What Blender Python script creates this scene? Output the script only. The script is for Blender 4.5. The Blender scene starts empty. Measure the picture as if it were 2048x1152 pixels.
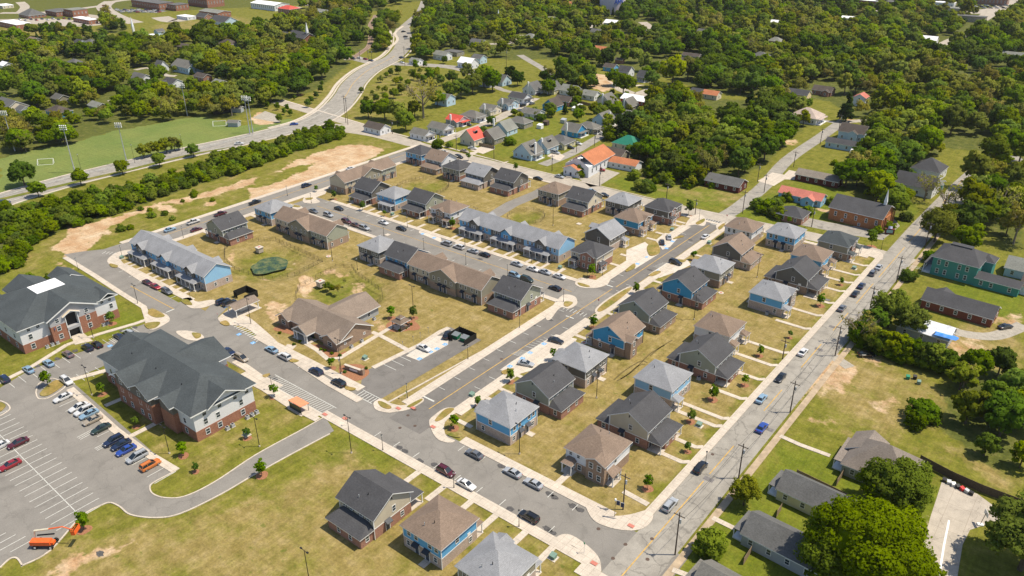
import bpy, math, random
import numpy as np
from mathutils import Vector, Matrix
random.seed(7); RN=np.random.default_rng(11)
SC=bpy.context.scene; COL=SC.collection
R=math.radians
# ---------------------------------------------------------------- camera model (metres; ground z=0; x across, y along the street grid)
F=1585.8; PITCH=R(26.81); ROLL=R(-0.51); AZ=R(38.68); CH=120.0
ca,sa=math.cos(AZ),math.sin(AZ)
def c2w(a,b,z): return Vector((a*ca-b*sa,a*sa+b*ca,z))
cp,sp=math.cos(PITCH),math.sin(PITCH)
_r=c2w(1,0,0); _f=c2w(0,cp,-sp); _u=c2w(0,sp,cp)
CR=_r*math.cos(ROLL)+_u*math.sin(ROLL); CU=-_r*math.sin(ROLL)+_u*math.cos(ROLL); CF=_f
def at(x,y,z=0.0):
    "ground point (world x,y) that a surveyed photo point stands on"
    d=CR*(x-1024)+CU*(576-y)+CF*F; t=(z-CH)/d.z
    return (d.x*t,d.y*t)
cam=bpy.data.cameras.new('camera'); co=bpy.data.objects.new('camera',cam); COL.objects.link(co)
m=Matrix((CR,CU,-CF)).transposed().to_4x4(); m.translation=(0,0,CH); co.matrix_world=m
cam.sensor_width=36; cam.lens=F/2048*36; cam.clip_end=20000; cam.clip_start=1; SC.camera=co
# ---------------------------------------------------------------- object helpers
def tag(o,label=None,cat=None,group=None,kind=None):
    if label:o['label']=label
    if cat:o['category']=cat
    if group:o['group']=group
    if kind:o['kind']=kind
    return o
def empty(name,loc,rz=0,label=None,cat=None,group=None):
    o=bpy.data.objects.new(name,None); COL.objects.link(o); o.empty_display_size=.5
    o.location=loc; o.rotation_euler=(0,0,rz)
    return tag(o,label,cat,group)
def link(name,me,parent=None,loc=None,rz=None,mat=None):
    o=bpy.data.objects.new(name,me); COL.objects.link(o)
    if parent is not None:o.parent=parent
    if loc is not None:o.location=loc
    if rz is not None:o.rotation_euler=(0,0,rz)
    if mat is not None:
        o.material_slots[0].link='OBJECT'; o.material_slots[0].material=mat
    return o
class MB:
    def __init__(s): s.v=[];s.f=[];s.m=[];s.mats=[]
    def mi(s,mat):
        if mat not in s.mats:s.mats.append(mat)
        return s.mats.index(mat)
    def add(s,vs,fs,mat):
        b=len(s.v); s.v+=[tuple(q) for q in vs]; k=s.mi(mat)
        for f in fs: s.f.append([b+i for i in f]); s.m.append(k)
        return s
    def box(s,x0,x1,y0,y1,z0,z1,mat,bottom=False):
        v=[(x0,y0,z0),(x1,y0,z0),(x1,y1,z0),(x0,y1,z0),(x0,y0,z1),(x1,y0,z1),(x1,y1,z1),(x0,y1,z1)]
        f=[(0,1,5,4),(1,2,6,5),(2,3,7,6),(3,0,4,7),(4,5,6,7),(3,2,1,0)]
        return s.add(v,f,mat)
    def prism(s,pts,z0,z1,mat):
        n=len(pts); a=sum(pts[i][0]*pts[(i+1)%n][1]-pts[(i+1)%n][0]*pts[i][1] for i in range(n))
        if a<0: pts=pts[::-1]
        v=[(p[0],p[1],z0) for p in pts]+[(p[0],p[1],z1) for p in pts]
        f=[tuple(range(n,2*n))]+[(i,(i+1)%n,n+(i+1)%n,n+i) for i in range(n)]
        return s.add(v,f,mat)
    def sheet(s,pts,z,mat):
        n=len(pts); a=sum(pts[i][0]*pts[(i+1)%n][1]-pts[(i+1)%n][0]*pts[i][1] for i in range(n))
        if a<0: pts=pts[::-1]
        return s.add([(p[0],p[1],z) for p in pts],[tuple(range(n))],mat)
    def tube(s,p,q,r0,r1,mat,n=6):
        p=Vector(p);q=Vector(q);d=(q-p).normalized()
        a=d.orthogonal().normalized();b=d.cross(a);v=[]
        for c,r in((p,r0),(q,r1)):
            for i in range(n):
                t=2*math.pi*i/n; v.append(c+a*math.cos(t)*r+b*math.sin(t)*r)
        f=[(i,(i+1)%n,n+(i+1)%n,n+i) for i in range(n)]+[tuple(range(n,2*n)),tuple(range(n))[::-1]]
        return s.add(v,f,mat)
    def strip(s,pts,w,z0,z1,mat,off=0.0):
        "ribbon of width w along pts, a slab from z0 to z1"
        L,Rr=[],[]; n=len(pts)
        for i in range(n):
            a=Vector(pts[max(i-1,0)][:2]);b=Vector(pts[min(i+1,n-1)][:2]); d=(b-a)
            if d.length<1e-6:continue
            d.normalize(); nn=Vector((-d.y,d.x)); c=Vector(pts[i][:2])+nn*off
            ww=w[i] if isinstance(w,(list,tuple)) else w
            L.append(c+nn*ww/2);Rr.append(c-nn*ww/2)
        k=len(L); v=[(q.x,q.y,z1) for q in L]+[(q.x,q.y,z1) for q in Rr]
        f=[(i,k+i,k+i+1,i+1) for i in range(k-1)]
        if z1-z0>.03:
            v+=[(q.x,q.y,z0) for q in L]+[(q.x,q.y,z0) for q in Rr]
            f+=[(2*k+i,i,i+1,2*k+i+1) for i in range(k-1)]+[(k+i,3*k+i,3*k+i+1,k+i+1) for i in range(k-1)]
            f+=[(0,2*k,3*k,k),(k-1,2*k-1,4*k-1,3*k-1)]
        return s.add(v,f,mat)
    def mesh(s,name,smooth=False):
        me=bpy.data.meshes.new(name); me.from_pydata(s.v,[],s.f); me.update()
        for q in s.mats: me.materials.append(q)
        me.polygons.foreach_set('material_index',s.m)
        if smooth: me.polygons.foreach_set('use_smooth',[True]*len(me.polygons))
        return me
    def build(s,name,parent=None,smooth=False,loc=None):
        return link(name,s.mesh(name,smooth),parent,loc)
def curve(pts,n=6,closed=False):
    "Catmull-Rom through pts"
    P=[Vector(p[:2]) for p in pts]; out=[]; N=len(P); rng=range(N) if closed else range(N-1)
    g=(lambda i:P[i%N]) if closed else (lambda i:P[min(max(i,0),N-1)])
    for i in rng:
        a,b,c,d=g(i-1),g(i),g(i+1),g(i+2)
        for k in range(n):
            t=k/n; out.append(.5*((2*b)+(c-a)*t+(2*a-5*b+4*c-d)*t*t+(-a+3*b-3*c+d)*t**3))
    if not closed: out.append(P[-1])
    return [tuple(p) for p in out]
def px(*pts): return [at(*p) for p in pts]
# ---------------------------------------------------------------- materials
MATS={}
def nodes(name):
    m=bpy.data.materials.new(name); m.use_nodes=True; nt=m.node_tree
    return m,nt,nt.nodes['Principled BSDF']
def N(nt,t,**k):
    n=nt.nodes.new(t)
    for a,b in k.items():
        if a=='i':
            for c,d in b.items(): n.inputs[c].default_value=d
        else: setattr(n,a,b)
    return n
def rgb(c): return (c[0],c[1],c[2],1)
def ramp(nt,src,stops):
    r=N(nt,'ShaderNodeValToRGB'); e=r.color_ramp.elements
    while len(e)<len(stops): e.new(.5)
    for q,(p,c) in zip(e,stops): q.position=p; q.color=rgb(c) if isinstance(c,(tuple,list)) else (c,c,c,1)
    nt.links.new(src,r.inputs[0]); return r.outputs[0]
def mix(nt,fac,a,b,mode='MIX'):
    n=N(nt,'ShaderNodeMix',data_type='RGBA',blend_type=mode)
    for v,i in((fac,0),(a,6),(b,7)):
        if hasattr(v,'links') or hasattr(v,'is_linked'): nt.links.new(v,n.inputs[i])
        elif isinstance(v,(int,float)): n.inputs[i].default_value=v
        else: n.inputs[i].default_value=rgb(v)
    return n.outputs[2]
def noise(nt,scale,detail=4,rough=.6,vec=None,dim='3D'):
    n=N(nt,'ShaderNodeTexNoise'); n.inputs['Scale'].default_value=scale; n.inputs['Detail'].default_value=detail; n.inputs['Roughness'].default_value=rough
    if vec is not None: nt.links.new(vec,n.inputs['Vector'])
    return n.outputs[0]
def pos(nt): return N(nt,'ShaderNodeNewGeometry').outputs['Position']
def objc(nt): return N(nt,'ShaderNodeTexCoord').outputs['Object']
def plain(name,c,rough=.7,metal=0,var=.12,scale=1.5,spec=.3):
    if name in MATS:return MATS[name]
    m,nt,b=nodes(name)
    v=noise(nt,scale,3,.6,pos(nt))
    f=ramp(nt,v,[(.25,tuple(x*(1-var) for x in c)),(.75,tuple(min(x*(1+var),1) for x in c))])
    nt.links.new(f,b.inputs['Base Color']); b.inputs['Roughness'].default_value=rough; b.inputs['Metallic'].default_value=metal
    b.inputs['Specular IOR Level'].default_value=spec
    MATS[name]=m; return m
def shingle(name,c,var=.22):
    if name in MATS:return MATS[name]
    m,nt,b=nodes(name); p=objc(nt)
    mp=N(nt,'ShaderNodeMapping'); mp.inputs['Scale'].default_value=(2.4,2.4,5.5); nt.links.new(p,mp.inputs[0])
    n1=noise(nt,1.0,3,.7,mp.outputs[0]); n2=noise(nt,.25,3,.5,p); n3=noise(nt,7,2,.7,p)
    a=ramp(nt,n1,[(.3,tuple(x*(1-var) for x in c)),(.7,tuple(x*(1+var) for x in c))])
    a=mix(nt,.5,a,ramp(nt,n2,[(.3,.38),(.7,.62)]),'OVERLAY'); a=mix(nt,.35,a,ramp(nt,n3,[(.3,.3),(.7,.7)]),'OVERLAY')
    w=N(nt,'ShaderNodeTexWave',wave_type='BANDS',bands_direction='Z'); w.inputs['Scale'].default_value=2.2; w.inputs['Distortion'].default_value=.6; nt.links.new(p,w.inputs[0])
    a=mix(nt,.10,a,w.outputs[0],'MULTIPLY')
    nt.links.new(a,b.inputs['Base Color']); b.inputs['Roughness'].default_value=.9; b.inputs['Specular IOR Level'].default_value=.25
    MATS[name]=m; return m
def brick(name,c,mortar=None):
    if name in MATS:return MATS[name]
    m,nt,b=nodes(name); p=objc(nt)
    n0=noise(nt,6,2,.8,p); n1=noise(nt,.7,4,.6,p)
    a=ramp(nt,n0,[(.3,tuple(x*.62 for x in c)),(.52,c),(.75,tuple(min(x*1.5,1) for x in c))])
    w=N(nt,'ShaderNodeTexWave',wave_type='BANDS',bands_direction='Z'); w.inputs['Scale'].default_value=3.2; nt.links.new(p,w.inputs[0])
    a=mix(nt,.22,a,w.outputs[0],'MULTIPLY'); a=mix(nt,.3,a,ramp(nt,n1,[(.3,.35),(.7,.65)]),'OVERLAY')
    nt.links.new(a,b.inputs['Base Color']); b.inputs['Roughness'].default_value=.9; b.inputs['Specular IOR Level'].default_value=.2
    MATS[name]=m; return m
def siding(name,c):
    if name in MATS:return MATS[name]
    m,nt,b=nodes(name); p=objc(nt)
    w=N(nt,'ShaderNodeTexWave',wave_type='BANDS',bands_direction='Z',wave_profile='SAW'); w.inputs['Scale'].default_value=1.6; nt.links.new(p,w.inputs[0])
    a=ramp(nt,w.outputs[0],[(0,tuple(x*.86 for x in c)),(.25,c),(1,tuple(min(1,x*1.04) for x in c))])
    a=mix(nt,.25,a,ramp(nt,noise(nt,.5,5,.6,p),[(.3,.4),(.7,.6)]),'OVERLAY')
    nt.links.new(a,b.inputs['Base Color']); b.inputs['Roughness'].default_value=.75; b.inputs['Specular IOR Level'].default_value=.25
    bu=N(nt,'ShaderNodeBump'); bu.inputs['Strength'].default_value=.3; bu.inputs['Distance'].default_value=.03; nt.links.new(w.outputs[0],bu.inputs['Height']); nt.links.new(bu.outputs[0],b.inputs['Normal'])
    MATS[name]=m; return m
def paved(name,c,stain=.3,s=.35,joints=0,cracks=0):
    m,nt,b=nodes(name); p=pos(nt)
    a=ramp(nt,noise(nt,s,6,.65,p),[(.3,tuple(x*(1-stain) for x in c)),(.5,c),(.72,tuple(min(1,x*(1+stain*.6)) for x in c))])
    a=mix(nt,.35,a,ramp(nt,noise(nt,5,3,.8,p),[(.3,.3),(.7,.7)]),'OVERLAY')
    # long faint patches and worn streaks
    mp=N(nt,'ShaderNodeMapping'); mp.inputs['Scale'].default_value=(.16,.02,1); nt.links.new(p,mp.inputs[0])
    a=mix(nt,.25,a,ramp(nt,noise(nt,1,4,.6,mp.outputs[0]),[(.35,.35),(.65,.62)]),'OVERLAY')
    if cracks:
        wn=N(nt,'ShaderNodeTexNoise'); wn.inputs['Scale'].default_value=.5; wn.inputs['Detail'].default_value=3; nt.links.new(p,wn.inputs['Vector'])
        vm=N(nt,'ShaderNodeVectorMath',operation='MULTIPLY_ADD'); nt.links.new(wn.outputs['Color'],vm.inputs[0]); vm.inputs[1].default_value=(3.5,3.5,0); nt.links.new(p,vm.inputs[2])
        vo=N(nt,'ShaderNodeTexVoronoi',feature='DISTANCE_TO_EDGE'); vo.inputs['Scale'].default_value=.11; nt.links.new(vm.outputs[0],vo.inputs['Vector'])
        a=mix(nt,cracks,a,ramp(nt,vo.outputs['Distance'],[(.004,.35),(.016,1.0)]),'MULTIPLY')
    if joints:
        br=N(nt,'ShaderNodeTexBrick',offset=0.0); nt.links.new(p,br.inputs['Vector'])
        for k,v in(('Scale',1.0),('Mortar Size',.035),('Brick Width',joints),('Row Height',joints),('Mortar Smooth',.3)): br.inputs[k].default_value=v
        br.inputs['Color1'].default_value=(1,1,1,1);br.inputs['Color2'].default_value=(.93,.93,.93,1);br.inputs['Mortar'].default_value=(.55,.52,.48,1)
        a=mix(nt,.8,a,br.outputs[0],'MULTIPLY')
    nt.links.new(a,b.inputs['Base Color']); b.inputs['Roughness'].default_value=.92; b.inputs['Specular IOR Level'].default_value=.2
    MATS[name]=m; return m
def leafmat(name,c,hv=.05,vv=.34):
    if name in MATS:return MATS[name]
    m,nt,b=nodes(name)
    oi=N(nt,'ShaderNodeObjectInfo').outputs['Random']
    p=objc(nt)
    a=ramp(nt,noise(nt,.35,3,.6,p),[(.3,tuple(x*.7 for x in c)),(.5,c),(.7,(c[0]*1.4,c[1]*1.3,c[2]*1.1))])
    hs=N(nt,'ShaderNodeHueSaturation')
    def rng(lo,hi,mul):
        w=N(nt,'ShaderNodeMath',operation='MULTIPLY'); nt.links.new(oi,w.inputs[0]); w.inputs[1].default_value=mul
        fr=N(nt,'ShaderNodeMath',operation='FRACT'); nt.links.new(w.outputs[0],fr.inputs[0])
        mr=N(nt,'ShaderNodeMapRange'); nt.links.new(fr.outputs[0],mr.inputs[0]); mr.inputs[3].default_value=lo; mr.inputs[4].default_value=hi
        return mr.outputs[0]
    nt.links.new(rng(.5-hv*.12,.5+hv*.5,1),hs.inputs['Hue']); nt.links.new(rng(1-vv,1+vv,17.3),hs.inputs['Value']); nt.links.new(rng(.92,1.15,7.7),hs.inputs['Saturation'])
    nt.links.new(a,hs.inputs['Color'])
    nt.links.new(hs.outputs[0],b.inputs['Base Color']); b.inputs['Roughness'].default_value=.9; b.inputs['Specular IOR Level'].default_value=.03
    tr=N(nt,'ShaderNodeBsdfTranslucent'); nt.links.new(hs.outputs[0],tr.inputs['Color']); ms=N(nt,'ShaderNodeMixShader'); ms.inputs[0].default_value=.42
    nt.links.new(b.outputs[0],ms.inputs[1]); nt.links.new(tr.outputs[0],ms.inputs[2]); nt.links.new(ms.outputs[0],nt.nodes['Material Output'].inputs[0])
    MATS[name]=m; return m
WHITE=plain('white_trim',(.72,.72,.70),.5,var=.04)
DKTRIM=plain('dark_trim',(.03,.035,.045),.5)
GLASS,_nt,_b=nodes('window_glass'); _b.inputs['Base Color'].default_value=(.035,.05,.06,1); _b.inputs['Roughness'].default_value=.12; _b.inputs['Specular IOR Level'].default_value=.6
DOORM=plain('door_paint',(.05,.06,.08),.5)
BLACKM=plain('black_metal',(.012,.012,.014),.5,spec=.4)
WOODP=plain('weathered_pole_wood',(.085,.06,.045),.9)
GALV=plain('galvanised_steel',(.42,.44,.46),.5,metal=.3)
CONC=paved('concrete',(.50,.44,.365),.16,.6,joints=1.6)
CONCW=paved('bright_concrete',(.52,.47,.40),.12,.6,joints=3.2)
ASPH=paved('asphalt_new',(.158,.148,.136),.18,.25,cracks=.2)
ASPHL=paved('asphalt_lot',(.205,.192,.172),.14,.2,cracks=.2)
ASPHO=paved('asphalt_old',(.275,.256,.222),.24,.3,cracks=.45)
ASPHP=paved('asphalt_pale',(.36,.32,.265),.18,.3,cracks=.3)
GRAVEL=paved('gravel',(.33,.30,.25),.3,.8)
RAILB=paved('rail_ballast',(.26,.19,.14),.3,.8)
PWHITE=plain('road_paint_white',(.50,.50,.46),.8,var=.3,scale=3)
PYEL=plain('road_paint_yellow',(.46,.29,.08),.8,var=.3,scale=.8)
PBLUE=plain('road_paint_blue',(.12,.33,.62),.8,var=.2,scale=3)
REDBR=plain('tactile_paving',(.45,.16,.12),.8)
MULCH=plain('mulch',(.27,.125,.065),.95,var=.35,scale=3)
GRASSI=None
# ---------------------------------------------------------------- ground
def inside(X,Y,poly):
    r=np.zeros(X.shape,bool); n=len(poly); j=n-1
    for i in range(n):
        xi,yi=poly[i];xj,yj=poly[j]
        if yi!=yj:
            c=((yi>Y)!=(yj>Y))&(X<(xj-xi)*(Y-yi)/(yj-yi)+xi); r^=c
        j=i
    return r
def soft(X,Y,poly,rad,n=7):
    a=np.zeros(X.shape)
    xs=[p[0] for p in poly];ys=[p[1] for p in poly]
    k=(X>min(xs)-rad*2)&(X<max(xs)+rad*2)&(Y>min(ys)-rad*2)&(Y<max(ys)+rad*2)
    if not k.any(): return a
    x=X[k];y=Y[k]; s=np.zeros(x.shape)
    for i in range(n):
        t=2.399*i; rr=rad*math.sqrt((i+.5)/n); s+=inside(x+rr*math.cos(t),y+rr*math.sin(t),poly)
    a[k]=s/n; return a
def rect(x0,x1,y0,y1): return [(x0,y0),(x1,y0),(x1,y1),(x0,y1)]
# zones: (channel, polygon, feather, strength)   channels: 0 dry straw lawn  1 bare sandy soil  2 woodland floor  3 mown sports turf   4 lush
Z=[]
def zone(ch,poly,rad=2,st=1.0): Z.append((ch,poly,rad,st))
# development lawns
zone(0,rect(-281,-113,113,281),3,.95); zone(0,rect(-113,-60,113,285),3,.76); zone(0,rect(-113,-97,113,285),2,.3)
zone(0,px((0,1152),(200,1040),(450,1000),(680,880),(830,940),(1180,1100),(1180,1300),(0,1300)),8,.62)
zone(0,px((200,760),(470,700),(650,800),(640,840),(400,960),(340,960)),5,.45)
zone(0,px((0,560),(120,520),(330,640),(240,690),(0,740)),5,.25)
zone(0,px((640,880),(830,950),(780,990),(660,930)),8,.5)
zone(0,px((1600,750),(1700,690),(1900,760),(1880,860),(1760,900),(1680,850)),8,.65)
zone(0,px((1830,860),(2048,1010),(2048,970),(1950,900)),4,.7)
zone(0,px((1800,690),(1900,650),(2048,640),(2048,740),(1900,740)),6,.8)
zone(0,px((1570,610),(1700,560),(1640,700),(1500,880),(1330,1040),(1290,1050)),3,.35)
zone(0,px((1100,560),(1100,600),(1060,600)),3,.4)
# far lawns partly dry
for q in (((470,230),(640,230),(720,130),(700,125),(600,190)),((660,250),(760,135),(890,140),(860,180),(760,240)),((1400,210),(1480,240),(1420,240)),
          ((640,300),(760,270),(820,290),(700,330)),((1060,170),(1160,150),(1150,190))): zone(0,px(*q),8,.4)
zone(0,px((0,420),(650,260),(660,290),(500,400),(120,520),(0,600)),8,.35)
# bare soil
for q,s in ((((592,560),(612,545),(640,556),(622,580),(600,588)),.8),(((640,538),(700,538),(690,548),(650,546)),.7),(((700,552),(728,560),(735,590),(715,590)),.75),(((455,505),(480,495),(470,520),(455,525)),.55),(((585,520),(600,512),(590,535),(575,545)),.6),(((500,548),(560,552),(540,558)),.5),(((1640,690),(1670,700),(1720,740),(1690,790),(1650,770),(1600,800),(1590,770)),.75),(((1730,800),(1790,790),(1830,810),(1760,830)),.55),(((1600,830),(1660,820),(1700,850),(1640,860)),.4),(((96,500),(140,512),(160,514),(190,486),(215,455),(260,435),(330,408),(330,400),(240,432),(180,445),(130,452),(140,470)),1.0),
 (((330,404),(420,382),(512,352),(520,364),(430,392),(340,412)),.9),
 (((515,360),(600,318),(650,300),(700,288),(760,294),(772,300),(690,345),(612,385),(560,398),(500,400),(520,380)),1.0),
 (((515,352),(640,322),(610,342),(540,372),(512,372)),-.9),
 (((310,405),(350,415),(360,424),(330,425)),.8),(((405,405),(440,400),(430,412),(400,415)),.8),(((190,458),(230,460),(215,468),(195,470)),.9),
 (((160,480),(200,488),(190,498),(165,496)),.4),(((120,515),(160,560),(150,565),(110,530)),.6),(((500,372),(540,380),(530,400),(500,395)),.8),
 (((520,222),(556,232),(556,246),(520,250),(495,240)),.9),
 (((1160,145),(1215,150),(1230,175),(1205,185),(1175,170)),1.0),(((1040,160),(1060,150),(1120,165),(1130,180)),.0),
 (((735,612),(690,640),(690,655),(740,650)),.0),
 (((1590,760),(1660,735),(1700,760),(1680,790),(1620,800)),.35),(((1700,690),(1750,700),(1790,715),(1760,735),(1700,715)),.5),
 (((1690,1030),(1720,1020),(1716,1060),(1690,1060)),.7),(((1820,1030),(1858,1030),(1850,1110),(1825,1110)),.7),(((1990,350),(2048,345),(2048,360),(1995,362)),.9),
 (((2010,1020),(2048,1010),(2048,1030),(2010,1035)),.9),(((1895,670),(1930,660),(1990,690),(1960,760),(1910,720)),.5),(((1990,630),(2048,620),(2048,650),(1990,655)),.6),
 (((60,1152),(180,1100),(285,1078),(290,1086),(200,1120),(130,1152)),.75),(((660,910),(720,905),(760,930),(700,950)),.3),(((330,1030),(440,1030),(400,1060),(300,1050)),.25),
 (((590,560),(620,552),(640,560),(620,585),(600,600)),.5),(((700,560),(720,566),(725,590),(705,580)),.5),(((596,596),(640,600),(680,606),(690,614),(640,612)),.6),
 (((540,600),(575,602),(590,640),(560,650),(530,630)),.7),(((745,640),(775,640),(770,668),(745,668)),.5),(((1630,415),(1680,418),(1665,428),(1640,425)),.8),
 (((1650,455),(1670,452),(1668,462)),.4),(((1690,360),(1640,350),(1650,372),(1680,378)),.6),(((1560,280),(1600,278),(1590,292),(1560,290)),.7),(((1660,250),(1690,240),(1740,236),(1740,243)),.9),
 (((1045,482),(1070,485),(1060,500)),.3),(((1250,355),(1290,352),(1280,362)),.0),(((1150,560),(1160,560),(1160,570)),.2),
 (((540,540),(560,530),(590,520),(575,545)),.4),(((440,480),(470,478),(480,540),(460,545)),.15),(((1260,100),(1290,90),(1290,110)),.5),(((400,50),(512,58),(505,66),(400,60)),.5)):
    if s: zone(1,px(*q),1.6,s)
# sports field
FIELD=px((0,318),(60,300),(130,290),(230,262),(300,250),(370,236),(400,233),(440,240),(490,252),(560,240),(590,236),(560,262),(440,298),(300,330),(180,362),(0,418))
zone(3,FIELD,1.5,1)
zone(3,px((430,238),(500,225),(520,248),(470,252)),2,-.9)
# woodland floors
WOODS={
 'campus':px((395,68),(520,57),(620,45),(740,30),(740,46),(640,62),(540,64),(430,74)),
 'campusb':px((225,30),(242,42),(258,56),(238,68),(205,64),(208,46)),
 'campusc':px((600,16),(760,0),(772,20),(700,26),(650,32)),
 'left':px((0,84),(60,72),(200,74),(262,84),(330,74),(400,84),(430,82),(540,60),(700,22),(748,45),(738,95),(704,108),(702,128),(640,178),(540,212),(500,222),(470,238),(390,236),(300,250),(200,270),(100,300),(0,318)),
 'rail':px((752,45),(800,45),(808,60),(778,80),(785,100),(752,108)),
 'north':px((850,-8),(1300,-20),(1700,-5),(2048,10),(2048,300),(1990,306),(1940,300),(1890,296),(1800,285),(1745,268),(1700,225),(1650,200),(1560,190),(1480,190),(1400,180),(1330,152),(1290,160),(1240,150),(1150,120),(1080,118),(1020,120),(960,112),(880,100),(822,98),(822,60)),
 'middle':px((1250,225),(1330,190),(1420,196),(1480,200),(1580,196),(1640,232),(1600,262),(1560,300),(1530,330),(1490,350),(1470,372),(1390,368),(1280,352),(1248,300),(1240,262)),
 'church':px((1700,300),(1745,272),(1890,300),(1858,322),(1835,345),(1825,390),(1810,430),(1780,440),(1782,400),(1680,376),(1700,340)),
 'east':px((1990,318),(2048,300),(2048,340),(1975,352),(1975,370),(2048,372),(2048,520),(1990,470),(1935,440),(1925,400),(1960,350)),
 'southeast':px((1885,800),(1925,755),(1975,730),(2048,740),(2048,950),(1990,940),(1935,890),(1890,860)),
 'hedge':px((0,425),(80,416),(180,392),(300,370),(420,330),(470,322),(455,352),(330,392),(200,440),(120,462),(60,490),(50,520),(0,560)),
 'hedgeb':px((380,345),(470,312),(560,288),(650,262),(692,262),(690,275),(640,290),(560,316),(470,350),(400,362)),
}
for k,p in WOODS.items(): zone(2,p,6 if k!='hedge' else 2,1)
for q in (((0,100),(0,40),(140,60),(230,60),(200,100)),((300,60),(420,60),(512,64),(512,40),(470,30),(300,50))): zone(0,px(*q),8,.5)
zone(0,px((1250,340),(1400,350),(1540,390),(1480,415),(1330,395)),4,.45)
zone(4,px((1280,350),(1400,360),(1500,380),(1440,420),(1290,390),(1190,360)),6,.9)
zone(4,px((1440,430),(1700,320),(1700,400),(1660,450),(1560,470)),5,.8)
zone(4,px((1350,1150),(1560,880),(1680,900),(1900,980),(1850,1300),(1350,1300)),4,.75)
zone(4,px((640,1000),(900,880),(700,850),(560,960)),5,.5)
zone(4,px((0,530),(120,540),(100,640),(0,660)),6,.5)
zone(4,px((240,600),(300,640),(270,660),(190,690),(190,650)),3,.7)
zone(4,px((860,270),(1100,230),(1250,240),(1190,290),(1080,330),(920,300)),6,.5)
zone(4,px((1900,540),(2048,560),(2048,640),(1880,620)),4,.9)
zone(4,px((1700,420),(1850,400),(1810,460),(1740,470)),3,.9)
zone(4,px((640,555),(700,545),(740,580),(700,620),(640,600)),4,.7)
zone(4,px((760,600),(740,625),(800,600)),3,.3)
zone(4,px((210,770),(300,850),(350,840),(300,760)),4,.4)
def ground():
    th=np.concatenate([np.arange(-180,-46,6.),np.arange(-46,46,.2),np.arange(46,181,6.)])
    r=np.concatenate([[0,20,50,75],np.geomspace(90,1300,400),[1600,2500,5000,12000]])
    T,Rr=np.meshgrid(np.radians(th),r); 
    A=Rr*np.sin(T);Bq=Rr*np.cos(T); X=A*ca-Bq*sa; Y=A*sa+Bq*ca
    nz=lambda s,o:np.sin(X*s+o)*np.cos(Y*s*1.3+o*2)+.5*np.sin(X*s*2.7+Y*s*1.9+o)
    wx=X+nz(.35,1.)*1.1; wy=Y+nz(.31,4.)*1.1
    ch=np.zeros((5,)+X.shape)
    for c,poly,rad,st in Z:
        s=soft(wx,wy,poly,rad)
        ch[c]=np.maximum(ch[c],s*st) if st>0 else ch[c]*(1-s*-st)
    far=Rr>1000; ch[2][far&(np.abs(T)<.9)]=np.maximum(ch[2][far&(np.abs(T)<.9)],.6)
    Zc=np.zeros(X.shape)
    # two fenced basins and the small ones sink below the lawns
    for cx,cy,rx,ry,d in BASINS:
        q=((X-cx)/rx)**2+((Y-cy)/ry)**2; Zc-=d*np.clip(1.25-q,0,1)**.8
        ch[0]*=(1-.55*np.clip(1.4-q,0,1)); ch[4]=np.maximum(ch[4],.5*np.clip(1.2-q,0,1))
    nr,nt_=X.shape
    co_=np.stack([X,Y,Zc],-1).reshape(-1,3)
    i=np.arange((nr-1)*nt_).reshape(nr-1,nt_)[:,:-1]; f=np.stack([i,i+1,i+1+nt_,i+nt_],-1).reshape(-1,4)
    me=bpy.data.meshes.new('ground'); me.vertices.add(len(co_)); me.vertices.foreach_set('co',co_.ravel())
    me.loops.add(f.size); me.loops.foreach_set('vertex_index',f[:,::-1].ravel().astype(np.int32)); me.polygons.add(len(f))
    me.polygons.foreach_set('loop_start',np.arange(0,f.size,4,dtype=np.int32)); me.update(); me.validate()
    me.polygons.foreach_set('use_smooth',np.ones(len(me.polygons),bool))
    for nm,cc in(('za',(0,1,2)),('zb',(3,4,4))):
        at_=me.attributes.new(nm,'FLOAT_COLOR','POINT'); d=np.ones((len(co_),4),np.float32)
        for k,c in enumerate(cc): d[:,k]=ch[c].ravel()
        at_.data.foreach_set('color',d.ravel())
    m,nt,b=nodes('ground_cover')
    p=pos(nt); 
    def sep(nm):
        a=N(nt,'ShaderNodeAttribute'); a.attribute_name=nm; s=N(nt,'ShaderNodeSeparateColor'); nt.links.new(a.outputs[0],s.inputs[0]); return s.outputs
    za=sep('za');zb=sep('zb')
    n_big=noise(nt,.05,5,.6,p); n_mid=noise(nt,.28,6,.65,p); n_fine=noise(nt,1.9,5,.75,p); n_fx=noise(nt,.12,4,.7,p)
    def mask(src,ns,gain=2.2,amp=.9,bias=.5):
        a=N(nt,'ShaderNodeMath',operation='MULTIPLY_ADD'); nt.links.new(ns,a.inputs[0]); a.inputs[1].default_value=amp*2; a.inputs[2].default_value=-amp
        c=N(nt,'ShaderNodeMath',operation='ADD'); nt.links.new(src,c.inputs[0]); nt.links.new(a.outputs[0],c.inputs[1])
        d=N(nt,'ShaderNodeMapRange',interpolation_type='SMOOTHSTEP'); nt.links.new(c.outputs[0],d.inputs[0]); d.inputs[1].default_value=bias-.5/gain; d.inputs[2].default_value=bias+.5/gain
        return d.outputs[0]
    base=ramp(nt,n_mid,[(.3,(.095,.100,.014)),(.5,(.145,.145,.020)),(.7,(.20,.175,.040))])
    lush=ramp(nt,n_mid,[(.3,(.090,.120,.010)),(.7,(.150,.165,.018))])
    dry=ramp(nt,n_mid,[(.3,(.180,.140,.040)),(.5,(.240,.185,.066)),(.7,(.31,.24,.11))])
    soil=ramp(nt,n_fx,[(.3,(.34,.20,.10)),(.5,(.43,.30,.18)),(.72,(.52,.42,.29))])
    wood=ramp(nt,n_mid,[(.3,(.055,.068,.014)),(.55,(.095,.105,.022)),(.75,(.17,.15,.055))])
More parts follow.
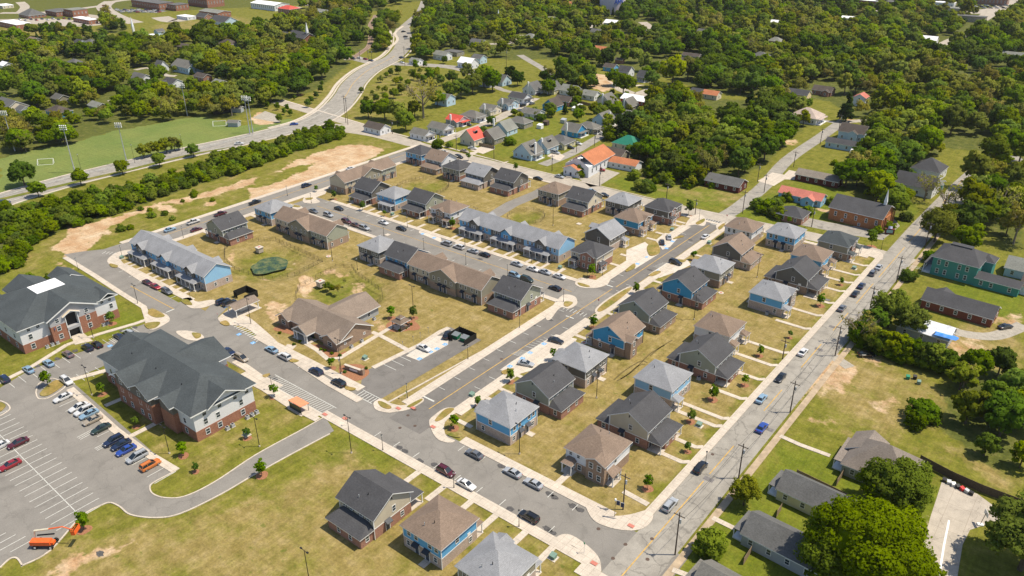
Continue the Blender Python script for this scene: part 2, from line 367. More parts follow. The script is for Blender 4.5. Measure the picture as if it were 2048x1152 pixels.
    turf=ramp(nt,n_big,[(.3,(.115,.160,.040)),(.7,(.165,.190,.052))])
    a=mix(nt,mask(zb[1],n_fx,1.6,.55),base,lush)
    a=mix(nt,mask(za[0],n_fx,1.7,.75),a,dry)
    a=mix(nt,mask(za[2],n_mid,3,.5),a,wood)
    a=mix(nt,mask(zb[0],n_mid,6,.1),a,turf)
    a=mix(nt,mask(za[1],n_mid,2.4,.8,.52),a,soil)
    a=mix(nt,.55,a,ramp(nt,n_fine,[(.3,.28),(.7,.72)]),'OVERLAY')
    a=mix(nt,.35,a,ramp(nt,noise(nt,.9,4,.7,p),[(.3,.3),(.7,.7)]),'OVERLAY')
    mp=N(nt,'ShaderNodeMapping'); mp.inputs['Scale'].default_value=(1.1,.07,1); nt.links.new(p,mp.inputs[0]); a=mix(nt,.32,a,ramp(nt,noise(nt,1,3,.6,mp.outputs[0]),[(.3,.3),(.7,.7)]),'OVERLAY')   # mower runs
    mp=N(nt,'ShaderNodeMapping'); mp.inputs['Scale'].default_value=(.10,.9,1); nt.links.new(p,mp.inputs[0]); a=mix(nt,.2,a,ramp(nt,noise(nt,1,3,.6,mp.outputs[0]),[(.3,.3),(.7,.7)]),'OVERLAY')
    weeds=ramp(nt,noise(nt,.55,2,.5,p),[(.66,0.0),(.72,1.0)]); a=mix(nt,weeds,a,mix(nt,.5,a,(.07,.11,.01)))
    nt.links.new(a,b.inputs['Base Color']); b.inputs['Roughness'].default_value=.95; b.inputs['Specular IOR Level'].default_value=.1
    bu=N(nt,'ShaderNodeBump'); bu.inputs['Strength'].default_value=.6; bu.inputs['Distance'].default_value=.25; nt.links.new(n_fine,bu.inputs['Height']); nt.links.new(bu.outputs[0],b.inputs['Normal'])
    me.materials.append(m)
    o=link('ground',me); o['kind']='structure'; MATS['ground']=m
    return o
pc=lambda x,y:at(x,y)
_a=at(536,526);_b2=at(690,575)
BASINS=[(_a[0],_a[1],16,14,1.6),(_b2[0],_b2[1],17,15,1.6),(at(1052,434)[0],at(1052,434)[1],8,9,1.0),(at(845,375)[0],at(845,375)[1],11,14,1.0)]
ground()
LAWN=None
def lawnmat(name,d,l):
    m,nt,b=nodes(name); p=pos(nt); n=noise(nt,.28,6,.65,p); n2=noise(nt,.12,4,.7,p)
    a=mix(nt,ramp(nt,n2,[(.5-d*.25,1.0),(.75-d*.25,0.0)]) if d>0 else 0.0,ramp(nt,n,[(.3,(.085,.11,.015)),(.7,(.15,.16,.035))]),ramp(nt,n,[(.3,(.205,.150,.042)),(.5,(.265,.190,.062)),(.7,(.33,.245,.105))]))
    a=mix(nt,.55,a,ramp(nt,noise(nt,1.9,5,.75,p),[(.3,.28),(.7,.72)]),'OVERLAY')
    nt.links.new(a,b.inputs['Base Color']); b.inputs['Roughness'].default_value=.95; b.inputs['Specular IOR Level'].default_value=.1
    return m
COURT=paved('court_concrete',(.40,.355,.295),.18,.4,joints=4.5,cracks=.3)
LDRY=lawnmat('verge_dry',.2,0); LGRN=lawnmat('verge_green',-.4,0) if False else lawnmat('verge_mixed',.9,0)
# ---------------------------------------------------------------- streets
def st(name,mb): 
    o=mb.build(name); o['kind']='structure'; return o
ZR=.03
rd=MB()
rd.sheet(rect(-228,-46,99.6,112.9),ZR,ASPHL)                       # lower street
rd.sheet(px((128,509),(165,503),(212,498),(262,484),(276,492),(262,500),(235,507),(222,518),(236,535),(330,590),(420,640),(345,652),(300,620),(190,550)),ZR+.004,ASPHL)
rd.sheet(rect(-127.6,-116.8,109,284),ZR+.008,ASPH)                 # centre street
rd.sheet(rect(-272,-118,187.8,202.2),ZR+.012,ASPHL)                # middle street
rd.sheet([(-290,108),(-277.5,108),(-277.5,284),(-288.5,284),(-289,200)],ZR+.016,ASPHL)  # west street
st('road',rd)
ro=MB()
rr=[(-53,40),(-53,110),(-53.2,170),(-53.2,235),(-53.4,300),(-53.2,330),(-52,380),(-50,425)]+px((1990,305))
ro.strip(curve(rr,4),[9.4]*200,0,ZR+.024,ASPHO)
ro.strip(curve(px((1975,318),(1990,304),(2010,306),(2048,330)),4),7,0,ZR+.02,ASPHO)
st('road',ro)
rp=MB()
rp.strip(curve([(-430,300),(-360,294),(-320,289),(-280,284.5),(-230,284.2),(-190,284.2),(-150,284),(-125,286),(-100,288),(-78,289.5),(-48,287)],4),8.4,0,ZR+.02,ASPHP)
st('road',rp)
bg=MB()
BR=curve(px((-60,430),(0,402),(120,366),(240,336),(360,308),(470,284),(560,263),(620,246),(664,222),(692,192),(708,166),(735,142),(765,126),(790,112),(806,92),(808,72),(806,58),(820,44),(838,28),(846,14),(850,2)),5)
wd=[17 if i<32 else 15 for i in range(len(BR))]
n_=len(BR)
wd=[17.5 if i<0.42*n_ else (16 if i<.62*n_ else (14 if i<.8*n_ else 10)) for i in range(n_)]
bg.strip(BR,wd,0,ZR+.03,ASPHO)
bg.strip(curve(px((560,262),(640,254),(700,258),(770,268)),5),14,0,ZR+.016,ASPHP)
bg.strip(curve(px((700,258),(760,270),(830,288)),5),10,0,ZR+.014,ASPHP)
bg.strip(curve(px((700,112),(740,124),(800,128),(850,130),(900,134),(930,140),(960,150)),5),11,0,ZR+.026,ASPHO)
bg.strip(px((700,120),(708,112)),10,0,ZR+.022,ASPHO)
st('road',bg)
sd=MB()
def street(pts,w,mat=ASPHO,z=.0): sd.strip(curve(px(*pts),4),w,0,ZR+z,mat)
street(((868,286),(920,268),(990,240),(1030,218),(1070,196)),7,ASPHP,.004)
street(((1085,330),(1140,308),(1180,285),(1210,268),(1262,240)),6,ASPHO,.006)
street(((1452,430),(1480,412),(1530,370),(1575,320),(1640,275),(1672,252),(1690,240)),6.5,ASPHO,.006)
street(((1670,245),(1620,236),(1560,222)),4,ASPHO,.008)
street(((1690,244),(1740,240),(1790,236)),5,GRAVEL,.010)
street(((960,150),(1000,178),(1040,186)),5,ASPHO,.010)
street(((1040,110),(1060,122),(1090,140),(1110,160)),6,ASPHO,.004)
street(((1000,90),(1030,80),(1044,70)),5,ASPHP,.004)
street(((1240,178),(1270,188),(1300,180),(1330,168)),8,ASPHP,.004)
street(((1225,168),(1245,180)),7,ASPHP,.012)
street(((1310,176),(1290,196),(1340,200)),5,ASPHP,.016)
street(((1395,140),(1420,128),(1450,118)),5,ASPHP,.004)
street(((1530,100),(1560,92),(1585,88)),5,ASPHP,.004)
street(((1650,18),(1700,22),(1760,22)),16,ASPHP,.004)
street(((1870,100),(1890,86),(1920,74),(1960,70)),8,ASPHP,.004)
street(((2030,0),(2010,10),(1985,24),(1960,40)),14,ASPHP,.006)
street(((1900,22),(1960,24),(2010,18)),26,ASPHP,.002)
street(((1960,40),(1965,56),(1970,66)),10,ASPHP,.008)
street(((272,46),(240,36),(214,22),(208,12),(222,2)),16,ASPHP,.006)
street(((222,4),(250,0),(300,-4)),14,ASPHP,.003)
street(((0,26),(100,24),(200,12)),12,ASPHP,.004)
street(((40,26),(50,14),(40,4)),10,ASPHP,.008)
street(((-40,44),(60,42),(110,44),(170,48),(205,44)),34,ASPHP,.001); street(((80,26),(150,30),(200,36)),20,ASPHP,.012)
street(((240,20),(280,22),(325,24)),16,ASPHL,.006)
street(((320,34),(345,42),(380,36)),18,ASPHP,.004)
street(((610,10),(640,10),(700,4)),14,ASPHP,.004)
street(((512,16),(560,18),(600,14)),12,ASPHP,.006)
street(((610,66),(640,60),(680,60)),24,ASPHO,.004)
street(((270,140),(300,136),(330,150),(352,152)),5,ASPHP,.004)
street(((375,165),(410,172),(440,182)),5,ASPHP,.004)
street(((215,202),(240,198),(262,194)),3,ASPHP,.004)
street(((980,88),(1020,86),(1070,80)),7,ASPHP,.004)
street(((930,42),(960,52),(980,48)),6,GRAVEL,.004)
street(((1170,58),(1185,52),(1210,44)),7,ASPHP,.004)
street(((1285,44),(1295,52),(1290,62)),9,ASPHP,.004)
street(((1890,655),(1930,668),(1990,672),(2048,650)),4.5,GRAVEL,.004)
street(((1665,712),(1680,722),(1700,735)),3.5,GRAVEL,.004)
st('road',sd)
ds=MB()
def pad(pts,mat=CONC,z=.008,c=False):
    ds.sheet((curve(px(*pts),4,True) if c else px(*pts)),ZR+z,mat)
pad(((1148,350),(1208,338),(1240,346),(1198,372),(1180,374)),GRAVEL,.02)
pad(((1515,362),(1548,372),(1580,352),(1545,345)),CONC,.02); pad(((1560,358),(1590,360),(1605,346),(1578,340)),CONC,.014)
pad(((1600,450),(1700,470),(1765,480),(1800,452),(1790,440),(1770,430),(1755,455),(1700,452),(1660,445),(1618,436)),ASPHO,.004)
pad(((505,236),(560,246),(560,232),(530,222)),GRAVEL,.004)
pad(((940,305),(965,300),(940,314)),CONC,.004)
pad(((1000,326),(1018,322),(1000,334),(984,334)),CONC,.004); pad(((940,300),(966,308),(990,298),(968,292)),CONC,.008)
pad(((1094,312),(1120,322),(1130,312),(1110,302)),CONC,.016); pad(((1050,290),(1070,300),(1085,290)),CONC,.004)
pad(((1884,962),(1955,988),(2012,1030),(2010,1052),(1975,1048),(1940,1060),(1925,1090),(1915,1152),(1900,1300),(1830,1300),(1842,1100),(1862,1030),(1872,1000)),COURT,.004)
pad(((1240,178),(1290,170),(1230,168),(1212,160)),CONC,.014)
pad(((1212,330),(1250,320),(1240,340)),CONC,.0)
st('driveway',ds)
# apartment parking lot, club lot, service drive
pl=MB()
pl.sheet(px((-60,830),(0,776),(60,740),(150,708),(205,690),(270,655),(310,640),(345,640),(390,658),(420,660),(470,690),(380,700),(300,690),(190,740),(140,760),(350,943),(308,965),(300,975),(262,1030),(240,1014),(222,1006),(205,1010),(162,1034),(100,1102),(46,1131),(34,1117),(20,1118),(0,1136),(-200,1250)),ZR+.02,ASPHL)
pl.sheet(curve(px((300,975),(306,988),(330,996),(370,993),(430,964),(512,910),(600,862),(650,834)),5)+curve(px((668,862),(590,905),(512,948),(440,990),(360,1028),(310,1036),(262,1030)),5),ZR+.024,ASPHL)
pl.sheet([(-149.5,119.8),(-142.8,113),(-142.5,111),(-135.5,111),(-135.5,113),(-134.3,153),(-147.0,153),(-148.5,122.7)],ZR+.004,ASPH)
pl.sheet(px((425,606),(452,618),(430,640),(395,640)),ZR+.026,ASPHL)
st('parking_lot',pl)
sv=MB()
sv.strip(px((1092,378),(1075,387),(1024,408),(976,437),(962,446)),6.4,0,ZR+.01,ASPHL); st('driveway',sv)
rl=MB(); RL=curve(px((700,120),(725,103),(738,92),(742,72),(741,50),(748,38),(752,30)),5); rl.strip(RL,5,0,ZR+.04,RAILB)
for s in(-.75,.75): rl.strip(RL,.25,.05,.25,plain('rail_steel',(.12,.08,.06),.5),off=s)
st('railway_track',rl)
# ---------------------------------------------------------------- pavements, kerbs and verges
pv=MB(); H1=.14
_k=[0]
def lift_():      # every slab tops out a few millimetres from its neighbours
    _k[0]+=1; return _k[0]*.0005
def slab(pts,mat=CONC,h=H1,c=False): pv.prism(curve(pts,4,True) if c else pts,0,h+lift_(),mat)
def walk(pts,w=1.4,mat=CONC,h=.06): pv.strip(pts,w,0,h+lift_(),mat)
V=lambda *a:[(y,x) for x,y in a]     # (u,v) -> (x,y)
# centre street
slab(rect(-130.2,-127.3,116,188)); slab(rect(-129.3,-125.6,203,270))
slab(rect(-117.4,-113.8,121,183)); slab(rect(-116.4,-113.4,183,283))
# lower street (north east side), its far end and the south west side
slab(rect(-107,-64,112.5,115.2)); slab(rect(-187,-143,112.2,114.9))
slab(rect(-142.5,-62,98.7,101.4)); slab(rect(-175,-142.5,97.5,99.8))
slab(rect(-62,-48.6,96,99.2),h=.12)
# right road, west side pavement
slab(rect(-59.6,-57.6,117,284),CONC,.13); slab(rect(-47.8,-46.2,60,420),plain('old_kerb',(.36,.28,.19),.9,var=.3,scale=.5),.10)
# middle street
slab(rect(-262,-128,202.2,204.2)); slab(rect(-262,-129,186,188)); 
# west street
slab(rect(-277.5,-274.8,123,282)); slab(rect(-291.5,-289,124,284))
slab(rect(-271,-226,113.0,115.6))
# top street
slab(rect(-270,-118,278.4,280.2)); slab(rect(-113,-62,281.8,283.8)); slab([(-430,303.8),(-318,292.8),(-230,288.6),(-120,288.6),(-120,289),(-230,289.4),(-318,294),(-430,305.2)],h=.12)
# corner aprons
def corner(pts,c=True,mat=CONC): slab(px(*pts),mat,.135,c)
corner(((747,808),(752,820),(774,826),(787,825),(812,821),(832,813),(847,803),(846,797),(836,799),(809,811),(784,808),(764,798),(752,802)))
corner(((858,845),(870,830),(888,818),(905,816),(916,822),(890,845),(892,872),(910,882),(895,886),(872,876)))
corner(((1170,1008),(1180,1000),(1220,1030),(1258,1030),(1300,1020),(1305,1038),(1290,1055),(1262,1062),(1220,1056),(1186,1040)))
corner(((1098,1090),(1118,1072),(1140,1070),(1170,1088),(1195,1112),(1202,1135),(1200,1175),(1180,1190),(1165,1150),(1165,1110),(1140,1090),(1120,1094)))
corner(((436,640),(446,628),(490,600),(500,604),(480,625),(505,640),(560,690),(540,690),(490,655),(455,650)))
corner(((215,520),(235,505),(262,500),(266,506),(240,516),(262,540),(300,560),(290,568),(238,536),(222,532)))
corner(((365,600),(380,596),(395,604),(425,600),(432,606),(405,616),(380,616)))
corner(((290,640),(300,625),(330,628),(340,640),(328,650),(305,660),(295,655)))
corner(((352,664),(375,662),(400,668),(408,676),(395,682),(370,678)))
corner(((606,404),(612,392),(640,384),(652,380),(650,388),(632,396),(640,404),(622,408)))
corner(((560,412),(575,408),(600,412),(606,418),(596,420),(575,416)))
corner(((1150,568),(1162,556),(1200,562),(1218,556),(1216,568),(1195,576),(1165,576)))
corner(((1190,620),(1212,600),(1250,577),(1262,574),(1268,580),(1236,604),(1200,627)),mat=CONC)
corner(((1128,590),(1150,594),(1154,608),(1138,618),(1120,616),(1100,640),(1092,634),(1110,606)))
corner(((1385,432),(1402,430),(1412,440),(1408,452),(1388,450),(1370,452)))
corner(((1432,452),(1448,444),(1448,452),(1438,462)))
corner(((1690,515),(1712,500),(1748,500),(1765,508),(1762,520),(1735,512),(1716,512)))
# nose-in parking aprons of pale concrete
ap=MB()
def apron(pts,mat=CONCW): ap.sheet(px(*pts),.072,mat)
apron(((1000,740),(1024,723),(1096,678),(1112,669),(1154,678),(1142,702),(1104,728),(1062,742),(1030,750)))
apron(((1253,500),(1290,484),(1318,508),(1270,538),(1252,520)))
apron(((1312,480),(1330,466),(1352,470),(1358,474),(1340,494),(1325,500)))
apron(((1296,550),(1335,525),(1375,520),(1382,530),(1350,545),(1318,556)))
apron(((838,458),(880,470),(884,486),(838,466)))
apron(((812,712),(870,672),(898,672),(896,690),(838,722)))
apron(((778,478),(800,476),(836,490),(850,500),(820,494))) if False else None
st('parking_apron',ap)
# club pavements
for a in (((512,672),(560,700),(600,728),(660,768),(720,802)),): walk(px(*a),2.2,h=H1)
walk(px((584,690),(570,704)),3); walk(px((600,680),(634,700),(655,718),(680,716),(740,680),(790,650)),1.5)
walk(px((744,664),(762,672),(815,700)),1.5); walk(px((746,736),(840,690),(880,664),(898,656)),1.6,h=H1)
walk(px((775,806),(830,776),(960,705)),.5,h=H1); walk(px((690,842),(752,806)),.01) if False else None
# apartment walks
walk(px((134,690),(60,736),(-20,775)),1.5,h=H1); walk(px((134,690),(200,668),(270,648),(298,638)),1.5,h=H1)
walk(px((296,640),(288,615),(238,584),(190,552),(130,515)),1.8,h=H1); slab(px((142,672),(165,665),(186,682),(150,690)),h=.1)
walk(px((140,778),(230,860),(290,905),(352,942)),2,h=H1); walk(px((136,762),(225,738)),1.8,h=H1); walk(px((210,812),(250,795)),1.5)
walk(px((255,876),(335,835)),1.5,h=.08)
walk(px((470,722),(492,735),(520,755),(560,775)),2.2,h=H1); walk(px((500,764),(528,778),(580,812),(635,840)),1.8,h=H1)
walk(px((560,792),(600,816)),.01) if False else None
# kerbs (narrow pale edges)
def kerb(pts,sm=True,w=.32): pv.strip(curve(px(*pts),5) if sm else px(*pts),w,0,.14+lift_(),CONC)
kerb(((0,1136),(20,1118),(34,1117),(44,1130),(46,1131),(100,1102),(162,1034),(205,1010),(222,1006),(240,1014),(262,1030),(310,1036),(360,1028),(440,990),(512,948),(590,905),(660,868)))
kerb(((350,943),(308,965),(300,975),(306,988),(330,996),(370,993),(430,964),(512,910),(600,862),(648,835)))
kerb(((72,786),(78,768),(100,758),(115,760),(132,772),(100,795),(78,798),(72,786))); kerb(((0,802),(14,808),(20,818),(8,828),(0,832)))

kerb(((640,650),(700,620)),False) if False else None
for s in(-1,1):
    pv.strip(BR[:int(.78*n_)],1.1,0,.14,CONC,off=s*9.2)
pv.strip(BR[int(.3*n_):int(.8*n_)],2.2,0,.12,CONC,off=11.4)
pv.strip(curve(px((775,100),(795,80),(790,66),(806,52)),4),2.5,0,.1,CONC)
# garden walks of every house: (x of path, y range) or (y of path, x range)
WK=[]
for uu,v1 in((139,-66),(146,-66),(156.5,-68),(160.5,-68),(171.5,-65),(183,-65),(192,-68),(200.5,-68),(218,-66),(228.5,-66),(239,-65),(249.5,-65),(257.5,-68),(265,-68),(274.5,-64)):
    walk([(v1-4.2,uu),(-61,uu),(-59.5,uu+1.2)],1.3)
walk([(-66.5,122),(-60,121.6)],1.4); walk([(-79.5,115),(-79.5,119.5)],1.6)
for uu in(119,131,136.5,144.5,152,160,172.5,190,197.5,211,219,229,247): walk([(-113.8,uu),(-108.5,uu)],1.3)
for uu in(222,231,237,250,257,268,272): walk([(-129.2,uu),(-134,uu)],1.4)
for vv in(-252.6,-244.6,-240,-235.5,-226.4,-218,-211,-203,-143): walk([(vv,202.5),(vv,208.4)],1.3)
for vv in(-193,-190,-184.5,-181.6,-176.5,-173,-167,-164,-157,-153.6,-150): walk([(vv,202.5),(vv,208.6)],1.2)
for vv in(-270.5,-267.5,-263,-256,-251.8,-247.5,-241,-237,-232.5): walk([(vv,115),(vv,118)],1.2)
for vv in(-202,-209,-139): walk([(vv,188),(vv,183)],1.3)
for vv in(-107,-99,-91,-84,-76,-69): walk([(vv,98.8),(vv,93)],1.5)
for uu in(150,158,172,176): walk([(-274.8,uu),(-270,uu)],1.5)
for q in (((1560,872),(1600,890),(1660,912)),((1425,1036),(1470,1058)),((1590,1000),(1600,1004))): walk(px(*q),1.3)
walk(px((1345,1140),(1378,1152)),1.3); walk(px((640,470),(905,470)),.01) if False else None
# small paved stoops
for x,y in((805,986),(813,1001),): pass
for q in ((808,1000),(1262,710),(1204,746),(1100,628),(775,470),(1158,448),(915,487)): 
    p=at(*q); slab(rect(p[0]-.9,p[0]+.9,p[1]-.9,p[1]+.9),h=.1)
st('pavement',pv)
# verges: grass islands set in the pale pavements
vg=MB()
def verge(pts,mat=None,c=True): vg.prism(curve(px(*pts),4,True) if c else px(*pts),.05,.265,mat or LDRY)
for q in (((756,804),(766,805),(783,815),(776,819),(762,814)),((815,813),(842,799),(843,803),(823,815)),((870,841),(890,820),(908,818),(902,826),(880,842)),
 ((1352,520),(1340,528),(1352,530),(1372,522)) ,((1252,540),(1268,528),(1270,536),(1254,544)),((1298,551),(1312,543),(1322,545),(1306,553)),
 ((1042,714),(1022,722),(1014,728)) if False else ((1003,744),(1020,738),(1028,740),(1010,750)),
 ((1392,446),(1408,438),(1408,444),(1396,450)),((1436,456),(1446,448),(1450,450),(1440,460)),((220,528),(236,532),(232,536),(222,534)),
 ((362,602),(375,600),(385,610),(372,610)),((440,646),(452,642),(460,650),(450,652)),((384,667),(400,668),(402,674),(392,678)),
 ((612,397),(626,396),(622,400),(612,400)),((578,410),(598,412),(600,415),(585,414)),((1156,566),(1178,572),(1176,575),(1160,572)),
 ((905,868),(920,876),(902,874),(895,870)),((582,718),(598,722),(590,726),(580,724)),((692,774),(712,778),(704,782),(692,780)),((525,752),(540,748),(532,756)),
 ((1130,604),(1146,606),(1136,614),(1128,612)),((1195,620),(1215,602),(1250,580),(1264,577),(1238,600),(1204,623)),((1294,494),(1312,484),(1320,505),(1300,512)),((1346,478),(1360,472),(1368,474),(1352,478)),((80,788),(110,762),(128,770),(96,792)),((0,806),(12,812),(0,824)),
 ((290,648),(320,645),(312,656),(296,658)),((305,618),(330,632),(312,636),(296,628))): verge(q)
st('verge',vg)
md=MB(); MD=curve(px((-20,404),(120,372),(170,360),(250,342),(330,322),(400,306),(460,295)),5); md.strip(MD,[3.2]*(len(MD)-6)+[2.4,2,1.6,1.2,.8,.4],0,.16,LGRN); st('verge',md)
# ---------------------------------------------------------------- painted markings
mk=MB(); ZM=.075
mk.strip([(-122.3,118),(-122,150),(-121.4,205),(-121.3,205)],.22,0,ZM,PYEL); mk.strip([(-121.1,207),(-120.7,276)],.24,0,ZM,PYEL)
mk.strip([(-252,107.4),(-225,107.4)],.25,0,ZM,PYEL); mk.strip([(-262,195.3),(-131,195.2)],.2,0,ZM,PYEL)
for y in np.arange(60,424,1): pass
for a,b in((60,136),(139,152),(170,182),(196,212),(222,236),(244,262),(268,300),(306,330),(336,352),(358,372),(380,395)): mk.strip([(-54,a),(-54,b)],.24,0,ZM,PYEL)
mk.strip([(-284,126),(-284,275)],.2,0,ZM,PYEL)
# parallel bay ticks
for y in np.arange(127,184,6.15): mk.strip([(-127.1,y),(-125,y)],.14,0,ZM,PWHITE)
for y in list(np.arange(133,150,6.15))+[168,174,205,211,256]: mk.strip([(-117.6,y),(-119.7,y)],.14,0,ZM,PWHITE)
for y in (210,216,250,256,262): mk.strip([(-125.6,y),(-123.6,y)],.14,0,ZM,PWHITE)
for x in np.arange(-105,-68,6.6): mk.strip([(x,112.3),(x,110)],.14,0,ZM,PWHITE)
for x in np.arange(-125,-72,6.6): mk.strip([(x,101.6),(x,103.8)],.14,0,ZM,PWHITE)
for x in np.arange(-178,-150,6.4): mk.strip([(x,112.1),(x,109.8)],.14,0,ZM,PWHITE)
for x in np.arange(-266,-232,6.6): mk.strip([(x,112.8),(x,110.6)],.14,0,ZM,PWHITE)
for x in np.arange(-262,-134,6.4):
    mk.strip([(x,201.9),(x,199.8)],.14,0,ZM,PWHITE); mk.strip([(x,188.2),(x,190.3)],.14,0,ZM,PWHITE)
# hatched strip by the bus shelter
for s in(99.9,103.6): mk.strip([(-167.3,s),(-141.5,s)],.18,0,ZM,PWHITE)
for x in np.arange(-166.6,-142,.95): mk.strip([(x,100.2),(x+.5,103.4)],.13,0,ZM+.002,PWHITE)
def bars(a,b,n,ln,w=.18,mat=PWHITE):
    "crossing: n bars between a and b, each ln long across"
    a=Vector(a);b=Vector(b); d=(b-a).normalized(); nn=Vector((-d.y,d.x))
    for k in range(n):
        c=a.lerp(b,(k+.5)/n); mk.strip([tuple(c-nn*ln/2),tuple(c+nn*ln/2)],w,0,ZM+.004,mat)
bars((-142.3,112),(-136,112),6,2.4); mk.strip([(-142.4,110.6),(-135.8,110.6)],.2,0,ZM,PWHITE); mk.strip([(-142.4,113.5),(-135.8,113.5)],.2,0,ZM,PWHITE)
mk.strip([(-128,121.3),(-123.6,121.3)],.5,0,ZM,PWHITE); mk.strip([(-120,180.5),(-123,180.5)],.4,0,ZM,PWHITE); bars((-126.8,184.5),(-117.8,184.5),7,2.2)
mk.strip([(-126,206.6),(-122,206.6)],.5,0,ZM,PWHITE); bars((-125.4,281),(-116.8,281),8,2.4); mk.strip([(-121,278),(-116.6,278)],.45,0,ZM,PWHITE)
mk.strip([(-225,104.6),(-225,107.6)],.4,0,ZM,PWHITE); bars((-204,114),(-186,112.4),14,2.4,.3) ; bars((-229.4,188),(-229.4,189),1,.1) 
bars(at(232,508),at(205,505),4,2)
# club lot bays
for u in(125.8,128.7,131.6): mk.strip([(-147.6,u),(-142.4,u)],.15,0,ZM,PWHITE)
for u in(134.5,137.3,140.2,143.1,146,149): mk.strip([(-147,u),(-142.4,u)],.12,0,.082,PWHITE)
# big lot bays
def bays(a,b,n,ln,ang,w=.13,skip=()):
    a=Vector(at(*a));b=Vector(at(*b))
    for k in range(n+1):
        if k in skip:continue
        c=a.lerp(b,k/n); mk.strip([tuple(c),(c.x+ln*math.cos(ang),c.y+ln*math.sin(ang))],w,0,ZM,PWHITE)
bays((352,943),(148,786),15,-5.3,R(90)); bays((270,668),(-10,782),13,-5.3,R(0)) if False else None
bays((14,763),(262,655),12,4.9,R(0)); bays((226,740),(150,768),4,-4.9,R(0))
A0=Vector(at(-30,840));A1=Vector(at(162,1034)); mk.strip([tuple(A0),tuple(A1)],.16,0,ZM,PWHITE)
bays((-30,840),(162,1034),20,5.2,R(90)); bays((-30,840),(162,1034),20,-5.2,R(90)); bays((-60,1090),(20,1105),4,5,R(90))
def blue(x,y,s=1.3,z=.080):
    p=at(x,y); mk.sheet(rect(p[0]-s/2,p[0]+s/2,p[1]-s/2,p[1]+s/2),z,PBLUE)
    r=[(p[0]+math.cos(t)*s*.26,p[1]-s*.06+math.sin(t)*s*.26) for t in np.linspace(-2.6,1.2,9)]
    mk.strip(r,s*.09,0,z+.004,PWHITE); mk.strip([(p[0]-s*.05,p[1]+s*.36),(p[0]-s*.02,p[1]),(p[0]+s*.22,p[1]-s*.02),(p[0]+s*.34,p[1]-s*.28)],s*.09,0,z+.006,PWHITE)
for q in((839,718),(861,704),(874,698),(890,689),(1088,688),(1060,706),(1045,717),(1333,497),(1328,491),(1345,483),(1275,528),(1292,514),(1318,541),(1336,530),(845,468),(868,476),(1020,733)): blue(*q)
for q in((220,692),(252,679),(478,669),(506,686),(451,614)): blue(*q,z=ZM)
bars(at(222,683),at(244,674),6,3.6,.14); bars(at(168,866),at(178,872),3,4,.14); bars(at(204,888),at(212,894),3,4,.14)
for k,(a,b) in enumerate((((1062,696),(1100,680)),((1036,712),(1052,704)),((1278,510),(1296,500)),((1318,536),(1336,528)),((854,466),(872,472)),((826,708),(836,702)),((848,692),(858,688)))):
    A=Vector(at(*a));B=Vector(at(*b)); 
    for t in np.linspace(0,1,6): 
        c=A.lerp(B,float(t)); mk.strip([(c.x-2.2,c.y-.2),(c.x+2.0,c.y+.4)],.12,0,.082,PWHITE)
# white centre line on the concrete court and lane lines of the wide road
mk.strip(px((1898,1041),(1888,1090),(1878,1152),(1870,1200)),.4,0,.062,WHITE)
for s in(-4.6,4.6,): mk.strip(BR[:int(.42*n_)],.18,0,.10,PWHITE,off=s)
mk.strip(BR[int(.44*n_):int(.66*n_)],.35,0,.10,PYEL,off=.3)
for q in((540,262),(560,276),(585,262)): pass
# red tactile pads, manhole lids, drains
for q in((826,817),(1262,1053),(797,818),(1188,1128),(650,830),(690,838),(866,855)):
    p=at(*q); mk.sheet(rect(p[0]-.7,p[0]+.7,p[1]-.45,p[1]+.45),.262,REDBR)
DK=plain('iron_lid',(.09,.06,.045),.7)
for x,y in((1197,1058),(1251,1089),(1226,1117),(1304,1078),(1295,1119),(816,831),(800,856),(1003,718),(1160,625),(1425,909),(830,852),(830,820),(1430,740),(780,480)):
    p=at(x,y); mk.prism([(p[0]+.42*math.cos(t),p[1]+.42*math.sin(t)) for t in np.linspace(0,6.28,12)[:-1]],.04,.078,DK)
PATCH=plain('road_patch',(.15,.14,.135),.9,var=.3)
for q in((1655,600),(1670,620),(1668,655),(1640,700),(1540,860),(1700,640),(1833,450),(1869,424),(1570,730),(1420,960)):
    p=at(*q); mk.sheet(rect(p[0]-1.5,p[0]+.8,p[1]-.7,p[1]+.7),.058,PATCH)
st('road_marking',mk)
# oil marks in bays, tyre tracks (irregular real stains)
ol=MB(); OIL=plain('oil_stain',(.075,.072,.07),.8,var=.5,scale=2)
def blot(x,y,r,z=.068,asp=1.6,mat=None):
    p=at(x,y) if x>-400 and y>-50 else (x,y); a=random.random()*3
    ol.sheet([(p[0]+r*(.7+.5*random.random())*math.cos(t+a)*asp,p[1]+r*(.7+.5*random.random())*math.sin(t+a)) for t in np.linspace(0,6.28,13)[:-1]],z,mat or OIL)
for q in((799,895),(810,902),(840,922),(1002,932),(1100,988),(1110,995),(1145,1012),(1020,1018),(1095,1058),(1104,1066),(1160,1020),(870,930),(75,732),(150,702),(115,718),(245,662),(270,655),(350,548),(362,560),(885,475),(960,518),(740,462),(790,520),(1060,570),(1068,650),(1100,640),(1150,600),(1300,540),(1380,480),(550,757),(200,1108)): blot(*q,.7)
st('oil_stains',ol)
rt=MB(); RUT=plain('rut_mud',(.11,.085,.03),.95,var=.5,scale=2.5)
for q in (((1228,760),(1246,744),(1267,730),(1284,722),(1295,726)),((1241,758),(1258,747),(1274,733),(1290,728)),((1234,762),(1252,752),(1270,738),(1300,708),(1330,690)),((1300,712),(1322,694),(1345,680))): rt.strip(curve(px(*q),5),.38,0,.03,RUT)
st('wheel_ruts',rt)
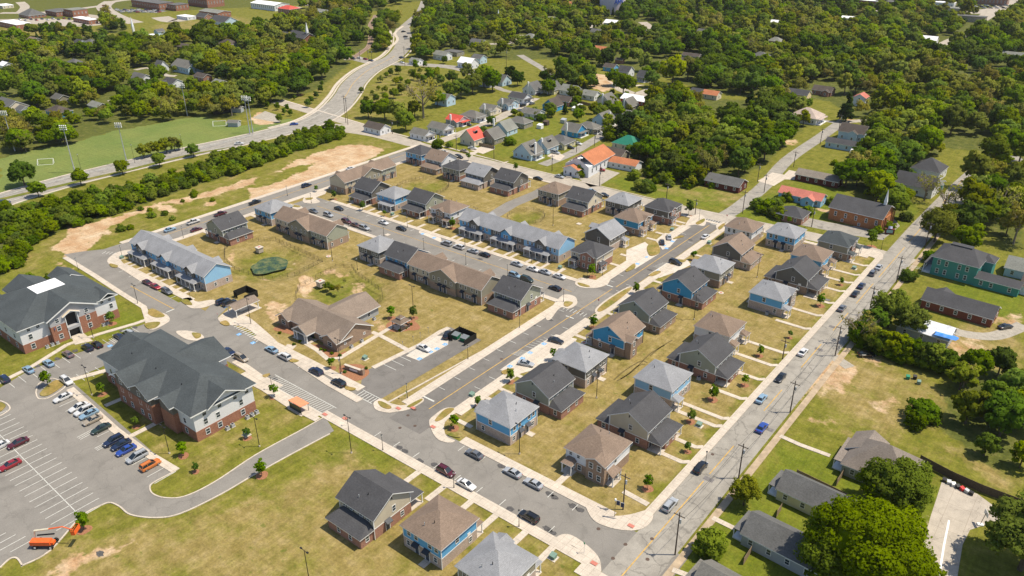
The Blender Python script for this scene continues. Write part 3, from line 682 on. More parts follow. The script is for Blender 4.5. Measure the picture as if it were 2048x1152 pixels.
# ---------------------------------------------------------------- building kit
RCH=shingle('shingle_charcoal',(.066,.066,.070)); RGR=shingle('shingle_light_grey',(.245,.25,.262),.15); RTN=shingle('shingle_tan',(.20,.148,.112))
RSL=shingle('shingle_slate',(.060,.070,.074)); RWG=shingle('shingle_warm_grey',(.15,.145,.13)); RMG=shingle('shingle_mid_grey',(.115,.115,.112)); RBR=shingle('shingle_brown',(.085,.07,.06))
RSG=shingle('shingle_sage',(.20,.205,.18)); ROR=shingle('shingle_terracotta',(.42,.16,.075)); RRD=plain('red_metal_roof',(.50,.075,.05),.6); RTG=plain('green_metal_roof',(.02,.17,.11),.5)
RWH=plain('white_membrane_roof',(.80,.80,.80),.6,var=.03); RPK=shingle('shingle_faded_red',(.46,.16,.12)); RTC=shingle('shingle_club',(.205,.162,.128))
BK={'red':brick('brick_red',(.34,.185,.135)),'brown':brick('brick_brown',(.33,.235,.17)),'pale':brick('brick_pale',(.46,.37,.31)),'deep':brick('brick_deep',(.20,.065,.04)),
 'apt':brick('brick_orange',(.33,.155,.10)),'tan':brick('brick_tan',(.36,.26,.19)),'maroon':brick('brick_maroon',(.13,.04,.03)),'church':brick('brick_church',(.42,.18,.08))}
SD={'blue':siding('siding_blue',(.12,.36,.60)),'pblue':siding('siding_pale_blue',(.26,.47,.66)),'dblue':siding('siding_deep_blue',(.05,.28,.50)),'taupe':siding('siding_taupe',(.145,.135,.115)),
 'sage':siding('siding_sage',(.30,.31,.24)),'beige':siding('siding_beige',(.50,.44,.33)),'white':siding('siding_white',(.66,.67,.68)),'cream':siding('siding_cream',(.62,.55,.42)),
 'apt':siding('siding_light_grey',(.62,.62,.62)),'green':siding('siding_teal_green',(.06,.24,.20)),'yellow':siding('siding_pale_yellow',(.56,.52,.32)),'grey':siding('siding_grey',(.34,.36,.37)),
 'lblue':siding('siding_powder_blue',(.42,.55,.64)),'khaki':siding('siding_khaki',(.27,.25,.19)),'gold':siding('siding_gold',(.62,.50,.28)),'wgrey':siding('siding_wing_grey',(.36,.36,.37))}
_wm={}
def window_mesh(w,h,shut=False,frame=None):
    k=(round(w,2),round(h,2),shut,frame.name if frame else '')
    if k not in _wm:
        mb=MB(); f=frame or WHITE; t=.11
        mb.box(0,.07,-w/2-t,w/2+t,-h/2-t,-h/2,f); mb.box(0,.06,-w/2-t,w/2+t,h/2,h/2+t,f)
        mb.box(0,.065,-w/2-t,-w/2,-h/2,h/2,f); mb.box(0,.065,w/2,w/2+t,-h/2,h/2,f); mb.box(0,.05,-w/2,w/2,-.035,.035,f)
        mb.box(0,.03,-w/2,w/2,-h/2,h/2,GLASS)
        if shut:
            for s in(-1,1): mb.box(0,.05,s*(w/2+.3)-.16,s*(w/2+.3)+.16,-h/2,h/2,DKTRIM)
        _wm[k]=mb.mesh('window')
    return _wm[k]
FACE={'+x':0,'+y':90,'-x':180,'-y':270}
def put(par,name,me,x,y,z,face): return link(name,me,par,(x,y,z),R(FACE[face]))
def windows(par,face,plane,along,z,w=.9,h=1.35,shut=False,frame=None):
    "windows on a wall: plane = the wall's coordinate, along = positions"
    for a in along:
        x,y=(plane,a) if face[1]=='x' else (a,plane)
        put(par,'window',window_mesh(w,h,shut,frame),x,y,z,face)
_dm=None
def door(par,face,plane,a,z0=0.1,awn=None):
    global _dm
    if _dm is None:
        mb=MB(); mb.box(0,.06,-.5,.5,0,2.1,DOORM); mb.box(0,.08,-.62,-.5,0,2.2,WHITE); mb.box(0,.08,.5,.62,0,2.2,WHITE); mb.box(0,.08,-.62,.62,2.1,2.22,WHITE); _dm=mb.mesh('door')
    x,y=(plane,a) if face[1]=='x' else (a,plane); put(par,'door',_dm,x,y,z0,face)
    if awn:
        mb=MB(); mb.add([(0,-.8,.5),(0,.8,.5),(1.0,.8,0),(1.0,-.8,0),(0,-.8,.3),(0,.8,.3),(1.0,.8,-.12),(1.0,-.8,-.12)],[(0,3,2,1),(3,7,6,2),(0,4,7,3),(1,2,6,5),(4,5,6,7)],awn)
        put(par,'door_canopy',mb.mesh('door_canopy'),x,y,z0+2.45,face)
def hip(mb,x0,x1,y0,y1,z,h,mat,axis=None,t=.2,fas=None,ridge=None):
    lx,ly=x1-x0,y1-y0; axis=axis or('x' if lx>=ly else 'y'); cx,cy=(x0+x1)/2,(y0+y1)/2
    if axis=='x': rr=(lx-ly)/2 if ridge is None else ridge/2; rr=max(rr,.05); A,B=(cx-rr,cy,z+h),(cx+rr,cy,z+h)
    else: rr=(ly-lx)/2 if ridge is None else ridge/2; rr=max(rr,.05); A,B=(cx,cy-rr,z+h),(cx,cy+rr,z+h)
    v=[(x0,y0,z),(x1,y0,z),(x1,y1,z),(x0,y1,z),A,B]
    f=[(0,1,5,4),(1,2,5),(2,3,4,5),(3,0,4)] if axis=='x' else [(0,1,4),(1,2,5,4),(2,3,5),(3,0,4,5)]
    mb.add(v,f,mat)
    mb.add([(x0,y0,z-t),(x1,y0,z-t),(x1,y1,z-t),(x0,y1,z-t),(x0,y0,z-.001),(x1,y0,z-.001),(x1,y1,z-.001),(x0,y1,z-.001)],[(0,1,5,4),(1,2,6,5),(2,3,7,6),(3,0,4,7),(3,2,1,0)],fas or WHITE)
def gab(mb,x0,x1,y0,y1,z,h,axis,mat,t=.22,fas=None,off=0):
    "gabled roof; ridge along axis; z = top of roof at the eaves"
    fas=fas or WHITE
    if axis=='x':
        c=(y0+y1)/2+off; P=[(y0,z),(c,z+h),(y1,z)]
        g=lambda a,q,dz=0:(a,q[0],q[1]+dz); a0,a1=x0,x1
    else:
        c=(x0+x1)/2+off; P=[(x0,z),(c,z+h),(x1,z)]
        g=lambda a,q,dz=0:(q[0],a,q[1]+dz); a0,a1=y0,y1
    for k in(0,1):
        p,q=P[k],P[k+1]; v=[g(a0,p),g(a1,p),g(a1,q),g(a0,q),g(a0,p,-t),g(a1,p,-t),g(a1,q,-t),g(a0,q,-t)]
        flip=(axis=='y')
        tp=(0,1,2,3); mb.add(v,[tp if not flip else tp[::-1]],mat)
        mb.add(v,[(0,3,7,4),(1,5,6,2),(0,4,5,1) if k==0 else (3,2,6,7),(4,7,6,5)],fas)
def gwall(mb,x0,x1,y0,y1,z0,z1,h,axis,mat,off=0):
    "box wall with gable ends"
    mb.box(x0,x1,y0,y1,z0,z1,mat)
    if axis=='x': c=(y0+y1)/2+off; v=[(x0,y0,z1),(x0,c,z1+h),(x0,y1,z1),(x1,y0,z1),(x1,c,z1+h),(x1,y1,z1)]
    else: c=(x0+x1)/2+off; v=[(x0,y0,z1),(c,y0,z1+h),(x1,y0,z1),(x0,y1,z1),(c,y1,z1+h),(x1,y1,z1)]
    mb.add(v,[(0,1,2),(5,4,3)],mat)
def lean(mb,x0,x1,y0,y1,zh,zl,mat,hipped=1.2,t=.18,fas=None):
    "shed roof leaning against x0 and falling towards x1, hipped at both ends"
    fas=fas or WHITE
    v=[(x0,y0+hipped,zh),(x0,y1-hipped,zh),(x1,y1,zl),(x1,y0,zl),(x0,y0,zl),(x0,y1,zl)]
    mb.add(v,[(0,3,2,1),(0,4,3),(1,2,5)],mat)
    mb.add([(x0,y0,zl-t),(x1,y0,zl-t),(x1,y1,zl-t),(x0,y1,zl-t),(x0,y0,zl),(x1,y0,zl),(x1,y1,zl),(x0,y1,zl)],[(0,1,5,4),(1,2,6,5),(2,3,7,6),(3,2,1,0)],fas)
_pm={}
def post(par,x,y,h,w=.2,mat=None,z=0.1):
    k=(round(h,2),w,(mat or WHITE).name)
    if k not in _pm:
        mb=MB(); mb.box(-w/2,w/2,-w/2,w/2,0,h,mat or WHITE); mb.box(-w*.75,w*.75,-w*.75,w*.75,0,.22,mat or WHITE); mb.box(-w*.75,w*.75,-w*.75,w*.75,h-.2,h-.02,mat or WHITE); _pm[k]=mb.mesh('porch_post')
    link('porch_post',_pm[k],par,(x,y,z))
ACM=plain('ac_unit',(.35,.36,.36),.6); UTB=plain('utility_grey',(.45,.46,.45),.6)
def acunit(x,y,rz,label,group='air conditioning units against the walls'):
    t=empty('air_conditioner',(x,y,0),rz,label,'air conditioner',group)
    mb=MB(); mb.box(-.42,.42,-.42,.42,.06,.85,ACM); mb.build('casing',t)
    mb=MB(); mb.tube((0,0,.85),(0,0,.88),.34,.34,DKTRIM,10); mb.build('fan_grille',t)
    mb=MB(); mb.box(-.55,.55,-.55,.55,0,.06,CONC); mb.build('base_pad',t)
ROT={'+v':0,'+u':90,'-v':180,'-u':270}      # where the front looks
def vents(root,z,n=2,mat=None):
    for k in range(n):
        mb=MB(); mb.tube((0,0,-.4),(0,0,.45),.09,.09,GALV if k else BLACKM,6); link('roof_vent',mb.mesh('roof_vent'),root,(-2.3-1.2*k,-.9+1.6*k,z-.5*k))
def mainwalls(root,lo,up,x0,x1,y0,y1,ze,gh=0,axis='y',zb=2.75):
    mb=MB(); mb.box(x0,x1,y0,y1,0,zb,lo); mb.build('brick_wall',root)
    mb=MB(); e=.05
    if gh: gwall(mb,x0+e,x1-e,y0+e,y1-e,zb,ze-.12,gh,axis,up)
    else: mb.box(x0+e,x1-e,y0+e,y1-e,zb,ze-.1,up)
    mb.build('siding_wall',root)
    mb=MB(); w=.02
    for a in((x0-w,x1+w,y0-w,y0+w),(x0-w,x1+w,y1-w,y1+w),(x0-w,x0+w,y0+w,y1-w),(x1-w,x1+w,y0+w,y1-w)): mb.box(*a,zb-.09,zb+.09,WHITE)
    for a,b in((x0,y0),(x1,y0),(x1,y1),(x0,y1)):
        sx=.05 if a==x0 else -.05; sy=.05 if b==y0 else -.05
        mb.box(a+sx-.09,a+sx+.09,b+sy-.09,b+sy+.09,zb+.1,ze-.22,WHITE)
    mb.build('wall_trim',root)
def gutter(root,x0,x1,y0,y1,ze,mat):
    for a,b in((x0,y0),(x1,y1)): mb=MB(); mb.box(a-.06,a+.06,b-.06,b+.06,.1,ze-.2,mat); mb.build('downpipe',root)
def house(kind,u,v,front,roof,up,lo,label,wing=None,porch='two',wu=None,hh=3.0):
    "two storey estate house: centre (u,v), 11.5 m eaves square"
    t=empty('house',(v,u,0),R(ROT[front]),label,'house','two storey houses of the estate')
    r=roof; E=5.75; W=5.28; ze=5.6; U=SD[up]; Lw=BK[lo]
    rear=[-3.9,-2.2,1.6,3.6]
    if kind=='hip':
        mainwalls(t,Lw,U,-W,W,-W,W,ze)
        mb=MB(); hip(mb,-E,E,-E,E,ze,hh,r,ridge=.5,axis='y')
        if wing:
            wy,ww=wing; wm=BK[wu] if wu in BK else SD[wu or lo]
            gab(mb,-1.0,W+.95,wy-ww/2-.35,wy+ww/2+.35,ze+.02,ww*.27,'x',r)
            mw=MB(); gwall(mw,W-.4,W+.6,wy-ww/2,wy+ww/2,0,ze-.18,ww*.25,'x',wm); mw.build('gable_wing',t)
            windows(t,'+x',W+.6,[wy-ww*.22,wy+ww*.22],4.35); windows(t,'+x',W+.6,[wy-ww*.22,wy+ww*.22],1.6)
        mb.build('roof',t)
        windows(t,'-x',-W+.05,rear,4.35); windows(t,'-x',-W,[-3.6,3.9],1.55,.8,1.2)
        door(t,'-x',-W,-1.4,awn=DKTRIM); door(t,'-x',-W,1.5,awn=DKTRIM)
        fr=[a for a in(-4,-1.9,1.9,4) if not wing or abs(a-wing[0])>wing[1]/2+.5]
        windows(t,'+x',W-.05,fr,4.45,.75,.8); windows(t,'+x',W,[a*.8 for a in fr],1.55)
        for s in('-y','+y'):
            windows(t,s,-W+.05 if s=='-y' else W-.05,[-.6 if s=='-y' else .9],4.2); windows(t,s,-W if s=='-y' else W,[3.2],1.5,.8,1.2)
    else:
        mainwalls(t,Lw,U,-W,W,-W,W,ze,gh=3.05)
        mb=MB(); gab(mb,-E,E,-E-.15,E+.15,ze,3.35,'y',r)
        if wing:
            wy,ww=wing; gab(mb,-W-2.4,0,wy-ww/2-.35,wy+ww/2+.35,ze+.02,ww*.27,'x',r)
            mw=MB(); gwall(mw,-W-2.0,-W+.4,wy-ww/2,wy+ww/2,0,ze-.18,ww*.25,'x',BK[wu] if wu in BK else SD[wu]); mw.build('gable_wing',t)
            windows(t,'-x',-W-2.0,[wy],4.35); windows(t,'-x',-W-2.0,[wy],1.6)
        else:
            lean(mb,-1*-0,0,0,0,0,0,r) if False else None
        mb.build('roof',t)
        if not wing:   # one storey room behind
            D=3.6; mw=MB(); mw.box(-W-D,-W+.02,-W+.25,W-.25,0,2.72,Lw); mw.build('rear_room',t)
            mr=MB(); v_=[(-W-.03,-W+1.5,4.15),(-W-.03,W-1.5,4.15),(-W-D-.4,W+.15,2.8),(-W-D-.4,-W-.15,2.8),(-W-.03,-W-.15,2.8),(-W-.03,W+.15,2.8)]
            mr.add(v_,[(0,1,2,3),(0,3,4),(1,5,2)],r)
            mr.add([(a,b,2.62) for a,b in((-W-D-.4,-W-.15),(-W-.03,-W-.15),(-W-.03,W+.15),(-W-D-.4,W+.15))]+[(a,b,2.798) for a,b in((-W-D-.4,-W-.15),(-W-.03,-W-.15),(-W-.03,W+.15),(-W-D-.4,W+.15))],[(0,1,5,4),(2,3,7,6),(3,0,4,7),(3,2,1,0)],WHITE)
            mr.build('rear_roof',t)
            windows(t,'-x',-W-D,[-1.9,1.7],1.5,.8,1.3); windows(t,'+y',W-.25,[-W-1.8],1.5,.8,1.3); windows(t,'-y',-W+.25,[-W-1.8],1.5,.8,1.3)
        windows(t,'-x',-W+.05,[-3.7,-1.5,1.5,3.7],4.75,.75,.95,shut=True)
        windows(t,'+x',W-.05,[-3.7,-1.5,1.5,3.7],4.75,.75,.95,shut=True)
        for s in('-y','+y'):
            p=-W+.05 if s=='-y' else W-.05; q=-W if s=='-y' else W
            windows(t,s,p,[.5 if s=='-y' else -.5],4.4,.85,1.35); windows(t,s,q,[2.6],1.5,.8,1.2); door(t,s,q,-1.6,awn=r if s=='+y' else DKTRIM)
            mb=MB(); mb.box(-.25,.25,-.02,.12,-.25,.25,DKTRIM); put(t,'gable_vent',mb.mesh('gable_vent'),0,p,7.45,s) if s=='+y' else put(t,'gable_vent',mb.mesh('gable_vent'),0,p,7.45,s)
    # front porches
    if porch in('two','near','far'):
        for s in((-1,1) if porch=='two' else ((-1,) if porch=='near' else (1,))):
            yc=s*3.7; mb=MB(); lean(mb,W-.02,W+2.3,yc-1.5,yc+1.5,3.6,2.85,r,.7); mb.build('porch_roof',t)
            for a in(-1.2,1.2): post(t,W+2.0,yc+a,2.55)
            mb=MB(); mb.box(W,W+2.2,yc-1.5,yc+1.5,0,.12,CONC); mb.build('porch_floor',t); door(t,'+x',W,yc)
    elif porch=='room':     # lean-to room with a porch at each end
        mw=MB(); mw.box(W-.02,W+3.4,-2.6,2.6,0,2.72,Lw); mw.build('front_room',t); windows(t,'+x',W+3.4,[-1.4,1.4],1.5,.8,1.3)
        mb=MB(); lean(mb,W-.02,W+3.9,-W-.1,W+.1,4.2,2.85,r,1.4); mb.build('porch_roof',t)
        for y in(-W+.2,W-.2): post(t,W+3.5,y,2.55); door(t,'+x',W,y*.75)
        mb=MB(); mb.box(W,W+3.6,-W,-2.7,0,.12,CONC); mb.build('porch_floor',t); mb=MB(); mb.box(W,W+3.6,2.7,W,0,.12,CONC); mb.build('porch_floor',t)
    elif porch=='long':
        mb=MB(); lean(mb,W-.02,W+2.6,-2.6,W,3.7,2.85,r,.8); mb.build('porch_roof',t)
        for y in(-2.3,.2,2.6,W-.3): post(t,W+2.3,y,2.55)
        mb=MB(); mb.box(W,W+2.5,-2.6,W,0,.12,CONC); mb.build('porch_floor',t); door(t,'+x',W,-1.4); door(t,'+x',W,3.9)
    if label.startswith(('tan-roofed white','charcoal-roofed beige and')):      # small side porch at the street corner
        mb=MB(); v_=[(1.6,W-.02,3.5),(4.6,W-.02,3.5),(5.1,W+2.0,2.85),(1.1,W+2.0,2.85),(1.6,W-.02,3.3),(4.6,W-.02,3.3),(5.1,W+2.0,2.65),(1.1,W+2.0,2.65)]
        mb.add(v_,[(0,1,2,3),(4,7,6,5),(0,4,5,1),(1,5,6,2),(2,6,7,3),(3,7,4,0)],r); mb.build('porch_roof',t); post(t,1.5,W+1.8,2.5); post(t,4.7,W+1.8,2.5); door(t,'+y',W,3.2)
        mb=MB(); mb.box(1.2,5,W,W+2,0,.12,CONC); mb.build('porch_floor',t)
    if porch!='none': mb=MB(); mb.box(-1,1,-.8,.8,0,.1,CONC); link('stoop',mb.mesh('stoop'),t,(-1.6,W+1.0,0)) if kind!='hip' else link('stoop',mb.mesh('stoop'),t,(-W-1.0,-1.4,0))
    gutter(t,-W-.07,W+.07,-W-.07,W+.07,ze,DKTRIM if up in('taupe','dblue') else WHITE)
    vents(t,ze+2.0)
    mb=MB(); mb.box(0,.35,-.45,.45,-.35,.35,WHITE); put(t,'wall_unit',mb.mesh('wall_unit'),2.9,-W if random.random()<.5 else W,3.1,'-y' if random.random()<0 else '+y')
    a_=R(ROT[front]); s_=1 if front in('+u','+v') else -1
    if front in('+v','-u'): s_=-1 if front=='+v' else 1
    lx,ly=1.2,s_*(W+.75)
    acunit(v+lx*math.cos(a_)-ly*math.sin(a_),u+lx*math.sin(a_)+ly*math.cos(a_),a_,'grey air conditioner on a small pad beside an estate house wall','air conditioners beside the estate houses')
    return t
E='charcoal-roofed'
HS=[
# right road row (front to the road on the right)
('hip',126.4,-76.2,'-u',RTN,'white','brown','tan-roofed white and brown brick corner house beside the solar sign at the bottom junction',(3.0,4.9),'near','brown'),
('gable',143.2,-75.0,'+v',RCH,'beige','red','charcoal-roofed beige house directly behind the tan-roofed white corner house',None,'room',None),
('hip',161.3,-78.6,'+v',RGR,'pblue','pale','light blue house with pale grey pyramid roof, third up the old road',None,'near',None),
('gable',179.2,-75.0,'+v',RCH,'sage','red','sage green gabled house on the old road between the light blue and white houses',None,'room',None),
('hip',195.8,-78.8,'+v',RTN,'white','pale','white house with tan pyramid roof and two small porches facing the old road',None,'two',None),
('hip',225.8,-75.0,'+v',RGR,'blue','pale','bright blue house with light grey roof beside the wide lawn on the old road',(2.8,4.2),'near','pale'),
('gable',245.2,-74.3,'+v',RCH,'taupe','brown','dark taupe gabled house with charcoal roof facing the old road, beyond the bright blue house',None,'room',None),
('hip',261.8,-75.6,'+v',RTN,'blue','brown','blue house with tan pyramid roof behind the dark taupe house on the old road',None,'two',None),
('hip',279.6,-72.4,'+v',RSL,'khaki','brown','khaki house with dark slate roof and brick gable at the junction near the brick church',(-.6,4.2),'two','red'),
# centre street, right hand side
('hip',124.4,-101.6,'-v',RGR,'blue','pale','blue house with pale grey roof on the rounded lower corner of the centre street',(2.4,4.4),'near','blue'),
('gable',140.1,-101.6,'-v',RCH,'sage','red','sage house with charcoal roof and red brick rear room, behind the blue corner house',None,'near',None),
('hip',155.7,-101.0,'-v',RGR,'taupe','pale','taupe house with pale grey roof beside the concrete bays with the silver sedan',(1.5,3.6),'near','taupe'),
('gable',175.4,-101.0,'-v',RTN,'dblue','brown','vivid blue gabled house with tan roof and a two storey brick wing to the rear',(3.2,3.6),'long','brown'),
('gable',193.0,-103.0,'-v',RCH,'sage','tan','grey-green gabled house with charcoal roof between the two vivid blue houses',None,'far',None),
('gable',214.8,-100.0,'-v',RCH,'dblue','red','vivid blue gabled house with charcoal roof and brick rear room beside the black car bay',None,'two',None),
('hip',232.3,-98.8,'-v',RGR,'khaki','brown','khaki house with pale grey roof between the vivid blue and dark taupe gabled houses',(2.0,3.6),'near','khaki'),
('gable',251.0,-99.8,'-v',RTN,'taupe','pale','dark taupe gabled house with tan roof and cream brick rear room',None,'near',None),
('hip',271.6,-104.8,'+u',RTN,'white','pale','white house with tan pyramid roof at the far end of the centre street',None,'two',None),
('hip',275.8,-90.2,'+u',RGR,'blue','pale','blue house with light grey pyramid roof left of the khaki junction house',None,'two',None),
# centre street, left hand side
('hip',218.0,-138.0,'-u',RCH,'beige','red','charcoal-roofed beige and red brick corner house beside the parking court with blue symbols',(1.6,5.4),'near','red'),
('gable',234.4,-143.0,'+v',RGR,'taupe','pale','taupe gabled house with light grey roof behind the red brick corner house',(2.5,3.6),'far','taupe'),
('hip',254.6,-142.8,'+v',RTN,'dblue','brown','blue house with tan roof and a brown brick gable between two small porches',(.4,4.4),'two','brown'),
('hip',271.6,-139.2,'+v',RCH,'taupe','red','grey house with charcoal roof and red gable at the top end of the centre street',(-2.2,3.8),'near','red'),
# top street row
('hip',268.0,-155.5,'+u',RGR,'taupe','pale','taupe house with pale grey pyramid roof facing the pale street, nearest the centre street',None,'two',None),
('gable',261.3,-170.3,'+u',RCH,'cream','red','cream gabled house with charcoal roof right of the tan-roofed khaki house',None,'two',None),
('hip',261.8,-185.4,'+u',RTN,'khaki','tan','khaki house with tan pyramid roof right of the service drive',None,'two',None),
('gable',262.0,-209.5,'+u',RCH,'taupe','red','warm grey gabled house with charcoal roof left of the service drive',None,'two',None),
('gable',260.0,-224.8,'+u',RGR,'taupe','pale','taupe gabled house with light grey roof and cream brick rear room',None,'two',None),
('hip',260.0,-239.2,'+u',RCH,'khaki','red','olive house with charcoal pyramid roof in the middle of the top street row',None,'two',None),
('gable',264.2,-254.2,'+u',RTN,'white','tan','white gabled house with tan roof in the top street row',None,'two',None),
('hip',266.2,-269.2,'+u',RCH,'blue','red','blue house with charcoal pyramid roof at the top left corner of the estate',None,'two',None),
# middle street, far side
('gable',216.0,-249.6,'-u',RCH,'taupe','red','warm grey gabled house with charcoal roof beside the long tan-roofed row house',None,'room',None),
('hip',216.4,-236.0,'-u',RGR,'blue','pale','blue house with pale grey pyramid roof on the far side of the middle street',None,'long',None),
('gable',219.8,-221.6,'-u',RCH,'sage','red','olive gabled house with charcoal roof and long front porch on the middle street',None,'room',None),
('hip',218.2,-206.4,'-u',RTN,'white','brown','white house with tan roof and brown brick gable between two white porches',(-.2,4.0),'two','brown'),
# middle street, near side
('hip',175.2,-263.6,'+u',RGR,'blue','pale','small blue house with pale grey roof at the west end of the middle street',None,'two',None),
('hip',175.2,-201.4,'+u',RGR,'taupe','pale','taupe house with pale grey pyramid roof beside the light pole on the inner lawn',None,'two',None),
('gable',175.4,-187.6,'+u',RCH,'blue','red','blue gabled house with charcoal roof next to the tan-roofed row house',None,'two',None),
('gable',177.2,-139.6,'+u',RCH,'sage','red','pale green gabled house with charcoal roof at the middle street and centre street corner',None,'two',None),
('gable',153.2,-263.2,'-v',RCH,'sage','red','sage gabled house with charcoal roof and brick rear room beside the round pond',None,'two',None),
# lower street, near side
('gable',83.2,-104.4,'+u',RCH,'beige','red','beige gabled house with dark roof, leftmost of three below the lower street',None,'room',None),
('hip',85.8,-88.0,'+u',RTN,'blue','pale','blue house with tan pyramid roof, middle of the three below the lower street',None,'two',None),
('hip',84.6,-72.0,'+u',RGR,'khaki','pale','khaki house with pale grey pyramid roof cut by the bottom edge of the photo',(2.6,3.4),'near','khaki'),
]
for h in HS: house(*h[:8],wing=h[8],porch=h[9],wu=h[10])
# ---------------------------------------------------------------- row houses
def rowhouse(cu,cv,length,front,roof,cols,lo,label,porches=True,back=False,depth=10.0):
    "long two storey row; local y runs along the ridge, +x is the street front"
    t=empty('row_house',(cv,cu,0),R(ROT[front]),label,'row house','long row houses of the estate')
    n=len(cols); D=depth/2; Ln=length/2; ze=5.6; seg=length/n
    for k,c in enumerate(cols):
        y0=-Ln+k*seg; y1=y0+seg; yc=(y0+y1)/2; e=.06*(k%2)
        mb=MB(); mb.box(-D+e,D-e,y0,y1,0,2.75,BK[lo]); mb.build('brick_wall',t)
        mb=MB()
        if k in(0,n-1): gwall(mb,-D+.06+e,D-.06-e,y0+(.05 if k==0 else 0),y1-(.05 if k==n-1 else 0),2.75,ze-.12,2.8,'y',SD[c])
        else: mb.box(-D+.06+e,D-.06-e,y0,y1,2.75,ze-.12,SD[c])
        mb.build('siding_wall',t)
        if porches:
            g=MB(); ww=seg*.30
            gab(g,0,D+1.3,yc-ww/2-.4,yc+ww/2+.4,ze+.02,ww*.42,'x',roof,fas=DKTRIM); g.build('cross_gable_roof',t)
            g=MB(); gwall(g,D-.3,D+.75,yc-ww/2,yc+ww/2,2.8,ze-.2,ww*.38,'x',SD['taupe'] if k!=1 else SD['blue']); g.build('gable_wing',t)
            windows(t,'+x',D+.75,[yc-.6,yc+.6],4.4,.7,1.2)
            windows(t,'+x',D-.06-e,[yc-seg*.38,yc-seg*.26,yc+seg*.26,yc+seg*.38],4.4,.75,1.2)
            mb=MB(); lean(mb,D-.08,D+2.7,yc-seg*.40,yc+seg*.31,3.75,2.95,RGR if roof is RGR else RTN,1.0); mb.build('porch_roof',t)
            for a in np.linspace(-.38,.29,5): post(t,D+2.4,yc+seg*a,2.6)
            mb=MB(); mb.box(D,D+2.6,yc-seg*.4,yc+seg*.31,0,.18,CONC); mb.build('porch_floor',t)
            for a in(-.3,-.12,.08,.24): door(t,'+x',D-e,yc+seg*a)
            windows(t,'+x',D-e,[yc-seg*.21,yc+seg*.38],1.6,.8,1.2)
            g=MB(); gab(g,-D-1.0,0,yc-2.1,yc+2.1,ze+.02,1.5,'x',roof); g.build('cross_gable_roof',t)
        else:
            windows(t,'-x',-D+.06+e,[yc-3.4,yc-1.4,yc+1.4,yc+3.4],4.3,.75,1.15); windows(t,'+x',D-.06-e,[yc-3.4,yc-1.4,yc+1.4,yc+3.4],4.3,.75,1.15)
            for a in(-2.6,2.6): door(t,'-x',-D+e,yc+a,awn=DKTRIM); door(t,'+x',D-e,yc+a)
            windows(t,'-x',-D+e,[yc-.5,yc+.7],1.5,.7,.9)
    mb=MB(); gab(mb,-D-.45,D+.45,-Ln-.35,Ln+.35,ze,3.1,'y',roof); mb.build('roof',t)
    if not porches:
        sgn=-1
        g=MB(); w=11.4; gab(g,-D-1.3,.5,-w/2-.5,w/2+.5,ze+.03,3.05,'x',roof); g.build('cross_gable_roof',t)
        g=MB(); gwall(g,-D-.75,-D+.4,-w/2,w/2,0,ze-.17,2.75,'x',SD['khaki']); g.build('gable_wing',t)
        windows(t,'-x',-D-.75,[-3.9,-1.5,1.5,3.9],4.3,.75,1.15)
        for a in(-1,1): door(t,'-x',-D-.75,a,awn=DKTRIM)
        mb=MB(); mb.box(-D-.79,-D-.5,-w/2-.04,w/2+.04,0,2.7,BK[lo]); mb.build('brick_plinth',t)
        for a in(-.33,.33):
            g=MB(); gab(g,0,D+1.2,length*a-2.4,length*a+2.4,ze+.02,1.9,'x',roof); g.build('cross_gable_roof',t)
            g=MB(); lean(g,D-.02,D+2.2,length*a-3.5,length*a+3.5,3.6,2.85,roof,1.0); g.build('porch_roof',t)
            for b in(-3.2,0,3.2): post(t,D+1.9,length*a+b,2.55)
    for s in('+y','-y'):
        q=Ln if s=='+y' else -Ln
        windows(t,s,q,[-3,1.5],1.5,.8,1.2)
    gutter(t,-D-.07,D+.07,-Ln,Ln,ze,WHITE)
    return t
rowhouse(126.0,-251.4,47.6,'-u',RGR,['blue','pblue','pblue'],'pale','blue grey-roofed row house with three porches beside the red parked cars')
rowhouse(215.9,-171.0,47.2,'-u',RGR,['blue','taupe','pblue'],'pale','blue and taupe row house with pale grey roof facing the middle street')
rowhouse(173.4,-238.0,31.4,'+u',RTN,['sage','khaki','beige'],'tan','tan-roofed olive row house between the pond and the middle street',porches=False)
rowhouse(174.6,-164.6,32.6,'+u',RTN,['khaki','sage','beige'],'tan','tan-roofed khaki row house above the club lawn',porches=False)
rowhouse(227.2,-267.6,30.6,'-v',RTN,['sage','beige','beige'],'tan','tan-roofed beige row house beside the bare construction ground',porches=False)
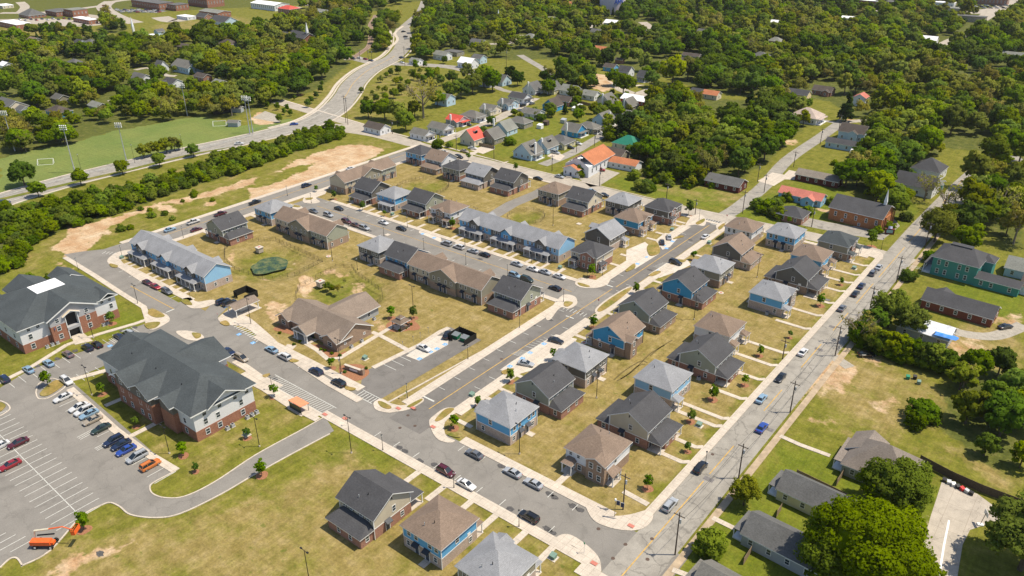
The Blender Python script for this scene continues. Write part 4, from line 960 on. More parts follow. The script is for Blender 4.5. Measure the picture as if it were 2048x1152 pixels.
# ---------------------------------------------------------------- apartment blocks
def apt_windows(t,face,plane,along,zs,w=1.0,h=1.5):
    for z in zs: windows(t,face,plane,along,z,w,h,frame=SD['sage'])
def aptA():
    t=empty('apartment_block',(-247.4,80.0,0),0,'three storey grey and brick apartment block with a white flat deck in its dark roof','apartment building')
    X0,X1,Y0,Y1=-13.5,13.5,-14.2,14.2; b=BK['apt']; g=SD['apt']
    mb=MB(); mb.box(X0,X1,Y0,Y1,0,2.9,b); mb.build('brick_wall',t)
    mb=MB(); mb.box(X0+.06,X1-.06,Y0+.06,Y1-.06,2.9,8.0,g); mb.build('siding_wall',t)
    # centre bay, two halves either side of the open stair
    for s,(a,c) in enumerate(((-6.3,-1.9),(1.9,7.2))):
        mb=MB(); mb.box(X1-.3,X1+1.3,a,c,0,5.6,b); mb.build('brick_bay',t)
        mb=MB(); mb.box(X1-.3,X1+1.25,a+.05,c-.05,5.6,8.0,SD['wgrey']); mb.build('siding_bay',t)
        windows(t,'+x',X1+1.3,[(a+c)/2],1.9,1,1.4); windows(t,'+x',X1+1.3,[(a+c)/2],4.6,1,1.4); windows(t,'+x',X1+1.25,[(a+c)/2],7.0,1,1.2)
    mb=MB(); mb.box(X1-.6,X1+.05,-1.9,1.9,.02,7.6,BLACKM); mb.build('stairwell',t)
    mb=MB(); mb.box(X1+.05,X1+1.5,-1.9,1.9,2.85,3.75,SD['wgrey']); mb.box(X1+.06,X1+1.45,-1.9,-1.7,0,7.6,WHITE); mb.box(X1+.06,X1+1.45,1.7,1.9,0,7.6,WHITE); mb.build('stair_landing',t)
    mb=MB(); gwall(mb,X1-.2,X1+1.2,-6.3,7.2,7.95,8.0,3.6,'x',SD['wgrey'],off=0); mb.build('gable_wall',t)
    mb=MB(); gab(mb,X1+.8,X1+1.9,-2.6,2.6,7.7,1.3,'x',plain('cream_trim',(.6,.5,.36),.7)); mb.build('stair_pediment',t)
    for s,al in(('+x',(-11.6,-9.0)),('+x',(10.0,12.4))):
        windows(t,s,X1,[al[0]],1.6,1,1.5); windows(t,s,X1-.06,[al[0] if al[0]<0 else al[1]],4.7,1,1.5); windows(t,s,X1-.06,al,7.0,.9,1.0)
    for z,p in((1.6,0),(4.6,.06),(7.0,.06)):
        windows(t,'-y',Y0+p,[-9,-3,3,9],z,1,1.4); windows(t,'+y',Y1-p,[-9,-3,3,9],z,1,1.4)
    mb=MB(); e=.7; h=3.6; k=5.5
    # hipped skirt rising to a flat deck
    x0,x1,y0,y1=X0-e,X1+e,Y0-e,Y1+e; z=8.0
    a=[(x0,y0,z),(x1,y0,z),(x1,y1,z),(x0,y1,z),(-4.7,-3,z+h),(2.2,-3,z+h),(2.2,5.2,z+h),(-4.7,5.2,z+h)]
    mb.add(a,[(0,1,5,4),(1,2,6,5),(2,3,7,6),(3,0,4,7)],RSL)
    mb.add([(x0,y0,z-.25),(x1,y0,z-.25),(x1,y1,z-.25),(x0,y1,z-.25)]+a[:4],[(0,1,5,4),(1,2,6,5),(2,3,7,6),(3,0,4,7),(3,2,1,0)],WHITE)
    mb.build('roof',t)
    mb=MB(); mb.box(-4.75,2.25,-3.05,5.25,z+h-.1,z+h+.12,RWH); mb.build('roof_deck',t)
    mb=MB(); gab(mb,1,X1+2.0,-7.2,8.1,8.04,3.65,'x',RSL,t=.4); mb.build('cross_gable_roof',t)
    mb=MB(); gab(mb,X0-4.5,0,-6,6,8.04,3.2,'x',RSL,t=.3); gab(mb,X0-3.8,X0+6,7.6,14.9,8.03,1.9,'x',RSL,t=.3); gab(mb,X0-3.8,X0+6,-14.9,-7.6,8.03,1.9,'x',RSL,t=.3); mb.build('rear_gable_roof',t)
    mb=MB(); mb.box(X0-3.8,X0+.1,-5.4,5.4,0,8.0,b); mb.box(X0-3.2,X0+.1,8.1,14.15,0,7.98,b); mb.box(X0-3.2,X0+.1,-14.15,-8.1,0,7.98,b); mb.build('rear_bay',t)
    mb=MB(); gab(mb,X1-7,X1+.72,9.2,15.0,8.03,1.5,'x',RSL,t=.3); mb.build('end_gable_roof',t)
    mb=MB(); mb.box(-.3,.3,-.02,.06,-.35,.35,plain('sign_blue',(.05,.12,.4),.5)); put(t,'wall_sign',mb.mesh('wall_sign'),X1+1.3,-5.4,4.9,'+x')
aptA()
def aptB():
    t=empty('apartment_block',(-179.6,82.2,0),0,'large grey and brick apartment block with a plain dark hipped roof beside the parking lot','apartment building')
    b=BK['apt']; g=SD['apt']; X0,X1,Y0,Y1=-21.6,22.4,-8.6,8.2; z=8.1
    mb=MB(); mb.box(X0,X1,Y0,Y1,0,2.9,b); mb.build('brick_wall',t)
    mb=MB(); mb.box(X0+.06,X1-.06,Y0+.06,Y1-.06,2.9,z,g); mb.build('siding_wall',t)
    mb=MB(); mb.box(-9.6,7.8,-11.2,Y0+.1,0,5.6,b); mb.build('brick_bay',t)
    mb=MB(); mb.box(-9.54,7.74,-11.14,Y0+.1,5.6,z-.02,SD['taupe']); mb.build('siding_bay',t)
    mb=MB(); mb.box(-7,5.5,Y1-.1,12.0,0,5.6,b); mb.box(-6.9,5.4,Y1-.1,11.9,5.6,z-.02,g); mb.build('rear_bay',t)
    mb=MB(); mb.box(9.6,X1-7,-9.9,Y0+.1,0,5.6,b); mb.box(9.65,X1-7.05,-9.85,Y0+.1,5.6,z-.02,SD['taupe']); mb.build('brick_bay',t)
    for zz,p in((1.6,0),(4.5,.06),(7.0,.06)):
        windows(t,'+x',X1-p,[-5.6,-2.2,4.4] if zz<6 else [-5.6,-1.4,3.0,6.4],zz,1,1.45); windows(t,'-x',X0+p,[-5,0,5],zz,1,1.4)
        windows(t,'-y',Y0+p,[-18,-14,18],zz,1,1.4); windows(t,'+y',Y1-p,[-18,-13,-9,9,13,18],zz,1,1.4); windows(t,'-y',-11.2+p,[-7,-3,2,5.5],zz,1,1.4)
    mb=MB(); hip(mb,X0-.7,X1+.7,Y0-.9,Y1+.9,z+.05,4.1,RSL,axis='x',t=.35,ridge=27); mb.build('roof',t)
    mb=MB(); gab(mb,-10.6,-10.6+9.6,-12.2,0,z+.08,2.6,'y',RSL,t=.3); gab(mb,-1.2,8.6,-12.1,0,z+.09,2.6,'y',RSL,t=.3); gab(mb,-8,6.4,0,13,z+.07,3.4,'y',RSL,t=.3); gab(mb,9,X1-6.4,-10.8,0,z+.07,1.9,'y',RSL,t=.3); mb.build('cross_gable_roof',t)
    mb=MB(); gab(mb,X1-9,X1+1.3,-5.2,5.6,z+.1,2.9,'x',RSL,t=.3); mb.build('end_gable_roof',t); mb=MB(); gab(mb,X0-1.3,X0+9,-5.2,5.6,z+.1,2.9,'x',RSL,t=.3); mb.build('end_gable_roof',t)
    mb=MB()
    for a,s in((X1-.3,1),(X0+.3,-1)): mb.add([(a+.5*s,-4.8,z-.1),(a+.5*s,.2,z+2.6),(a+.5*s,5.2,z-.1),(a-.3*s,-4.8,z-.1),(a-.3*s,.2,z+2.6),(a-.3*s,5.2,z-.1)],[(0,2,1),(3,4,5),(0,1,4,3),(1,2,5,4)],g)
    for a in(-6.2,3.7): mb.add([(a-4.2,-11.15,z-.1),(a,-11.15,z+2.3),(a+4.2,-11.15,z-.1)],[(0,2,1)],SD['taupe'])
    mb.build('gable_wall',t)
    for k in range(5): 
        mb=MB(); mb.tube((0,0,-.3),(0,0,.5),.12,.12,BLACKM,6); link('roof_vent',mb.mesh('roof_vent'),t,(-12+6*k,-4.5+(k%2),z+2.1))
aptB()
for k,(x,y) in enumerate(((-156,86.8),(-156,88.2),(-156,89.6),(-156,81),(-156,82.5))): acunit(x,y,0,'grey air conditioner standing in a row along the end wall of the larger apartment block')
for k,y in enumerate((71.4,72.9,74.3)): acunit(-232.6,y,0,'grey air conditioner beside the left end of the apartment block with the white deck')
for k,y in enumerate((88.2,89.4)): acunit(-232.4,y,0,'grey air conditioner near the right end of the apartment block with the white deck')
# ---------------------------------------------------------------- club house
def club():
    t=empty('club_house',(-175.6,129.4,0),0,'low tan-roofed brick community building with a columned entrance porch','community building')
    b=BK['brown']; r=RTC
    mb=MB(); gwall(mb,-12.6,12.8,-6.2,6.0,0,2.85,3.3,'x',b); mb.build('brick_wall',t)
    mb=MB(); mb.box(-6.5,5.2,5.9,16.0,0,2.8,SD['grey']); mb.build('rear_wing',t)
    mb=MB(); mb.box(-15.4,-12.5,-3.5,4.6,0,2.7,b); mb.build('side_wing',t)
    for a,c in((-14.6,-9.6),(6.4,12.7)):
        mb=MB(); gwall(mb,a,c,-7.2,-6.0,0,2.8,1.7,'y',b); mb.build('front_bay',t); windows(t,'-y',-7.2,[(a+c)/2],1.6,1.6,1.3)
    mb=MB(); gab(mb,-13.2,13.4,-6.8,6.6,3.0,3.6,'x',r,t=.3); mb.build('roof',t)
    mb=MB(); gab(mb,-7.2,5.8,0,16.6,3.0,3.0,'y',r,t=.3); mb.build('rear_roof',t)
    mb=MB(); hip(mb,-16,-11,-4.1,5.2,2.95,1.7,r,axis='x',ridge=2); mb.build('side_roof',t)
    for a,c in((-15.2,-9.0),(5.8,13.3)):
        mb=MB(); gab(mb,a,c,-7.8,-1.5,3.05,1.95,'y',r,t=.3); mb.build('front_gable_roof',t)
    mb=MB(); gab(mb,-4.6,2.6,-9.9,-1,3.1,2.1,'y',r,t=.35); mb.build('porch_roof',t)
    mb=MB(); mb.add([(-4.2,-9.6,2.9),(-1,-9.6,4.7),(2.2,-9.6,2.9)],[(0,2,1)],SD['taupe']); mb.box(-4.2,2.2,-9.75,-9.45,2.55,2.85,WHITE); mb.build('porch_gable',t)
    for x in(-3.9,-2.7,.9,1.9): post(t,x,-9.5,2.45,.32)
    mb=MB(); mb.box(-3,1,-6.5,-6.1,.1,2.5,GLASS); mb.build('entrance_glazing',t)
    mb=MB(); mb.box(-4.6,2.6,-9.9,-6.2,0,.1,CONC); mb.build('porch_floor',t)
    windows(t,'+x',12.8,[-4.2,3.2],1.6,.6,.6); windows(t,'-y',-6.2,[4,5],1.7,.9,1.4); windows(t,'+x',5.2,[8,12],1.5,1,1.2)
    for k,y in enumerate((-3,1)): acunit(-161.6,129.4+y,0,'pale air conditioner against the sunny brick end wall of the community building')
    acunit(-168.8,142.0,0,'dark air conditioner behind the rear wing of the community building')
club()
# ---------------------------------------------------------------- older houses and landmarks round the estate
def cottage(x,y,L,Wd,axis,roof,wall,label,ze=3.0,h=None,style='gable',rz=0,zc=4,chim=None,porch=None,dorm=False,cat='house',name='cottage',group='older houses around the estate',win=True,wing=None):
    p=at(x,y,zc); ang=rz+(90 if axis=='u' else 0)      # local ridge runs along +x
    t=empty(name,(p[0],p[1],0),R(ang),label,cat,group)
    W_=(BK['apt'] if wall=='apt' else SD.get(wall) or BK.get(wall) or wall); l,w=L/2,Wd/2; h=h if h is not None else w*.62
    hu=h*(w)/(w+.4)
    mb=MB()
    if style=='gable': gwall(mb,-l,l,-w,w,0,ze-.12,hu,'x',W_)
    else: mb.box(-l,l,-w,w,0,ze-.1,W_)
    mb.build('wall',t)
    mb=MB()
    if style=='gable': gab(mb,-l-.4,l+.4,-w-.4,w+.4,ze,h,'x',roof)
    elif style=='hip': hip(mb,-l-.4,l+.4,-w-.4,w+.4,ze,h,roof)
    else:
        mb.box(-l-.1,l+.1,-w-.1,w+.1,ze-.1,ze+.4,roof)
    rf=mb.build('roof',t)
    if wing:   # (position along the ridge, width, depth beyond the wall, side)
        a,ww,dd,s=wing; g=MB(); lo,hi=(0,w+dd+.4) if s>0 else (-w-dd-.4,0); gab(g,a-ww/2-.35,a+ww/2+.35,lo,hi,ze+.02,ww*.31,'y',roof); g.build('wing_roof',t)
        g=MB(); lo,hi=(w-.3,w+dd) if s>0 else (-w-dd,-w+.3); gwall(g,a-ww/2,a+ww/2,lo,hi,0,ze-.12,ww*.28,'y',W_); g.build('wing_wall',t)
        windows(t,'+y' if s>0 else '-y',w+dd if s>0 else -w-dd,[a],1.6,.9,1.3)
    if chim:
        g=MB(); cx,cy=chim; g.box(cx-.45,cx+.45,cy-.4,cy+.4,0,ze+h+.7,WHITE if wall!='red' else BK['red']); g.build('chimney',rf)
    if dorm:
        s=dorm; g=MB(); yy=(w*.55)*s; gwall(g,-1.1,1.1,min(yy,yy-.2*s),max(yy,yy-.2*s),ze+.5,ze+h*.75,.5,'y',WHITE); g.box(-1.1,1.1,min(0,yy),max(0,yy),ze+.5,ze+h*.75,WHITE); g.build('dormer_wall',rf)
        g=MB(); gab(g,-1.4,1.4,min(0,yy+.3*s),max(0,yy+.3*s),ze+h*.78,.55,'y',roof,t=.12); g.build('dormer_roof',rf)
    if porch:
        s=porch; g=MB()
        if s in('+x','-x'):
            k=1 if s=='+x' else -1; a,b=sorted((k*l,k*(l+2.2))); g.box(a-.05,b+.2,-w*.85,w*.85,ze-.55,ze-.35,roof); g.build('porch_roof',t)
            for yy in(-w*.8,0,w*.8): post(t,k*(l+2.1),yy,ze-.6,.16)
            g=MB(); g.box(a,b,-w*.85,w*.85,0,.35,WHITE); g.build('porch_floor',t); door(t,s,k*l,w*.3,z0=.35)
        else:
            k=1 if s=='+y' else -1; a,b=sorted((k*w,k*(w+2.2))); g.box(-l*.7,l*.7,a-.05,b+.2,ze-.55,ze-.35,roof); g.build('porch_roof',t)
            for xx in(-l*.65,-l*.2,l*.2,l*.65): post(t,xx,k*(w+2.1),ze-.6,.16)
            g=MB(); g.box(-l*.7,l*.7,a,b,0,.35,WHITE); g.build('porch_floor',t); door(t,s,k*w,l*.2,z0=.35)
    if win:
        for s,q,ax in(('+y',w,l),('-y',-w,l),('+x',l,w),('-x',-l,w)):
            n=max(1,int(ax*2/3.6)); al=[-ax+(k+.5)*2*ax/n for k in range(n)]
            windows(t,s,q,al,1.65 if ze<4.5 else ze*.5,.85,1.25)
            if ze>5: windows(t,s,q,al,4.3,.85,1.25)
    return t
OLD=[
(754,250,13,8,'v',RBR,'white','low white house with dark brown roof and maroon end, left of the old neighbourhood corner',dict()),
(844,262,11,7.5,'v',RWG,'white','white cottage with warm grey roof on the corner of the old side street',dict(porch='+x')),
(881,250,12,8,'v',RWG,'white','white cottage with grey roof and parked car, second up the old side street',dict(porch='+x')),
(914,234,10,8,'v',RRD,'grey','grey bungalow with bright red roof and white chimney',dict(chim=(-1,-4.3),wing=(3,4,2,-1),porch='+x')),
(946,226,12,8.5,'v',RWG,'white','grey hipped cottage behind the red-roofed bungalow',dict(style='hip',porch='+x')),
(981,213,10,8,'v',RWG,'cream','cream cottage with white chimney, fourth up the old side street',dict(chim=(-1,-4.3),wing=(3,4,2,-1))),
(1016,202,10,8,'v',RMG,'lblue','powder blue cottage with white chimney, fifth up the old side street',dict(chim=(-1,-4.3),wing=(3,4,2,-1))),
(1040,190,12,8.5,'v',RCH,'white','white cottage with dark roof, sixth up the old side street',dict(porch='+x')),
(890,196,10,8,'v',RWG,'lblue','powder blue two level house with a white gable among trees by the orchard park',dict(ze=4.6)),
(945,272,8.6,9.6,'u',RRD,'cream','tall cream house with steep red roof and white dormer on the street corner',dict(h=5,dorm=-1,ze=3.4)),
(985,268,9,10,'u',RWG,'khaki','khaki house with mid grey roof beside the tall red-roofed house',dict(h=4.4)),
(1010,252,9,10,'u',RSG,'lblue','pale blue house with sage grey roof and white garage front',dict(h=4.4,chim=(-3.6,4.9))),
(1040,238,12,8,'v',RWG,'khaki','grey hipped house between the pale blue house and the sheds',dict(style='hip')),
(1066,221,12,7.5,'v',RWG,'white','white gabled cottage facing the open back lawn',dict()),
(1106,206,9,9,'u',RBR,'dblue','deep blue house with brown roof at the head of the back lawn',dict(h=4.2)),
(1130,196,11,8,'v',RBR,'red','brick cottage with dark brown roof behind the deep blue house',dict(porch='+x')),
(1066,174,9,10,'u',RMG,'white','large white gabled house with white chimney beside the tall pine',dict(h=4.6,chim=(-5,0))),
(1105,173,9,9,'u',RMG,'yellow','pale yellow house with white chimney, right of the large white gabled house',dict(h=4.2,chim=(-4.9,0))),
(1141,176,11,9,'v',RSG,'white','white house with pale sage roof in the middle of the top row',dict(h=3.2)),
(1182,185,10,8,'v',RSG,'white','small white house with grey roof behind the leafy yard tree',dict()),
(1214,198,9,10,'u',RWG,'cream','cream house with white chimney and wooden fence in front',dict(h=4.6,chim=(-5,0),wing=(-1.5,4,2.6,-1))),
(1257,206,9,9,'u',RWG,'khaki','stone coloured house with chimney in front of the red barn',dict(h=4.4,chim=(-4.9,0))),
(1246,222,9,7,'v',RWG,'lblue','powder blue cottage right of the blue tank in the back lane',dict(wing=(3,4,2,-1))),
(1208,234,10,9,'u',RWG,'lblue','light blue house with white chimney and dormer at the end of the back lawn',dict(h=4.2,chim=(-1.5,-4.8),dorm=-1,porch='-y')),
(1178,248,11,8,'v',RWG,'khaki','grey hipped cottage with a small porch next to the white parked car',dict(style='hip',porch='+x')),
(1148,255,10,9,'v',RWG,'dblue','deep blue house with tall blue chimney facing the lane',dict(h=3.6,chim=(-1.5,-4.7),porch='+x')),
(1122,276,12,9,'v',RMG,'yellow','grey hipped house with cream gable beside the white sedan on the lane',dict(style='hip',wing=(4.4,4,1.5,-1))),
(1092,286,10,9,'u',RWG,'lblue','powder blue house with dormer and steps beside the silver parked SUV',dict(h=4.2,chim=(-4.9,-1),dorm=-1)),
(1056,298,9.6,11,'u',RWG,'lblue','pale blue gabled house with white chimney and dormer nearest the pale street',dict(h=5,chim=(-1.5,-5.7),dorm=-1,porch='-y')),
(1258,280,13,11,'v',RTG,'cream','cream building with a bright green metal hipped roof under the trees',dict(style='hip',h=3.6)),
(1228,302,13,9,'v',RBR,'khaki','long dark roofed shed behind the white church',dict()),
(1222,130,9,7,'v',RBR,'blue','small blue house with brown roof left of the pair of porch houses',dict()),
(1252,140,9,8,'v',RCH,'white','white porch house with charcoal roof and red steps above the gravel court',dict(ze=3.6,h=3.4,porch='-y')),
(1291,150,9,8,'v',RCH,'grey','grey porch house with charcoal roof right of the gravel court',dict(ze=3.6,h=3.4,porch='-y')),
(1342,135,10,8,'v',RMG,'red','brick house with grey hipped roof below the grassy yard',dict(style='hip')),
(1375,120,11,8,'v',RBR,'yellow','yellow gabled house with brown roof in the grassy yard',dict()),
(1384,108,14,6,'v',RBR,'khaki','long brown roofed bungalow above the grassy yard',dict()),
(1240,116,6,4,'v',RBR,'red','small brown shed under the trees above the porch houses',dict(cat='shed',name='shed',win=False)),
(1202,95,13,7,'v',ROR,'cream','low house with orange roof in the northern trees',dict()),
(1224,43,13,9,'v',RWH,'white','white roofed house near the water tank',dict()),
(1193,60,9,7,'v',RMG,'white','grey roofed house half hidden left of the white roofed house',dict()),
(1062,71,12,9,'v',RSG,'khaki','pale grey hipped house beside the northern lane',dict(style='hip')),
(1406,60,8,7,'v',RMG,'white','small white gabled house alone in the northern trees',dict()),
(1424,184,10,7,'v',ROR,'cream','cream house with rusty orange roof by the cluttered yard',dict()),
(1398,180,9,7,'v',RCH,'khaki','dark roofed house left of the rusty orange roof',dict()),
(1522,108,12,9,'v',RMG,'khaki','grey hipped house by the narrow lane in the north east trees',dict(style='hip')),
(1552,78,11,9,'v',RSG,'gold','tan roofed golden house in the north east trees',dict(style='hip')),
(1550,42,9,7,'v',RWH,'cream','white roofed cream house far off in the north east trees',dict()),
(1598,186,13,8,'v',RCH,'gold','golden yellow house with dark roof, north of the cedar',dict(ze=4)),
(1648,176,12,8,'v',RBR,'red','brown roofed brick house right of the golden yellow house',dict(wing=(3,4,2,-1))),
(1615,228,15,13,'v',shingle('rusted_tin',(.42,.34,.29)),'white','large old white house with pale rusted tin roof',dict(style='hip',h=4.2,ze=3.6,porch='+x')),
(1708,263,13,9,'v',RBR,'lblue','powder blue house with brown roof and two cross gables beside the lane',dict(ze=4.4,h=3.6,wing=(1,4.6,1.5,-1))),
(1690,282,17,6,'v',RCH,'lblue','long low white and grey house with charcoal roof in front of the brown roofed one',dict()),
(1722,197,7,7,'u',RPK,'white','narrow tall white house with a faded roof behind the cedar',dict(ze=5.2)),
(1640,347,19,8,'v',shingle('weathered',(.20,.175,.145)),'maroon','long low dark brick house with weathered grey roof by the mown yard',dict(h=1.8)),
(1606,384,18,7,'v',RPK,'pblue','light blue cottage with faded red roof',dict(wing=(4,5,2,-1))),
(1588,420,10,9,'v',RCH,'red','small brick house with charcoal hipped roof behind hedges',dict(style='hip')),
(1453,357,16,9,'v',RMG,'maroon','dark brick bungalow with grey roof beside the lane corner',dict(h=2.4)),
(1859,336,12,12,'v',RCH,'white','dark hipped house set back from the old road beyond the brick church',dict(style='hip',h=4.6,ze=4.5,rz=-4)),
(1834,366,16,10,'v',RCH,'white','white house with charcoal gable roof half hidden by the grey bare tree',dict(h=4.2,ze=4,rz=-4)),
(1715,300,5,4,'v',RWH,'white','white shed among the trees behind the mown yard',dict(cat='shed',name='shed',win=False)),
(1874,360,6,5,'v',RSG,'green','small green porch house beyond the dark hipped house',dict()),
(12,130,9,7,'v',RWH,'white','white house at the left edge among the woods',dict(ze=4.4)),
(20,207,20,13,'v',RMG,'cream','wide grey roofed house at the left edge above the sports field',dict(h=4)),
(46,214,8,6,'v',RMG,'white','small white annex right of the wide grey roofed house',dict()),
(117,217,13,10,'v',RBR,'dblue','dark brown hipped house in the left woods',dict(style='hip')),
(120,192,10,8,'v',RMG,'khaki','grey roofed house above the dark brown hipped one',dict()),
(195,207,12,7,'v',RSG,'khaki','pale roofed house at the edge of the left woods',dict()),
(150,122,12,9,'v',RMG,'white','grey hipped house in the middle of the left woods',dict(style='hip')),
(160,82,10,8,'v',RCH,'white','white gabled house with dark roof, left of a pair far up the left woods',dict()),
(182,82,12,9,'v',RMG,'white','mid grey house, right of a pair far up the left woods',dict(style='hip')),
(68,76,14,6,'v',RTN,'khaki','tan roof showing between trees at the far left',dict()),
(282,152,15,10,'v',RMG,'white','white gabled house with grey roof left of the black roofed one',dict()),
(345,160,13,8,'v',RCH,'white','white house with black roof beside the field lamp',dict(wing=(-3,4,2,-1))),
(322,130,8,7,'v',RMG,'white','small white steep gabled house under the tall green tree',dict(h=4.5)),
(374,132,22,12,'v',RWG,'lblue','big pale blue hall with long grey roof in the left woods',dict(ze=4.5,h=4)),
(405,149,12,7,'v',RBR,'red','brown roofed house right of the big pale blue hall',dict()),
(440,162,10,7,'v',RSG,'khaki','small beige cabin at the right end of the woods clearing',dict()),
(457,84,16,11,'v',RBR,'green','teal house with brown hipped roof and a white van beside it',dict(style='hip')),
(372,90,14,9,'v',RBR,'khaki','brown low roof behind the bare tree in the left woods',dict(h=2)),
(308,68,14,5,'v',RWH,'white','long white flat shed in the left woods',dict(style='flat')),
(318,60,7,7,'u',RMG,'lblue','small pale blue gabled shed beside the long white flat shed',dict()),
(118,22,26,18,'v',RMG,'apt','brick school wing with grey roof at the far top left',dict(ze=5,h=1.5,style='hip',cat='building')),
(152,24,20,16,'v',RSG,'apt','square brick hall with flat pale roof at the far top left',dict(ze=7,style='flat',cat='building')),
(64,26,24,18,'v',RMG,'apt','low grey hipped building in the far left car park',dict(style='hip',cat='building')),
(30,46,40,14,'v',RWH,'apt','long building with white flat roof at the far left',dict(ze=4.5,style='flat',cat='building')),
(170,37,34,9,'v',RWH,'apt','narrow white roofed canopy building right of the far left car park',dict(ze=4,style='flat',cat='building')),
(8,8,20,12,'v',RWH,'cream','pale roofed building in the top left corner',dict(style='flat',cat='building')),
(305,8,60,18,'v',RMG,'apt','long brick school block with white pilasters along the top edge',dict(ze=7,style='flat',cat='building')),
(356,12,18,16,'v',RMG,'apt','brick block at the right end of the long school block',dict(ze=6,style='flat',cat='building')),
(412,4,40,22,'v',RMG,'apt','tall brick building with vertical white bands at the top edge',dict(ze=12,style='flat',cat='building')),
(430,24,34,16,'v',RSG,'apt','pale grey warehouse right of the school block',dict(ze=5,h=1.5,cat='warehouse')),
(447,41,26,16,'v',RCH,'lblue','dark roofed building with pale blue gable and white fence',dict(ze=4,h=4.5,cat='building')),
(372,30,20,10,'v',RWH,'white','white roofed garage beside the crowded far car park',dict(style='flat',cat='building')),
(408,30,16,10,'v',RCH,'red','small dark roofed brick house left of the dark roofed building',dict(cat='building')),
(540,10,44,20,'v',RWH,'white','large white warehouse at the top edge',dict(ze=6,h=2,cat='warehouse')),
(578,20,20,14,'v',RRD,'apt','brick building with a red roof near the top edge',dict(ze=6,h=3,style='hip',cat='building')),
(645,22,24,12,'v',RSG,'lblue','pale grey workshop with cluttered yard near the top edge',dict(ze=4,h=2,cat='building')),
(690,20,18,11,'v',RMG,'white','small white gabled building right of the workshop',dict(cat='building')),
(572,68,14,10,'v',RCH,'apt','dark roofed brick annex left of the steepled brick church',dict(cat='building')),
(885,108,13,8,'v',RSG,'white','white house with a pale roof above the wide road junction',dict(ze=4)),
(908,100,14,9,'v',RMG,'khaki','dark grey flat roofed block behind the pale roofed white house',dict(style='flat')),
(956,82,13,9,'v',RMG,'white','white gabled house beside the dirt yard',dict()),
(936,124,13,9,'v',RWH,'white','white roofed house right of the wide road junction',dict(ze=4,h=3.4)),
(958,115,9,8,'v',RMG,'lblue','powder blue house behind the white roofed house',dict(ze=4)),
(832,118,9,6,'v',RSG,'white','small white cottage hidden left of the pale roofed house',dict()),
(998,156,14,10,'v',RMG,'lblue','pale blue gabled house by the tall pine',dict(h=4)),
(975,160,10,8,'v',RCH,'grey','dark roofed house left of the pale blue gabled house',dict()),
(1137,6,12,9,'v',ROR,'cream','cream house with orange roof at the top edge',dict()),
(1105,33,10,6,'v',RSG,'khaki','small pale shed in the dark northern trees',dict(style='flat')),
(1692,32,16,12,'v',RWH,'white','low white domed shelter in the far right clearing',dict(h=1.2,cat='building')),
(1735,2,40,14,'v',RWH,'apt','long white roofed store at the top right edge',dict(style='flat',ze=5,cat='building')),
(1775,4,22,16,'v',RMG,'red','brick store right of the long white roofed store',dict(style='flat',ze=5,cat='building')),
(1880,6,30,12,'v',RWH,'white','long white shed left of the far right parking area',dict(style='flat',ze=5,cat='building')),
(1908,18,26,12,'v',RSG,'cream','beige building in front of the far right parking area',dict(style='flat',ze=5,cat='building')),
(1946,-2,70,14,'v',RBR,'red','very long brown store behind the far right parking area',dict(style='flat',ze=6,cat='building')),
(1938,34,30,10,'v',RMG,'khaki','grey canopy beside the far right avenue',dict(style='flat',ze=5,cat='building')),
(1860,76,12,9,'v',RWH,'white','white building in the far right clearing above the lane',dict(cat='building')),
(2025,108,14,9,'v',RSG,'khaki','pale roof at the right edge far up in the woods',dict()),
]
for x,y,L,Wd,ax,rf,wl,lab,kw in OLD: cottage(x,y,L,Wd,ax,rf,wl,lab,**kw)
RED=plain('barn_red',(.30,.03,.025),.7)
cottage(1273,194,17,9,'v',RWH,RED,'red barn with a white metal roof beside the gravel court',cat='barn',name='barn',h=2.4)
# houses along the right side of the old road (local ridge along +x)
def near(cx,cy,L,Wd,roof,wall,label,rz=0,**k):
    p=(cx,cy); k.setdefault('ze',3.0)
    t=cottage(1024,900,L,Wd,'v',roof,wall,label,rz=rz,**k); t.location=(cx,cy,0); return t
near(-23.6,163.4,14,12,shingle('shingle_taupe',(.20,.17,.145)),'sage','large sage cottage with taupe roof at the end of the long white-railed path',h=5.2,style='hip',wing=(-4.5,7,1.6,1),porch='-x')
near(-31.0,143.6,15.5,7.4,RMG,'yellow','long cream-green cottage with grey roof, second up the right side of the old road',h=2.8,porch='-x',rz=-3)
near(-31.4,126.6,15.5,8,RMG,'grey','long grey cottage with weathered dark roof beside the huge leafy maple',h=2.9,porch='-x',rz=-3)
near(-33.5,108.0,15,8,RWG,'grey','long grey cottage with pale grey roof cut by the bottom edge',h=2.9,porch='-x',rz=-3)
near(-27.0,257.6,20,9,RCH,'deep','dark red brick bungalow with charcoal roof in front of the green villa',h=2.6,rz=-3,wing=(-6,5,1,1))
near(-31.5,235.6,14,9,plain('tarp_roof_white',(.66,.68,.72),.6,var=.25,scale=.6),'grey','rundown grey house under a white and blue tarp, hidden by trees',h=2.4,rz=-3)
near(-14,300,14,9,RSG,'lblue','pale blue house with grey green roof hidden by trees beyond the green house',h=3)
near(-8,288,13,10,RBR,'white','brown roofed house with white gable behind the leaning trunk',h=3.4)
near(4.5,270.5,4.2,3.4,RWH,'khaki','small beige garden shed with white roof behind the green house',h=1.2,ze=2.3,cat='shed',name='garden_shed',win=False)
t=empty('tarpaulin',(-25.5,232,0),0,'crumpled bright blue tarpaulin on the roof of the rundown house','tarpaulin')
mb=MB(); g_=[[(-3+i*1.2+.3*math.sin(j*2+i),-2.4+j*.9,4.65-.42*abs(-2.4+j*.9+1.2)*.9+.08*math.sin(i*3+j*2)) for i in range(6)] for j in range(5)]
